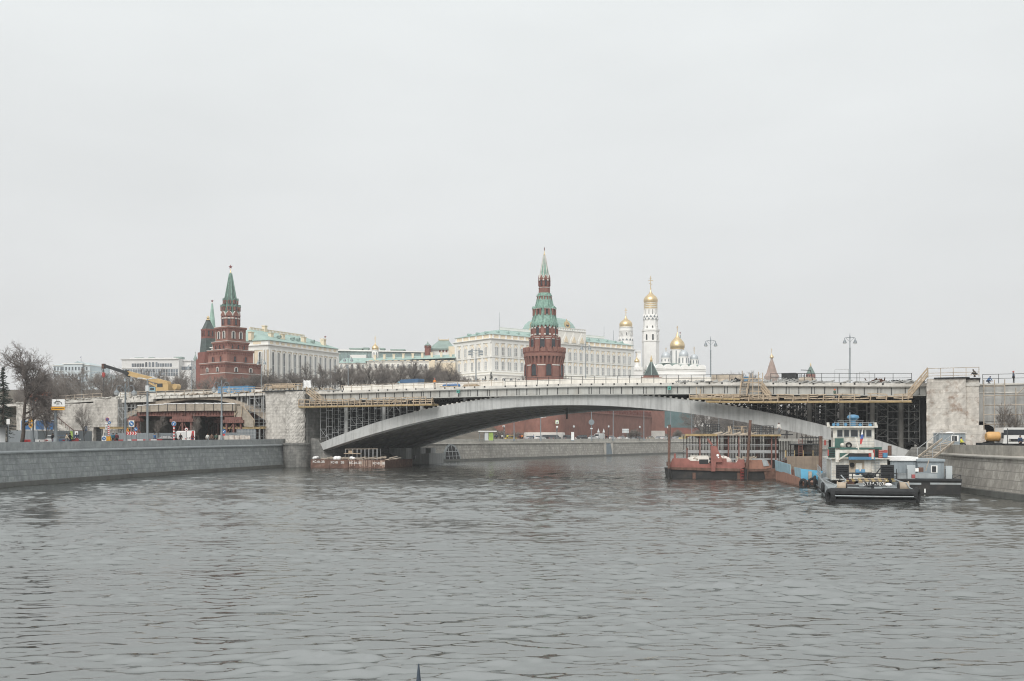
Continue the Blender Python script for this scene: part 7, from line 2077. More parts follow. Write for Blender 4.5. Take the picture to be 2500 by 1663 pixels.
for px,d,yt,lb in ((1401,296,1040,'small globe lamp above the white info column'),(1486,312,1040,'small globe lamp right of the white van'),(1562,328,1041,'small globe lamp near the shrub clump'),(1630,348,1042,'small globe lamp at the foot of the netted building')): globe_lamp(lb,px,d,yt)
# ------------------------------------------------------------------ signs
flat('sign_blue',(.035,.15,.36),.5,var=.06);flat('sign_white',(.78,.78,.76),.5,var=.04);flat('sign_red',(.50,.045,.045),.5,var=.06);flat('sign_yellow',(.72,.36,.03),.5,var=.06);flat('sign_black',(.02,.02,.02),.6);flat('sign_green',(.30,.42,.10),.6,var=.2)
def disc(name,r,mat,parent,z,y=-.02,x=0,n=24,t_=.03):
 m=MB();m.cyl((x,y,z),(x,y+t_,z),r,n=n);return m.build(name,K[mat],parent)
def arrow(parent,r,z,ang,y=-.05,x=0,mat='sign_white'):
 m=MB();c,s=math.cos(ang),math.sin(ang)
 pts=[(-.75,-.12),(.1,-.12),(.1,-.42),(.75,0),(.1,.42),(.1,.12),(-.75,.12)]
 m.extr([(x+r*(a*c-b*s),z+r*(a*s+b*c)) for a,b in pts],'y',y,y+.025);return m.build('arrow',K[mat],parent)
def rect(name,x0,x1,z0,z1,mat,parent,y=-.02,t_=.03):
 m=MB();m.bx(x0,x1,y,y+t_,z0,z1);return m.build(name,K[mat],parent)
def sign(label,px,d,base=GL,name='traffic_sign',rz=0.0,group='traffic signs on the left bank'): return thing(name,label,'sign',(PX(px,d),d,base),rz,group)
def LZ(py,d,base=GL): return PZ(py,d)-base
def post(t,h,r=.04,x=0,mat='steelpole'): m=MB();m.cyl((x,.03,0),(x,.03,h),r,n=8);return m.build('post',K[mat],t)
ml=lambda d: d/F
d=140;t=sign('orange yellow triangle over round warning sign board, right of the big tree',75,d);k=ml(d)
post(t,LZ(1018,d))
m=MB();z=LZ(1031,d);m.extr([(-4.6*k,z),(4.6*k,z),(4.6*k,z+4*k),(0,z+12.5*k),(-4.6*k,z+4*k)],'y',-.05,-.01);m.build('yellow_board',K['sign_yellow'],t)
m=MB();m.extr([(-5*k,LZ(1034,d)),(5*k,LZ(1034,d)),(5*k,LZ(1041,d)),(0,LZ(1046,d)),(-5*k,LZ(1041,d))],'y',-.05,-.01);m.build('yellow_board',K['sign_yellow'],t)
m=MB();m.extr([(-1*k,LZ(1029,d)),(1.3*k,LZ(1029,d)),(.8*k,LZ(1026,d)),(1.1*k,LZ(1023.5,d)),(-.6*k,LZ(1023.5,d))],'y',-.08,-.05);m.build('figure_mark',K['sign_black'],t)
m=MB();m.extr([(-2.4*k,LZ(1040,d)),(2.4*k,LZ(1040,d)),(2.4*k,LZ(1037,d)),(1*k,LZ(1036,d)),(-2*k,LZ(1037,d))],'y',-.08,-.05);m.build('vehicle_mark',K['sign_black'],t)
d=140.5;t=sign('white direction board with a dark map line over a yellow arrow strip',144.5,d,name='direction_board');k=ml(d)
rect('board',-16*k,15.5*k,LZ(992.5,d),LZ(975,d),'sign_white',t,-.25,.05);rect('arrow_strip',-17*k,15*k,LZ(1001.5,d),LZ(993.2,d),'sign_yellow',t,-.25,.05)
m=MB();pts=[(-9,983),(-4,979.5),(2,980),(7,983),(9,988)];m.tube([(a*k,-.27,LZ(b,d)) for a,b in pts],.045);m.build('route_line',K['sign_black'],t)
m=MB();
for a,b,c in ((-12,-6,984),(-11,-5,986.5),(-5,3,987),(-4,1,989)): m.bx(a*k,b*k,-.27,-.25,LZ(c,d),LZ(c-1,d))
m.each('map_mark',K['greyroof'],t)
arrow(t,2.6*k,LZ(997.3,d),PI,-.3,-13*k,'sign_black');rect('strip_line',-10*k,10*k,LZ(998,d),LZ(996.7,d),'sign_black',t,-.28)
arrow(t,2.2*k,LZ(997.3,d),0,-.3,12*k,'sign_black')
rect('bracket',-9.5*k,-7.5*k,LZ(1001,d),LZ(980,d),'steelpole',t,-.18,.1)
d=150;t=sign('small blue and white bus stop plate beside the second young tree',210,d,name='bus_stop_sign');k=ml(d);post(t,LZ(1040,d),.03)
rect('plate',-3.3*k,3.3*k,LZ(1052,d),LZ(1040.5,d),'sign_blue',t,-.04);rect('symbol',-2*k,2*k,LZ(1048.5,d),LZ(1043.5,d),'sign_white',t,-.06)
m=MB();m.bx(-1.2*k,1.2*k,-.08,-.06,LZ(1046.6,d),LZ(1045,d));m.build('bus_mark',K['sign_blue'],t)
d=150;t=sign('cluster of no stopping disc, blue arrow disc and red white striped post',262,d);k=ml(d);post(t,LZ(1022,d),.045)
disc('red_ring',4.6*k,'sign_red',t,LZ(1024,d));disc('blue_disc',3.6*k,'sign_blue',t,LZ(1024,d),-.04)
m=MB();m.bar((-2.6*k,-.06,LZ(1026.6,d)),(2.6*k,-.06,LZ(1021.4,d)),.9*k,.02);m.bar((-2.6*k,-.06,LZ(1021.4,d)),(2.6*k,-.06,LZ(1026.6,d)),.9*k,.02);m.build('red_cross',K['sign_red'],t)
disc('blue_disc',3.8*k,'sign_blue',t,LZ(1032,d),-.02,5*k);arrow(t,3.4*k,LZ(1032,d),RAD(-40),-.05,5*k)
rect('white_plate',-5.5*k,2.0*k,LZ(1035,d),LZ(1031.8,d),'sign_white',t);rect('arrow_plate',-4.5*k,.5*k,LZ(1049,d),LZ(1038,d),'sign_white',t,-.06)
arrow(t,3.6*k,LZ(1043.5,d),RAD(90),-.09,-2*k,'sign_black')
z0,z1=LZ(1063,d),LZ(1039.5,d);x0,x1=1.2*k,6.0*k
rect('striped_board',x0,x1,z0,z1,'sign_white',t,-.04)
for i in range(5):
 m=MB();zz_=z0+(z1-z0)*i/5;q=(z1-z0)/10;m.extr([(x0,zz_+q*1.0),(x1,zz_),(x1,zz_+q),(x0,zz_+q*2.0)],'y',-.06,-.04);m.build('red_stripe',K['sign_red'],t)
d=147;t=sign('white board with blue arrow disc, standing low beside a yellow box',254,d);k=ml(d);post(t,LZ(1066,d),.04)
m=MB();m.extr([(-5.6*k,LZ(1078,d)),(5.4*k,LZ(1078,d)),(5.4*k,LZ(1066,d)),(3.5*k,LZ(1064,d)),(-3.5*k,LZ(1064,d)),(-5.6*k,LZ(1066,d))],'y',-.03,0);m.build('board',K['sign_white'],t)
disc('blue_disc',4.7*k,'sign_blue',t,LZ(1070.5,d),-.06);arrow(t,4.2*k,LZ(1070.5,d),RAD(-40),-.09)
t=thing('traffic_box','yellow plastic road box behind the low blue arrow sign','road box',(PX(265.5,148),148,GL));m=MB();m.frus(0,0,0,LZ(1065,148),.34,.3,.26,.22);m.build('body',K['sign_yellow'],t);m=MB();m.bx(-.15,.15,-.31,.31,LZ(1065,148),LZ(1065,148)+.06);m.build('lid',K['sign_white'],t)
d=152;t=sign('large cream board with blue arrow disc above roadworks triangle and chevrons',321,d);k=ml(d);post(t,LZ(1027,d),.05);
rect('cream_board',-7.3*k,7.3*k,LZ(1043,d),LZ(1026,d),'winch_beige',t,-.03);rect('white_inset',-6.2*k,6.2*k,LZ(1041.8,d),LZ(1027.2,d),'sign_white',t,-.05)
disc('blue_disc',6.0*k,'sign_blue',t,LZ(1034.4,d),-.09);arrow(t,5.6*k,LZ(1034.4,d),RAD(-40),-.12)
m=MB();m.extr([(-14*k,LZ(1053.5,d)),(-5*k,LZ(1053.5,d)),(-9.5*k,LZ(1044,d))],'y',-.04,0);m.build('yellow_triangle',K['sign_yellow'],t);m=MB();m.extr([(-10.6*k,LZ(1052.3,d)),(-8.4*k,LZ(1052.3,d)),(-9*k,LZ(1047,d)),(-10*k,LZ(1047,d))],'y',-.07,-.04);m.build('digger_mark',K['sign_red'],t)
disc('blue_disc',4.6*k,'sign_blue',t,LZ(1048,d),-.03,10.5*k);arrow(t,4.2*k,LZ(1048,d),RAD(-40),-.06,10.5*k)
rect('chevron_board',-14.5*k,13*k,LZ(1062,d),LZ(1054,d),'sign_red',t,-.03)
for i in range(4):
 x=(-10.5+i*6.3)*k;m=MB();zc_=LZ(1058,d);hh=3.9*k;w_=2.0*k
 m.extr([(x,zc_-hh),(x+w_,zc_-hh),(x+w_+2.6*k,zc_),(x+w_,zc_+hh),(x,zc_+hh),(x+2.6*k,zc_)],'y',-.06,-.03);m.build('white_chevron',K['sign_white'],t)
d=166;t=sign('blue arrow disc on a red and white striped post by the black car',424.5,d);k=ml(d)
disc('white_ring',5.8*k,'sign_white',t,LZ(1034.5,d),.0);disc('blue_disc',5.2*k,'sign_blue',t,LZ(1034.5,d),-.03);arrow(t,4.8*k,LZ(1034.5,d),RAD(-130),-.06)
z1=LZ(1040,d)
for i in range(12):
 m=MB();m.cyl((0,.05,z1*i/12),(0,.05,z1*(i+1)/12),.13,n=8);m.build('post_band',K['sign_red'] if i % 2 else K['sign_white'],t)
d=168;t=sign('white disc with red rim above the white van',455,d);k=ml(d);post(t,LZ(1046,d),.04)
disc('red_rim',4.6*k,'sign_red',t,LZ(1048.5,d));disc('white_disc',3.7*k,'sign_white',t,LZ(1048.5,d),-.04);rect('mark',-1.2*k,1.2*k,LZ(1050,d),LZ(1047.3,d),'sign_black',t,-.07)
d=172;t=sign('blue arrow disc low on the ornate lamp beside the stained panels',546.5,d);k=ml(d);post(t,LZ(1050,d),.04)
disc('blue_disc',4.9*k,'sign_blue',t,LZ(1053.5,d));arrow(t,4.5*k,LZ(1053.5,d),RAD(-130),-.05);rect('red_plate',-3*k,3*k,LZ(1064,d),LZ(1059.5,d),'sign_red',t)
d=286;t=sign('green framed white pedestrian crossing sign hanging over traffic lights under the arch',1360,d,GF);k=ml(d);post(t,LZ(1022,d,GF),.07)
rect('green_frame',-4.2*k,4.2*k,LZ(1035.5,d,GF),LZ(1026,d,GF),'sign_green',t,-.15);rect('white_panel',-3.5*k,3.5*k,LZ(1034.8,d,GF),LZ(1026.7,d,GF),'sign_white',t,-.18)
m=MB();m.extr([(0,LZ(1028,d,GF)),(-2*k,LZ(1033.8,d,GF)),(2*k,LZ(1033.8,d,GF))],'y',-.21,-.18);m.build('walker_mark',K['sign_black'],t);rect('pale_plate',-2.6*k,2.6*k,LZ(1044,d,GF),LZ(1040.5,d,GF),'sign_white',t,-.15)
def traffic_light(label,px,d,y0,y1):
 t=thing('traffic_light',label,'traffic light',(PX(px,d),d,GF),0,'traffic lights under the arch');k=ml(d)
 post(t,LZ(y0,d,GF),.06);m=MB();m.bx(-1.6*k,1.6*k,-.2,.15,LZ(y1,d,GF),LZ(y0,d,GF));o=m.build('housing',K['dark'],t)
 for i in range(3): disc('lens',.75*k,'pale_glass',o,LZ(y0+(y1-y0)*(i+.5)/3,d,GF),-.26)
traffic_light('traffic light under the pedestrian crossing sign',1359.5,285.5,1045,1055)
traffic_light('traffic light left of the yellow taxi, by the arch soffit',1231,262,1043,1053)
d=262;t=sign('small white sign above the left traffic light',1230,d,GF);k=ml(d);post(t,LZ(1039,d,GF),.05);rect('panel',-3*k,3*k,LZ(1042.5,d,GF),LZ(1039,d,GF),'sign_white',t,-.1);rect('dark_mark',-1.8*k,1.8*k,LZ(1041.6,d,GF),LZ(1040,d,GF),'sign_black',t,-.13)
d=299.8;t=sign('grey back turned round sign on a far lamp pole',1444,d,GF);k=ml(d);post(t,LZ(1040,d,GF),.05);disc('disc',7*k,'steelpole',t,LZ(1031,d,GF),-.2);rect('plate',-3*k,3*k,LZ(1048,d,GF),LZ(1045,d,GF),'pale_glass',t,-.2)
d=300;t=sign('white triangular signs pair on the roof line of the white van',1461,d,GF);k=ml(d);post(t,LZ(1046,d,GF),.05)
for x in (0,13):
 m=MB();m.extr([((x-3.2)*k,LZ(1056,d,GF)),((x+3.2)*k,LZ(1056,d,GF)),(x*k,LZ(1046,d,GF))],'y',-.1,-.05);m.build('triangle',K['pale_glass'],t)
 m=MB();m.cyl((x*k,0,0),(x*k,0,LZ(1054,d,GF)),.05,n=6);m.build('post',K['steelpole'],t)
d=322;t=sign('grey rectangular road sign seen from behind on two legs under the arch',1527,d,GF);k=ml(d)
rect('panel',-8*k,8*k,LZ(1057,d,GF),LZ(1047,d,GF),'pale_glass',t);rect('stiffener',-8*k,8*k,LZ(1052.5,d,GF),LZ(1051.5,d,GF),'steelpole',t,-.06);post(t,LZ(1048,d,GF),.08,-6*k);post(t,LZ(1048,d,GF),.08,6*k)
t=thing('info_column','plain white information column on the far bank, beside dark cars','column',(PX(1398,270),270,GF),0);m=MB();m.bx(-.38,.38,-.3,.3,0,LZ(1055,270,GF));m.build('body',K['sign_white'],t);m=MB();m.bx(-.42,.42,-.34,.34,0,.25);m.build('base',K['steelpole'],t)
# kilometre style plate and slate patch, arched drain on the far wall: fixed to that wall
d=338
t=thing('wall_plate','white oval mooring plate fixed on the far river wall','plate',(PX(1524,d),330.5,0));m=MB();m.extr([(a*.55,PZ(1076,330)+b*1.2) for a,b in [(math.cos(q*PI/8),math.sin(q*PI/8)) for q in range(16)]],'y',-.4,-.1);m.build('disc',K['sign_white'],t);m=MB();m.bx(-.08,.08,-.45,-.4,PZ(1076,330)-.5,PZ(1076,330)+.5);m.build('mark',K['sign_black'],t)
def on_far(px):
 k=(px-CX)/F
 for (a,b) in zip(F_PATH[1:-1],F_PATH[2:]):
  dx,dy=b[0]-a[0],b[1]-a[1];den=dx-k*dy
  s=(k*a[1]-a[0])/den
  if 0 <= s <= 1: return a[0]+dx*s,a[1]+dy*s,math.atan2(dy,dx)
 return F_PATH[1][0],F_PATH[1][1],.9
x,y,a=on_far(1099)
t=thing('storm_drain','pointed arched drain mouth with iron bars in the far river wall','drain',(x,y,0),a)
op=[(-2.9,-.5),(2.9,-.5),(2.9,.9),(2.5,2.1),(1.6,3.1),(.6,3.7),(0,3.85),(-.6,3.7),(-1.6,3.1),(-2.5,2.1),(-2.9,.9)]
def lean(m):
 m.v=[(a,b+.155*c,c) for a,b,c in m.v];return m
m=MB();m.extr([(p*1.17,q*1.13) for p,q in op],'y',-.86,.2);lean(m).build('stone_ring',K['granite'],t)
m=MB();m.extr(op,'y',-.90,-.5);lean(m).build('mouth_shade',K['hull_dark'],t)  # flat dark panel standing for the shaded inside of the drain
m=MB()
for q in (-1.5,0,1.5): m.bx(q-.05,q+.05,-1.0,-.94,0,3.75-abs(q)*.42)
for z in (1.2,2.3): m.bx(-2.6,2.6,-1.0,-.94,z,z+.1)
lean(m).each('bar',K['scaf'],t)
x,y,a=on_far(1480);t=thing('wall_patch','slate grey rectangular metal patch on the far river wall','patch',(x,y,0),a)
m=MB();m.add([(-2.1,-1.0,.3),(2.6,-1.0,.3),(2.6,-.25,3.9),(-2.1,-.25,3.9),(-2.1,-.6,.3),(2.6,-.6,.3),(2.6,0,3.9),(-2.1,0,3.9)],[(0,1,2,3),(7,6,5,4),(0,4,5,1),(1,5,6,2),(2,6,7,3),(3,7,4,0)]);m.build('plate',flat('slate',(.17,.20,.22),.7,var=.1,streak=.3),t)
m=MB();m.bx(-2.2,-2.0,-1.05,-.1,.3,3.9);m.bx(2.5,2.7,-1.05,-.1,.3,3.9);m.each('edge_strip',K['mould_w'],t)
# ------------------------------------------------------------------ vehicles
flat('car_paint',(.35,.36,.37),.35,var=.03);K['lamp_clear']=flat('lamp_clear',(.75,.74,.7),.2);flat('lamp_red',(.4,.03,.02),.3)
CC={n: flat('car_' +n,c,.35,var=.03) for n,c in dict(white=(.72,.72,.70),silver=(.42,.43,.44),black=(.025,.026,.028),yellow=(.62,.44,.10),blue=(.09,.14,.22),grey=(.16,.165,.17),beige=(.5,.45,.36),red=(.35,.05,.04)).items()}
def make_car(name,label,low,cab,roof_,L,W,wheels,r=.32,wagon=False):
 t=thing(name,label,'van' if wagon else 'car',(0,0,-50),0,'vehicles on the far bank road')
 m=MB();m.extr(low,'y',-W,W)
 vs=[]
 m2=MB();n=len(cab)
 for s_,tw in ((-1,1),(1,1)):
  pass
 zlo,zhi=min(p[1] for p in cab),max(p[1] for p in cab)
 def wy(z): return W*(1.0-.18*(z-zlo)/(zhi-zlo))-.02
 vs=[(x,-wy(z),z) for x,z in cab]+[(x,wy(z),z) for x,z in cab]
 body=MB();body.add(m.v,m.f)
 # roof and pillars stand proud of the glass
 rv=[(x,-wy(z)-.015,z) for x,z in roof_]+[(x,wy(z)+.015,z) for x,z in roof_];k=len(roof_)
 body.add(rv,[(i,(i+1) % k,k+(i+1) % k,k+i) for i in range(k)]+[tuple(range(k-1,-1,-1)),tuple(range(k,2*k))])
 xm=[p[0] for p in cab]
 for x in (.28*(max(xm)-min(xm))+min(xm),.58*(max(xm)-min(xm))+min(xm)):
  for s_ in (-1,1): body.bar((x,s_*(W-.02),zlo),(x+.05,s_*(wy(zhi)+.01),zhi),.07,.05)
 body.build('body',K['car_paint'],t)
 g=MB();g.add(vs,[(i,(i+1) % n,n+(i+1) % n,n+i) for i in range(n)]+[tuple(range(n-1,-1,-1)),tuple(range(n,2*n))]);g.build('windows',K['glass'],t)
 for x in wheels:
  for s_ in (-1,1):
   w=MB();w.cyl((x,s_*(W-.12),r),(x,s_*(W+.02),r),r,n=16);o=w.build('wheel',K['rubber'],t)
   h=MB();h.cyl((x,s_*(W+.02),r),(x,s_*(W+.035),r),r*.6,n=12);h.build('rim',K['pale_glass'],o)
 x0,x1=min(p[0] for p in low),max(p[0] for p in low);zl_=.62 if not wagon else .8
 for s_ in (-1,1):
  h=MB();h.bx(x0-.02,x0+.12,s_*W*.78-.16,s_*W*.78+.16,zl_,zl_+.15);h.build('headlight',K['lamp_clear'],t)
  h=MB();h.bx(x1-.12,x1+.02,s_*W*.78-.16,s_*W*.78+.16,zl_+.05,zl_+.2);h.build('tail_light',K['lamp_red'],t)
 return t
sedan=make_car('parked_car','car',[(-2.2,.35),(-1.9,.22),(1.95,.22),(2.2,.4),(2.2,.85),(2.1,.95),(1.4,.98),(-1.0,.98),(-2.0,.84),(-2.22,.66)],[(-1.25,.96),(-.35,1.42),(.75,1.44),(1.6,.97)],[(-.42,1.40),(-.25,1.47),(.7,1.48),(.85,1.42)],4.4,.86,(-1.38,1.38))
suv=make_car('parked_car','car',[(-2.25,.4),(-2.0,.3),(2.0,.3),(2.25,.45),(2.28,1.0),(-1.1,1.08),(-2.1,1.0),(-2.28,.75)],[(-1.3,1.06),(-.6,1.62),(1.75,1.66),(2.15,1.02)],[(-.68,1.60),(-.5,1.70),(1.7,1.73),(1.85,1.6)],4.5,.92,(-1.42,1.42),.36)
van=make_car('van','van',[(-2.5,.45),(-2.2,.32),(2.5,.32),(2.5,2.2),(-.5,2.22),(-1.4,2.05),(-1.75,1.3),(-2.45,1.05)],[(-1.74,1.32),(-1.42,2.02),(-.55,2.05),(-.55,1.32)],[(-.5,2.2),(-1.2,2.15),(-.6,2.3),(2.4,2.3),(2.5,2.18)],5,.95,(-1.6,1.55),.35,True)
first={}
def park(proto,px,d,rz,col,label,group='vehicles on the far bank road',base=GF+.04,scale=None,name=None):
 loc=(PX(px,d),d,base)
 b={'body': CC[col]}
 if proto.name not in first:
  first[proto.name]=1
  proto.location=loc;proto.rotation_euler=(0,0,rz);proto['label']=label;proto['group']=group
  for c in proto.children:
   if c.name.split('.')[0] == 'body': c.material_slots[0].link='OBJECT';c.material_slots[0].material=CC[col]
  return proto
 return dup(proto,loc,rz,label,group,scale,b)
RA_=math.atan2(122,75)
def road_d(px,off=11.0):
 x,y,a=on_far(px)
 k=(px-CX)/F
 return y+off/max(.3,math.cos(a-math.atan(k) ))*.55+off*.5
far_cars=[(sedan,1246,'yellow','yellow taxi on the far bank, left of the silver cars'),(sedan,1295,'silver','silver car right of the yellow taxi, seen under the arch'),(sedan,1318,'white','white car left of the dark cars under the arch'),
 (suv,1330,'black','black car just left of the crossing sign pole'),(suv,1355,'grey','dark grey car under the pedestrian crossing sign'),(suv,1385,'grey','dark car left of the white info column'),(suv,1421,'black','dark car right of the white info column'),(sedan,1417,'white','white car in front of the dark one beside the info column'),
 (sedan,1447,'white','white car half hidden left of the white van'),(van,1462,'white','white van, the tallest vehicle under the arch'),(sedan,1493,'white','white car right of the white van'),(sedan,1518,'white','white car below the grey road sign'),(sedan,1541,'silver','silver car right of the grey road sign'),
 (sedan,1558,'grey','grey car near the shrub clump under the arch'),(sedan,1588,'beige','beige car left of the red wall tower foot'),(sedan,1608,'silver','silver car below the red wall tower'),(sedan,1622,'white','white car left of the tall pile'),(sedan,1652,'silver','silver car below the first round shrub'),(sedan,1668,'yellow','yellow taxi right of the tall pile'),(sedan,1690,'white','white car below the second round shrub')]
for i,(p,px,col,lb) in enumerate(far_cars):
 x,y,a=on_far(px)
 off=9+4*(i % 2)
 X,Y=x-math.sin(a)*off,y+math.cos(a)*off
 k=(px-CX)/F
 # keep it on the line of sight of its place in the row
 s=(k*Y-X)/(math.cos(a)-k*math.sin(a));X += math.cos(a)*s;Y += math.sin(a)*s
 park(p,px,Y,a+(PI if i % 3 else 0),col,lb)
LB='vehicles on the left bank road'
park(sedan,152,146,RAD(-78),'blue','blue grey car with lit headlights behind the left wall',LB,GL+.01)
park(sedan,404,172,RAD(10),'black','black car with red tail lights beside the striped post',LB,GL+.01)
park(sedan,130,149,RAD(-70),'white','white car half hidden behind the direction board pole',LB,GL+.01)
park(van,445,176,RAD(-75),'white','white van under the red rimmed disc',LB,GL+.01)
# ---- lorry with orange drum on the right bank
W_=Frame(PX(2412,118),118,RAD(-4));t=thing('tanker_lorry','white cab lorry with an orange tank at the right edge, on the stone wall top','lorry',(*W_.o,GR),W_.rz)
def wz(px,py,Y=0): return W_.z(px,py,Y)-GR
x0,x1=W_.x(2417),W_.x(2450);zc_=(wz(2430,1054)+wz(2430,1078))/2;r_=(wz(2430,1054)-wz(2430,1078))/2
m=MB();vs=[(x0,r_*.7),(x0+.12,r_*.9),(x0+.3,r_),(x1-.1,r_),(x1,r_*.8)]
pts=[(r,x) for x,r in vs]
m.lathe(pts,20);m.v=[(z,y*1.05+1.2,x+zc_) for x,y,z in m.v];m.build('orange_tank',flat('orange_tank',(.60,.35,.13),.5,var=.1,dirt=(.4,.2,.08),damt=.4),t,smooth=True)
xa,xb=W_.x(2449),W_.x(2449)+2.6
zt1,zbm=wz(2470,1046),wz(2470,1083)
m=MB();m.extr([(xa,zbm),(xb,zbm),(xb,zt1-.9),(xb-.08,zt1-.05),(xa+.05,zt1-.02),(xa,zt1-.9)],'y',0,2.4);m.bx(xa+.05,xb-.1,-.02,2.42,zt1-.05,zt1+.1);m.build('cab',CC['white'],t)
m=MB();m.bx(W_.x(2460),xb-.12,-.03,.02,wz(2470,1062),wz(2470,1049));m.build('windscreen',K['glass'],t)
m=MB();m.bx(W_.x(2459),W_.x(2460.5),-.05,.02,zbm,zt1);m.bx(xa+.06,W_.x(2458.5),-.028,.02,wz(2470,1062),wz(2470,1050));m.build('side_window',K['glass'],t)
m=MB();m.bx(xa-2.3,xb,.3,2.2,.45,.85);m.build('chassis',K['dark'],t)
for x in (xa+.7,xa-1.2): 
 for y in (.05,2.1): w=MB();w.cyl((x,y,.48),(x,y+.25,.48),.48,n=18);w.build('wheel',K['rubber'],t)
m=MB();m.bx(W_.x(2463),xb-.1,-.06,0,zbm+.25,zbm+.55);m.build('grille',K['dark'],t)
for x in (W_.x(2461),xb-.4): m=MB();m.bx(x,x+.3,-.06,0,zbm+.3,zbm+.5);m.build('headlight',K['lamp_clear'],t)
m=MB();m.bx(xa-.25,xa-.05,-.3,-.1,zt1-1.2,zt1-.5);m.build('mirror',K['dark'],t)
# ---- yellow truck crane on the bridge
v=8.0
def CP(x,y): return 250+x/5.238,850+y/5.238
def CW(x,y,vv=v): p=CP(x,y);u=BU(p[0],vv);return (u,vv,BZ(*p,vv))
t=onb('truck_crane','yellow truck crane on the bridge with its boom and hook reaching left','crane')
flat('crane_yellow',(.46,.32,.15),.5,var=.12,dirt=(.4,.25,.08),damt=.4)
a,b,c=CW(25,225),CW(318,318),CW(850,455)
m=MB();m.bar(b,c,.75,.95);m.build('outer_boom',K['crane_yellow'],t)
b2=Vector(b).lerp(Vector(a),.05)
m=MB();m.bar(a,b2,.5,.62);m.bar(CW(300,300),CW(345,345),.85,1.05);m.build('inner_boom',K['dark'],t)
m=MB();m.bar(CW(600,440),CW(715,505),.35);m.build('lift_ram',K['crane_yellow'],t)
m=MB();p0,p1=CW(720,550),CW(880,450);m.bx(p0[0],p1[0],v-.9,v+1.2,p0[2],p0[2]+1.5);p2,p3=CW(730,520),CW(860,430);m.extr([(p2[0]+.25,p0[2]+1.5),(p1[0]-.2,p0[2]+1.5),(p1[0]-.3,p3[2]),(p2[0]+.8,p3[2]-.2)],'y',v-.95,v+.2);m.build('turret_cab',K['crane_yellow'],t)
m=MB();q0,q1=CW(742,500),CW(810,455);m.bx(q0[0],q1[0],v-1.0,v-.94,q0[2],q1[2]);m.build('cab_window',K['glass'],t)
m=MB();q0,q1=CW(640,565),CW(715,500);m.bx(q0[0],q1[0],v-.9,v+1.3,q0[2],q1[2]);m.build('driver_cab',flat('faded_blue',(.22,.36,.42),.6,var=.1),t)
m=MB();q0,q1=CW(652,540),CW(700,510);m.bx(q0[0],q1[0],v-.95,v-.9,q0[2],q1[2]);m.build('cab_window',K['glass'],t)
m=MB();q0,q1=CW(640,575),CW(960,560);m.bx(q0[0],q1[0],v-1.0,v+1.3,zt(q0[0])+.5,q0[2]+.15);m.build('carrier',K['dark'],t)
for k in range(4):
 u=q0[0]+.8+k*2.2;w=MB();w.cyl((u,v-1.15,zt(u)+.5),(u,v-.75,zt(u)+.5),.5,n=16);w.build('wheel',K['rubber'],t)
m=MB();q0=CW(950,495);m.cyl((q0[0],v-.6,q0[2]),(q0[0],v+.6,q0[2]),.62,n=18);m.build('winch_drum',K['crane_yellow'],t)
h0=CW(15,235);h1=CW(0,345);h2=CW(10,600)
m=MB();m.bx(h0[0]-.3,h0[0]+.35,v-.3,v+.3,h0[2]-.5,h0[2]+.6);m.build('boom_head',K['rust'],t)
m=MB();m.cyl((h0[0],v,h0[2]),(h0[0],v,h1[2]+.5),.035,n=5);m.cyl((h0[0]-.12,v,h0[2]),(h0[0]-.12,v,h1[2]+.5),.035,n=5);m.cyl((h0[0],v,h1[2]),(h0[0]+.1,v,h2[2]),.06,n=5);m.build('cable',K['dark'],t)
m=MB();m.lathe([(.1,-.55),(.35,-.2),(.38,.35),(.2,.6)],10);m.v=[(x+h0[0],y+v,z+h1[2]) for x,y,z in m.v];m.build('hook_block',K['boat_red'],t)
# ---- blue canvas lorry and tarpaulin on the deck
def DP(x,y): return 780+x/5.015,800+y/5.015
v=5.0
def DW(x,y,vv=v): p=DP(x,y);u=BU(p[0],vv);return (u,vv,BZ(*p,vv))
t=onb('canvas_lorry','lorry with a dark blue canvas top parked on the bridge deck','lorry')
p0,p1=DW(990,745),DW(1215,625)
flat('canvas_blue',(.06,.12,.21),.8,var=.15,bump=.3)
m=MB();m.extr([(p0[0],p0[2]+.9),(p1[0],p0[2]+.9),(p1[0],p1[2]-.15),(p1[0]-.1,p1[2]),(p0[0]+.1,p1[2]-.1),(p0[0],p1[2]-.25)],'y',v-.2,v+2.1);m.build('canvas_top',K['canvas_blue'],t)
c0,c1=DW(900,745),DW(985,640)
m=MB();m.extr([(c0[0],p0[2]),(p0[0]-.1,p0[2]),(p0[0]-.1,c1[2]-.3),(c0[0]+1.1,c1[2]-.3),(c0[0]+.75,c1[2]-1.2),(c0[0],c1[2]-1.5)],'y',v,v+2);m.build('cab',K['faded_blue'],t)
m=MB();m.extr([(c0[0]+.85,c1[2]-1.15),(p0[0]-.3,c1[2]-1.15),(p0[0]-.3,c1[2]-.5),(c0[0]+1.1,c1[2]-.5)],'y',v-.03,v+.02);m.build('side_window',K['glass'],t)
m=MB();m.bx(c0[0],p1[0],v-.1,v+2,zt(p0[0])+.3,p0[2]+.9-.25);m.bx(p0[0],p1[0],v-.2,v+2.1,p0[2]+.6,p0[2]+.92);m.build('flatbed',K['slab'],t)
for x in (c0[0]+.9,p1[0]-1.2,p1[0]-2.2): w=MB();w.cyl((x,v-.2,zt(x)+.45),(x,v+.1,zt(x)+.45),.45,n=14);w.build('wheel',K['rubber'],t)
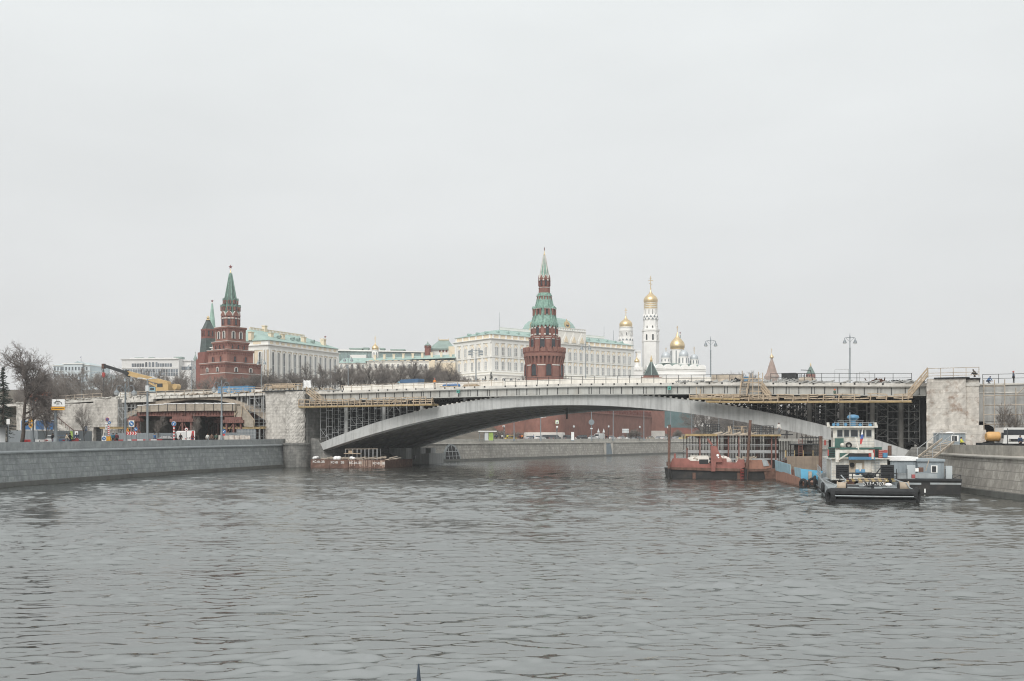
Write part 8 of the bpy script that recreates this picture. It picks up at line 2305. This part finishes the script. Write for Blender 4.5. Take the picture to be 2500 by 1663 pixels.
def deck_box(name,label,cat,px0,px1,y0,y1,v,mat,dv=2.2,extra=None,group=None):
 t=onb(name,label,cat,group);u0,u1=BU(px0,v),BU(px1,v);pm=(px0+px1)/2
 z0=max(zt((u0+u1)/2),BZ(pm,y1,v) if y1 else 0);z1=BZ(pm,y0,v)
 m=MB();m.bx(u0,u1,v,v+dv,z0,z1);m.build('body',K[mat],t)
 n=max(3,int((u1-u0)/.35));m=MB()
 for i in range(n): x=u0+(u1-u0)*i/n;m.bx(x,x+.09,v-.05,v,z0+.05,z1-.05)
 m.each('rib',K[mat],t)
 m=MB();m.bx(u0-.06,u1+.06,v-.08,v+dv+.08,z1,z1+.08);m.build('roof',K[extra or mat],t)
 return t
t=onb('tarp_pile','low pile under a bright blue tarpaulin on the deck, right of the canvas lorry','tarpaulin');u0,u1=BU(1082,1.6),BU(1117,1.6)
m=MB()
for k in range(6): u=u0+.2+(u1-u0-.4)*k/5;m.ball((u,2.0,zt(u)+.35),.55,8,.75)
m.each('lump',flat('tarp_blue',(.06,.16,.34),.7,var=.2),t,smooth=True)
m=MB();m.bx(u0-.6,u1+.2,1.4,1.6,zt(u0)+.1,zt(u0)+.3);m.build('timber',K['wood'],t)
t=onb('timber_stack','flat stack of yellow boards on the deck, right of the blue tarpaulin','timber stack');m=MB();u0,u1=BU(1128,1.6),BU(1168,1.6)
for k in range(5): m.bx(u0+.1*k,u1-.12*k,1.5,2.6,zt(u0)+.1*k,zt(u0)+.1*k+.09)
m.each('board',K['wood'],t)
t=onb('timber_stack','stack of fresh beams lying on top of the left pier','timber stack');m=MB();
for k in range(5): u0,u1=BU(655+3*k,.5),BU(722-5*k,.5);m.bx(u0,u1,.2+.3*k,.4+.3*k,15.15+.12*(k % 3),15.35+.28*(k % 3))
m.each('beam',K['wood'],t)
t=onb('cloth_screen','white cloth screen hung on poles at the top of the timber stair, left pier','screen');a,b=BU(741,-1.0),BU(759,-1.0);za,zb_=BZ(750,947,-1),BZ(750,929,-1)
m=MB();n=8;vs=[]
for i in range(n+1):
 for j in range(5): vs.append((a+(b-a)*i/n,-1.0+.08*math.sin(i*1.7+j),za+(zb_-za)*j/4+.06*math.sin(i*2.1)))
q=[(i*5+j,(i+1)*5+j,(i+1)*5+j+1,i*5+j+1) for i in range(n) for j in range(4)]
m.add(vs+[(x,y+.04,z) for x,y,z in vs],q+[tuple(45+k for k in reversed(f)) for f in q]);m.build('cloth',K['snow'],t)
m=MB();m.bx(a-.06,a,-1.0,-.94,za-.6,zb_+.3);m.bx(b,b+.06,-1.0,-.94,za-.6,zb_+.3);m.each('pole',K['scaf'],t)
deck_box('site_hoarding','bright blue corrugated hoarding on the side span, behind the ornate lamp','hoarding',532,605,944,966,5.0,'bluetarp')
deck_box('site_cabin','black site cabin on the deck just left of the steep timber stair','cabin',1786,1806,919,936,7.0,'dark')
deck_box('site_cabin','dark slatted site cabin on the deck right of the brown tented church','cabin',1908,1942,912,931,6.0,'dark')
deck_box('portable_toilet','small bright blue cabin at the top of the steep timber stair','cabin',1817,1824,921,934,3.0,'boat_blue',1.1)
deck_box('parapet_block','white concrete block at the left end of the side span','block',289,308,958,968,1.0,'white',1.2)
t=onb('steel_cage','open dark steel frame on the deck beside the dark slatted cabin','frame');m=MB();u0,u1=BU(1940,5),BU(1972,5);z1=BZ(1955,912,5)
for u in frange(u0,u1,5): 
 for vv in (5,7): m.bx(u-.05,u+.05,vv,vv+.1,zt(u),z1+.2*math.sin(u))
for z in (z1,(z1+zt(u0))/2): m.bx(u0,u1,4.95,5.05,z-.06,z+.04)
m.each('member',K['dark'],t)
t=onb('bulk_bag','pale bulging tarp covered load on the deck, below the far grey tent','load');m=MB();u0,u1=BU(1950,3),BU(1988,3)
for k in range(5): u=u0+.6+(u1-u0-1.2)*k/4;m.ball((u,3.4,zt(u)+.45),.85,10,.75)
m.each('lump',K['wood_grey'],t,smooth=True)
t=onb('fence_brace','dark bent tube brace on the deck, right of the tarp covered load','frame');m=MB();m.tube([(BU(1985,2),2,zt(90)),(BU(1979,2),2,zt(90)+1.9),(BU(1955,2),2,zt(90)+2.0)],.06);m.build('tube',K['dark'],t)
r8=random.Random(8)
for lb,px0,px1,n,mt in (('heap of dark scrap steel on the deck, left of the small blue cabin',1790,1812,14,'dark'),('heap of rusty bars and pipes on the deck near the far end of the bridge',2112,2160,22,'rust'),('heap of dark debris on the deck, left of the rusty pier',2185,2210,14,'dark'),('heap of rubble and cables on the deck edge under the brown tented church',1850,1960,34,'concrete'),('scattered planks on the deck by the cloth screen',760,820,24,'wood_grey')):
 t=onb('scrap_heap',lb,'scrap heap','heaps on the deck');m=MB()
 for k in range(n):
  u=r8.uniform(BU(px0,1.5),BU(px1,1.5));z=zt(u)+r8.uniform(0,.5);m.bar((u,r8.uniform(.6,2),z),(u+r8.uniform(-1,1),r8.uniform(.6,2),z+r8.uniform(-.1,.5)),r8.uniform(.06,.25),r8.uniform(.05,.2))
 m.each('piece',K[mt],t)
t=onb('tube_frame','tall thin tube frame standing on the deck before the right lamp','frame');m=MB()
for a_,b_,y in ((2038,2072,902.5),(2098,2122,909)): m.tube([(BU(a_,1.5),1.5,zt(100)),(BU(a_,1.5),1.5,BZ(a_,y,1.5)),(BU(b_,1.5),1.5,BZ(b_,y-1,1.5)),(BU(b_,1.5),1.5,zt(100))],.035)
m.build('tubes',K['scaf'],t)
# teal boxes clipped to the girder
for lb,px,y in (('small teal junction box clipped to the girder below the blue tarpaulin',1119.5,956),('small teal junction box clipped to the girder right of the arch crown',1635,948)):
 t=onb('junction_box',lb,'box','teal boxes on the girder');u=BU(px,-.1);z=BZ(px,y,-.1)
 m=MB();m.bx(u-.27,u+.27,-.35,-.02,z-.28,z+.28);m.build('box',flat('teal',(.08,.30,.25),.6),t);m=MB();m.bx(u-.1,u+.1,-.38,-.35,z-.1,z+.1);m.build('plate',K['dark'],t)
# orange machine on the approach
v=8.0
t=onb('orange_machine','bright orange steel machine frame on the approach behind the big tree','machine');flat('orange',(.62,.13,.035),.6,var=.15)
m=MB()
for px0,px1,y0,y1 in ((66,122,966,970),(70,80,961,982),(92,104,958,966),(104,122,958,962),(86,92,964,984),(112,118,962,978)):
 m.bx(BU(px0,v),BU(px1,v),v,v+.6,BZ(90,y1,v),BZ(90,y0,v))
for k in range(8): u=r8.uniform(BU(66,v),BU(116,v));m.bar((u,v,BZ(90,984,v)),(u+r8.uniform(-1.5,1.5),v+.3,BZ(90,r8.uniform(960,975),v)),.25)
m.each('member',K['orange'],t)
m=MB();m.bx(BU(70,v),BU(125,v),v-.1,v+1.5,zt(-75),zt(-75)+.6);m.build('tracks',K['dark'],t)
# ------------------------------------------------------------------ fences and street things on the left bank
def fence(label,pts,h,mat,post_mat='steelpole',group='fences on the left bank',base=GL,ribs=.3,name='site_fence'):
 t=thing(name,label,'fence',(0,0,0),0,group)
 for (a,b) in zip(pts[:-1],pts[1:]):
  L=math.dist(a,b);n=max(1,round(L/2.3));ang=math.atan2(b[1]-a[1],b[0]-a[0])
  for i in range(n):
   q=i/n;x,y=a[0]+(b[0]-a[0])*q,a[1]+(b[1]-a[1])*q
   m=MB();m.bx(.05,L/n-.05,0,.04,.1,h)
   for k in range(int(L/n/ribs)): m.bx(.1+k*ribs,.14+k*ribs,-.03,0,.12,h-.02)
   o=m.build('panel',K[mat],t);o.location=(x,y,base);o.rotation_euler=(0,0,ang)
   m=MB();m.bx(-.05,.05,-.05,.09,0,h+.06);o=m.build('post',K[post_mat],t);o.location=(x,y,base);o.rotation_euler=(0,0,ang)
def pt(px,d): return (PX(px,d),d)
flat('fence_grey',(.24,.265,.28),.6,var=.06,dirt=(.3,.31,.31),damt=.3,streak=.2);flat('fence_blue',(.035,.13,.30),.6,var=.06)
fence('grey metal hoarding along the left bank, below the blue panels',[pt(20,165),pt(92,166),pt(225,184)],2.35,'fence_grey')
fence('grey metal hoarding under the side span, behind the street trees',[pt(255,184),pt(360,180),pt(475,184)],2.0,'fence_grey')
fence('short pale grey hoarding right of the ornate lamp, under the yellow beams',[pt(546,186),pt(580,187)],2.1,'fence_grey')
t=thing('blue_hoarding','row of bright blue hoarding panels in white frames, behind the big tree','hoarding',(*pt(52,166.5),GL),0)
for x0,x1 in ((0,22),(35,56),(59,81)):
 k=166.5/F;m=MB();m.bx(x0*k,x1*k,0,.05,PZ(1049,166)-GL,PZ(1026.5,166)-GL);m.build('blue_panel',K['fence_blue'],t)
m=MB();k=166.5/F
for x in (-2,23,31,57,81): m.bx(x*k,(x+2)*k,-.03,.08,2.3,PZ(1025.5,166)-GL)
m.bx(-2*k,83*k,-.03,.08,PZ(1026.5,166)-GL,PZ(1025.2,166)-GL);m.each('frame',K['sign_white'],t)
t=thing('stained_barrier','row of stained white concrete blocks beside the ornate lamp','barrier',(*pt(533,179),GL),0)
flat('stained',(.52,.48,.43),.85,var=.2,scale=1.5,dirt=(.25,.13,.08),damt=.6,dscale=1.2)
for i in range(6): k=179/F;m=MB();m.frus((6+i*13)*k,.3,0,PZ(1062.5+(i % 2),179)-GL,6.2*k,.3,6.0*k,.16);m.build('block',K['stained'],t)
t=thing('mesh_cages','grey mesh screen panels under the yellow beams, beside the left pier','screen',(*pt(578,183),GL),0);k=183/F
m=MB();
for i in range(13): m.bx(i*3.6*k,i*3.6*k+.04,0,.04,0,PZ(1048,183)-GL)
for z in frange(.2,PZ(1048,183)-GL,6): m.bx(0,46*k,-.02,.02,z,z+.04)
m.each('wire',K['scaf'],t)
m=MB();m.bx(0,46*k,.3,.4,0,PZ(1049,183)-GL);m.build('backing',K['fence_grey'],t)
# water filled barriers
def wb(label,px,d,col,L):
 t=thing('road_barrier',label,'road barrier',(*pt(px,d),GL),RAD(50 if px < 140 else 20),'red and white plastic road barriers')
 m=MB();m.extr([(-.3,0),(.3,0),(.3,.25),(.14,.45),(.12,.85),(-.12,.85),(-.14,.45),(-.3,.25)],'x',0,L);m.build('shell',K[col],t)
 m=MB();m.bx(-.02,.04,-.1,.1,.1,.75);m.build('joint',K['dark'],t)
for i,(px,c) in enumerate(((54,'sign_red'),(66,'sign_red'),(84,'sign_white'),(97,'sign_white'),(110,'sign_red'),(120,'sign_red'))): wb(('red' if c == 'sign_red' else 'white')+' plastic road barrier before the grey hoarding, number %s from the big tree' % ('one two three four five six'.split()[i]),px,147,c,2.0)
for i,(px,c) in enumerate(((278,'sign_red'),(290,'sign_white'),(303,'sign_red'),(318,'sign_white'),(337,'sign_red'),(352,'sign_white'),(366,'sign_red'))): wb(('red' if c == 'sign_red' else 'white')+' plastic road barrier by the chevron board, number %s from the left' % ('one two three four five six seven'.split()[i]),px,153+i*1.6,c,1.9)
# kiosk board and shelters
t=thing('poster_board','white poster board with a red slanted panel beside the white van','poster board',(*pt(466,171),GL),0);k=171/F
m=MB();m.bx(-10*k,9.5*k,0,.2,.1,PZ(1051.5,171)-GL);m.build('board',K['sign_white'],t);m=MB();m.extr([(-2*k,.12),(7.5*k,.12),(7.5*k,PZ(1052.5,171)-GL),(2.5*k,PZ(1052.5,171)-GL)],'y',-.03,0);m.build('red_panel',K['sign_red'],t)
m=MB();m.bx(-8*k,-6.5*k,-.03,0,1.0,1.2);m.bx(-4*k,-2*k,-.03,0,1.0,1.2);m.each('dark_mark',K['sign_black'],t)
t=thing('bus_shelter','pale bus shelter with a green yellow advert below the far arch end','bus shelter',(*pt(1190,247),GF),RAD(10));k=247/F
m=MB();m.bx(-22*k,21*k,-1.2,1.2,LZ(1054.5,247,GF),LZ(1052,247,GF));m.build('roof',K['sign_white'],t)
m=MB();m.bx(2*k,13*k,-.9,-.8,.2,LZ(1056,247,GF));m.build('advert',K['sign_green'],t);m=MB();m.bx(-8*k,1*k,-.9,-.8,.2,LZ(1056,247,GF));m.build('glass_panel',K['pale_glass'],t)
m=MB();
for x in (-20,-9,14): m.bx(x*k-.06,x*k+.06,-.7,-.58,0,LZ(1054,247,GF))
m.each('post',K['steelpole'],t)
t=thing('bus_shelter','small dark roofed bus shelter at the left edge, beside the conifer','bus shelter',(*pt(8,146),GL),0);k=146/F
m=MB();m.bx(-25*k,22*k,-1,1.2,LZ(1042,146),LZ(1039,146));m.build('roof',K['dark'],t);m=MB();m.bx(-20*k,-3*k,.9,1.0,.3,LZ(1043,146));m.build('back_panel',K['pale_glass'],t)
m=MB();m.bx(14*k,16*k,-.6,-.4,0,LZ(1042,146));m.bx(-20*k,-18*k,-.6,-.4,0,LZ(1042,146));m.each('post',K['dark'],t)
t=thing('street_light_box','white lit panel on a thin post left of the big tree trunk','sign',(*pt(20,144),GL),0);post(t,LZ(1024,144),.05);rect('panel',-4*144/F,4*144/F,LZ(1036,144),LZ(1023,144),'sign_white',t)
t=thing('poster_pair','pair of yellow green and white posters on the grey hoarding, above the pedestrians','poster',(*pt(180,172),GL),0);k=172/F
rect('poster',-9*k,-2*k,.9,LZ(1053,172),'sign_green',t,-.1);rect('poster',3*k,11*k,.9,LZ(1053,172),'sign_white',t,-.1)
t=thing('stair_rail','dark sloping handrail running down the face of the left abutment','handrail',(LX,LY,0),BRZ)
m=MB();m.bar((BU(133,-1),-1,BZ(133,1013,-1)),(BU(180,-1),-1,BZ(180,1051,-1)),.12);m.bar((BU(180,-1),-1,BZ(180,1051,-1)),(BU(205,-1),-1,BZ(205,1052,-1)),.12)
for q in range(5): x=140+q*10;z=BZ(x,1018+q*8,-1);m.bar((BU(x,-1),-1,z),(BU(x,-1),-1,z-1.0),.06)
m.build('rail',K['rust'],t);m=MB();m.extr([(BU(125,-1),4.4),(BU(212,-1),4.4),(BU(205,-1),5.6),(BU(176,-1),6.4),(BU(133,-1),9.0),(BU(125,-1),9.2)],'y',-.9,-.5);m.build('ramp_wall',K['slab'],t)
# ------------------------------------------------------------------ people
flat('skin',(.45,.28,.20),.7,var=.05);flat('hair_dark',(.03,.022,.018),.8)
def skinned(name,verts,edges,radii,mat,parent,root=0,sub=1):
 me=bpy.data.meshes.new(name);me.from_pydata(verts,edges,[])
 ob=bpy.data.objects.new(name,me);COL.objects.link(ob)
 sk=ob.modifiers.new('skin','SKIN');sk.use_smooth_shade=True
 if sub: ss_=ob.modifiers.new('sub','SUBSURF');ss_.levels=sub;ss_.render_levels=sub
 for i,r in enumerate(radii):
  d_=me.skin_vertices[0].data[i];d_.radius=(r,r) if not isinstance(r,tuple) else r;d_.use_root=(i == root)
 dg=bpy.context.evaluated_depsgraph_get();dg.update()
 nm=bpy.data.meshes.new_from_object(ob.evaluated_get(dg));nm.name=name
 bpy.data.objects.remove(ob);bpy.data.meshes.remove(me)
 nm.materials.clear();nm.materials.append(mat)
 o=bpy.data.objects.new(name,nm);COL.objects.link(o);o.parent=parent
 return o
def make_person(pose):
 """standing height 1.75, faces -y"""
 t=thing('person','person','person',(0,0,-50),0,'people on the banks')
 P_={'pel': (0,0,.95),'wai': (0,.0,1.10),'che': (0,.02,1.32),'nek': (0,.01,1.49),'hea': (0,-.02,1.60),'top': (0,-.01,1.70)}
 for s,n in ((-1,'l'),(1,'r')):
  if pose == 'walk':
   f=s*.30
   leg=[(s*.10,0,.92),(s*.11,-f*.55-.04,.50),(s*.11,-f+.10*(s < 0),.08),(s*.12,-f-.14+.06*(s < 0),.035)]
   arm=[(s*.19,.02,1.42),(s*.25,f*.45,1.15),(s*.25,f*.75-.08,.93),(s*.25,f*.8-.12,.86)]
  elif pose == 'sit':
   leg=[(s*.10,0,.50),(s*.13,-.42,.52),(s*.13,-.46,.09),(s*.13,-.60,.04)]
   arm=[(s*.19,.0,.98),(s*.25,-.10,.72),(s*.14,-.32,.68),(s*.10,-.39,.68)]
  elif pose == 'crouch':
   leg=[(s*.10,.05,.42),(s*.15,-.32,.52),(s*.13,-.10,.09),(s*.13,-.26,.04)]
   arm=[(s*.19,-.22,.82),(s*.24,-.42,.58),(s*.16,-.58,.42),(s*.14,-.64,.36)]
  else:
   leg=[(s*.10,0,.92),(s*.11,-.02,.50),(s*.12,.02,.08),(s*.13,-.13,.035)]
   arm=[(s*.19,.02,1.42),(s*.26,.03,1.15),(s*.24,-.10,.95),(s*.22,-.16,.90)]
  P_[n]=(leg,arm)
 if pose == 'sit':
  for k_,z in (('pel',.50),('wai',.65),('che',.88),('nek',1.05),('hea',1.16),('top',1.26)): P_[k_]=(0,P_[k_][1],z)
 if pose == 'crouch':
  for k_,q in (('pel',(0,.05,.42)),('wai',(0,-.04,.55)),('che',(0,-.18,.73)),('nek',(0,-.28,.90)),('hea',(0,-.36,.98)),('top',(0,-.40,1.07))): P_[k_]=q
 # body: one continuous skin with fingers
 V=[P_[k] for k in ('pel','wai','che','nek','hea','top')];Rr=[.12,.11,.12,.055,.085,.06];E_=[(0,1),(1,2),(2,3),(3,4),(4,5)]
 for n in 'lr':
  leg,arm=P_[n]
  b=len(V);V += leg;Rr += [.085,.06,.042,.03];E_ += [(0,b),(b,b+1),(b+1,b+2),(b+2,b+3)]
  b=len(V);V += arm;Rr += [.055,.042,.03,.028];E_ += [(2,b),(b,b+1),(b+1,b+2),(b+2,b+3)]
  d_=(Vector(arm[3])-Vector(arm[2])).normalized();side=d_.cross(Vector((0,1,0)));side=side.normalized() if side.length > .1 else Vector((0,0,1))
  for i,(o_,L) in enumerate(((-.028,.06),(-.010,.075),(.010,.07),(.028,.055),(-.045,.035))):
   c=len(V);base_=Vector(arm[3])+side*o_*.8
   V += [tuple(base_+d_*L*.5+side*o_*.3),tuple(base_+d_*L+Vector((0,-.012,0)))];Rr += [.010,.008];E_ += [(b+3,c),(c,c+1)]
 skinned('body',V,E_,Rr,K['skin'],t)
 m=MB();h=Vector(P_['hea']);m.bx(h.x-.012,h.x+.012,h.y-.115,h.y-.075,h.z-.02,h.z+.015);m.ball((h.x-.09,h.y+.01,h.z),.022,6);m.ball((h.x+.09,h.y+.01,h.z),.022,6);m.build('face_features',K['skin'],t,smooth=True)
 m=MB();tp_=Vector(P_['top']);m.ball((tp_.x,tp_.y+.03,tp_.z-.055),.112,12,.95);m.build('hair',K['hair_dark'],t,smooth=True)
 # jacket and trousers
 V=[P_['pel'],P_['wai'],P_['che'],tuple(Vector(P_['nek'])-Vector((0,0,.02)))];Rr=[(.175,.13),(.165,.13),(.185,.14),.085];E_=[(0,1),(1,2),(2,3)]
 for n in 'lr': leg,arm=P_[n];b=len(V);V += arm[:3];Rr += [.085,.066,.05];E_ += [(2,b),(b,b+1),(b+1,b+2)]
 skinned('jacket',V,E_,Rr,K['sign_black'],t)
 V=[tuple(Vector(P_['pel'])+Vector((0,0,.03)))];Rr=[(.15,.125)];E_=[]
 for n in 'lr': leg,arm=P_[n];b=len(V);V += leg[:3];Rr += [.10,.075,.06];E_ += [(0,b),(b,b+1),(b+1,b+2)]
 skinned('trousers',V,E_,Rr,K['sign_black'],t)
 for n in 'lr':
  leg,arm=P_[n];m=MB();a_,b_=Vector(leg[2]),Vector(leg[3]);m.bar(a_+Vector((0,.05,-.04)),b_+Vector((0,-.04,0)),.085,.08);m.build('shoe',K['hair_dark'],t)
 return t
people={p: make_person(p) for p in ('stand','walk','sit','crouch')}
JK={n: flat('cloth_' +n,c,.9,var=.1) for n,c in dict(cream=(.55,.47,.36),navy=(.035,.055,.10),black=(.02,.02,.022),maroon=(.16,.035,.04),green=(.08,.13,.10),hivis=(.62,.60,.08),orange=(.65,.22,.05),grey=(.22,.23,.24),teal=(.05,.16,.22),brown=(.15,.10,.075),white=(.65,.64,.6),red=(.45,.05,.05),blue=(.06,.14,.3)).items()}
pf={}
def person(pose,loc,rz,jacket,trousers,label,group='people on the banks',helmet=None,scale=None):
 mats={'jacket': JK[jacket],'trousers': JK[trousers]}
 if pose not in pf:
  pf[pose]=1;o=people[pose];o.location=loc;o.rotation_euler=(0,0,rz);o['label']=label;o['group']=group
  for c in o.children:
   k=c.name.split('.')[0]
   if k in mats: c.material_slots[0].link='OBJECT';c.material_slots[0].material=mats[k]
 else: o=dup(people[pose],loc,rz,label,group,scale,mats)
 if helmet:
  z=1.73 if pose in ('stand','walk') else 1.29 if pose == 'sit' else 1.08;y=.0 if pose != 'crouch' else -.40
  m=MB();m.lathe([(.15,z-.10),(.135,z-.02),(.08,z+.06),(.01,z+.08)],14,(0,y));h=m.build('helmet',K[helmet],o,smooth=True)
 return o
GS=GL+.02
for pose,px,d,rz,j,tr,lb in (
 ('stand',129,144,1.2,'black','navy','person in black beside the direction board pole'),
 ('walk',163,141,2.0,'cream','grey','person in a cream coat in front of the blue grey car'),
 ('walk',171,142,2.2,'black','navy','person in dark clothes right behind the cream coat'),
 ('stand',187,143,.4,'navy','maroon','person in navy leaning on a motorcycle'),
 ('walk',276,152,.6,'teal','black','person in a dark teal hooded coat right of the yellow box'),
 ('walk',285,153,.5,'maroon','black','person in a maroon coat near the chevron board'),
 ('walk',378,162,1.0,'blue','navy','person in a blue jacket right of the thick grey pole'),
 ('walk',430,167,1.5,'grey','black','person in grey beside the striped post'),
 ('stand',441,168,0,'black','black','person in black with a backpack before the white van'),
 ('walk',470,168,2.5,'maroon','navy','person in maroon before the poster board'),
 ('walk',507,172,.3,'white','grey','person in white walking under the side span'),
 ('stand',517,171,0,'brown','black','tall person in brown, left of the ornate lamp'),
 ('walk',528,173,.6,'green','black','person in dark green beside the stained blocks')):
 person(pose,(PX(px,d),d,GS),rz,j,tr,lb,scale=(1.05,1.05,1.05))
for i,(px,j,lb) in enumerate(((1212,'navy','pedestrian in navy by the far bus shelter'),(1222,'black','pedestrian in black between shelter and left traffic light'),(1226,'white','pedestrian in white left of the traffic light'),(1239,'hivis','pedestrian in a lime jacket right of the left traffic light'),(1270,'maroon','pedestrian in maroon right of the yellow taxi'),(1275,'orange','pedestrian in orange right of the yellow taxi'),(1303,'blue','pedestrian in blue among the silver cars'),(1480,'black','pedestrian in black right of the white van'),(1484,'maroon','pedestrian in maroon below the second globe lamp'),(1582,'brown','pedestrian in brown left of the red wall tower'))):
 x,y,a=on_far(px);off=3.2;X,Y=x-math.sin(a)*off,y+math.cos(a)*off;k=(px-CX)/F;s=(k*Y-X)/(math.cos(a)-k*math.sin(a));X += math.cos(a)*s;Y += math.sin(a)*s
 person('walk' if i % 2 else 'stand',(X,Y,GF+.01),r8.uniform(0,6),j,'black',lb,'people on the far bank',scale=(1.02,)*3)
def pb(u,v,z): return BW(u,v,z)
person('walk',pb(BU(2038,-1.2),-1.2,zf(BU(2038,-1.2)) if False else BZ(2038,979,-1.2)),BRZ+1.0,'green','grey','worker in dark green with orange helmet on the right timber platform','bridge workers','orange')
u=BU(2474,3);person('stand',pb(u,3.0,13.3),BRZ+PI/2,'navy','black','worker in dark clothes and red helmet standing at the top right edge','bridge workers','boat_red')
u=BU(2412,2.5);person('crouch',pb(u,2.5,13.3),BRZ+2.2,'blue','navy','worker in blue crouching on the wall right of the rusty pier','bridge workers')
u=BU(2386,2.0);person('crouch',pb(u-.2,.4,zr+.2),BRZ-1.2,'black','black','worker in black at the right end of the rusty pier top','bridge workers')
person('sit',(PX(2347,115.5),115.5,4.35),.9,'hivis','black','worker in a yellow vest sitting beside the grey shed','bridge workers')
u=BU(1061,1.8);person('stand',pb(u,1.8,zt(u)),BRZ,'orange','grey','worker in orange on the deck left of the blue tarpaulin','bridge workers','boat_red')
person('stand',(PX(2491,115.5),115.5,GR),.2,'navy','black','person in navy with red collar in front of the white lorry cab','bridge workers')
p=C.w(C.x(BP(1660,0)[0],2),2);person('stand',(p.x,p.y,C.z(*BP(1660,240),2)-0.02),0,'white','grey','person in a pale coat standing on the cage platform','bridge workers')
# seat under the sitting worker and the motorcycle
o=thing('timber_stool','rough timber block under the sitting worker in the yellow vest','seat',(PX(2347,115.5),115.5,GR),.9);m=MB();m.bx(-.5,.5,-.15,.3,0,.52);m.build('block',K['wood_grey'],o);m=MB();m.bx(-.55,.55,-.2,.35,.52,.6);m.build('board',K['wood'],o)
t=thing('motorcycle','dark red motorcycle behind the wall, under the person in navy','motorcycle',(PX(184,142.4),142.4,GS),.2)
for x in (-.68,.68): tyre('wheel',t,(x,0,.32),.32,.12,(RAD(90),0,0))
m=MB();m.extr([(-.5,.45),(.1,.4),(.45,.6),(.5,.85),(.1,.92),(-.1,.78),(-.75,.85),(-.8,.7)],'y',-.12,.12);m.build('frame',flat('dark_red',(.25,.04,.04),.4),t);m=MB();m.bx(-.6,0,-.14,.14,.8,.88);m.build('seat',K['rubber'],t);m=MB();m.bar((.5,-.35,1.02),(.5,.35,1.02),.04);m.bar((.68,0,.32),(.5,0,1.02),.06);m.build('handlebar',K['dark'],t);m=MB();m.ball((.62,0,.85),.1,8);m.build('headlight',K['lamp_clear'],t)
# ------------------------------------------------------------------ haze
def make_haze():
 m=bpy.data.materials.new('river_haze');m.use_nodes=True
 n,l=m.node_tree.nodes,m.node_tree.links
 n.remove(n['Principled BSDF'])
 pv=n.new('ShaderNodeVolumePrincipled')
 pv.inputs['Color'].default_value=(.93,.95,.97,1)
 pv.inputs['Density'].default_value=HAZE
 pv.inputs['Anisotropy'].default_value=.1
 l.new(pv.outputs[0],n['Material Output'].inputs['Volume'])
 b=MB();b.bx(-1100,1600,-220,1750,-3,140)
 o=b.build('haze',m);tag(o,kind='stuff')
HAZE=.0002
make_haze()
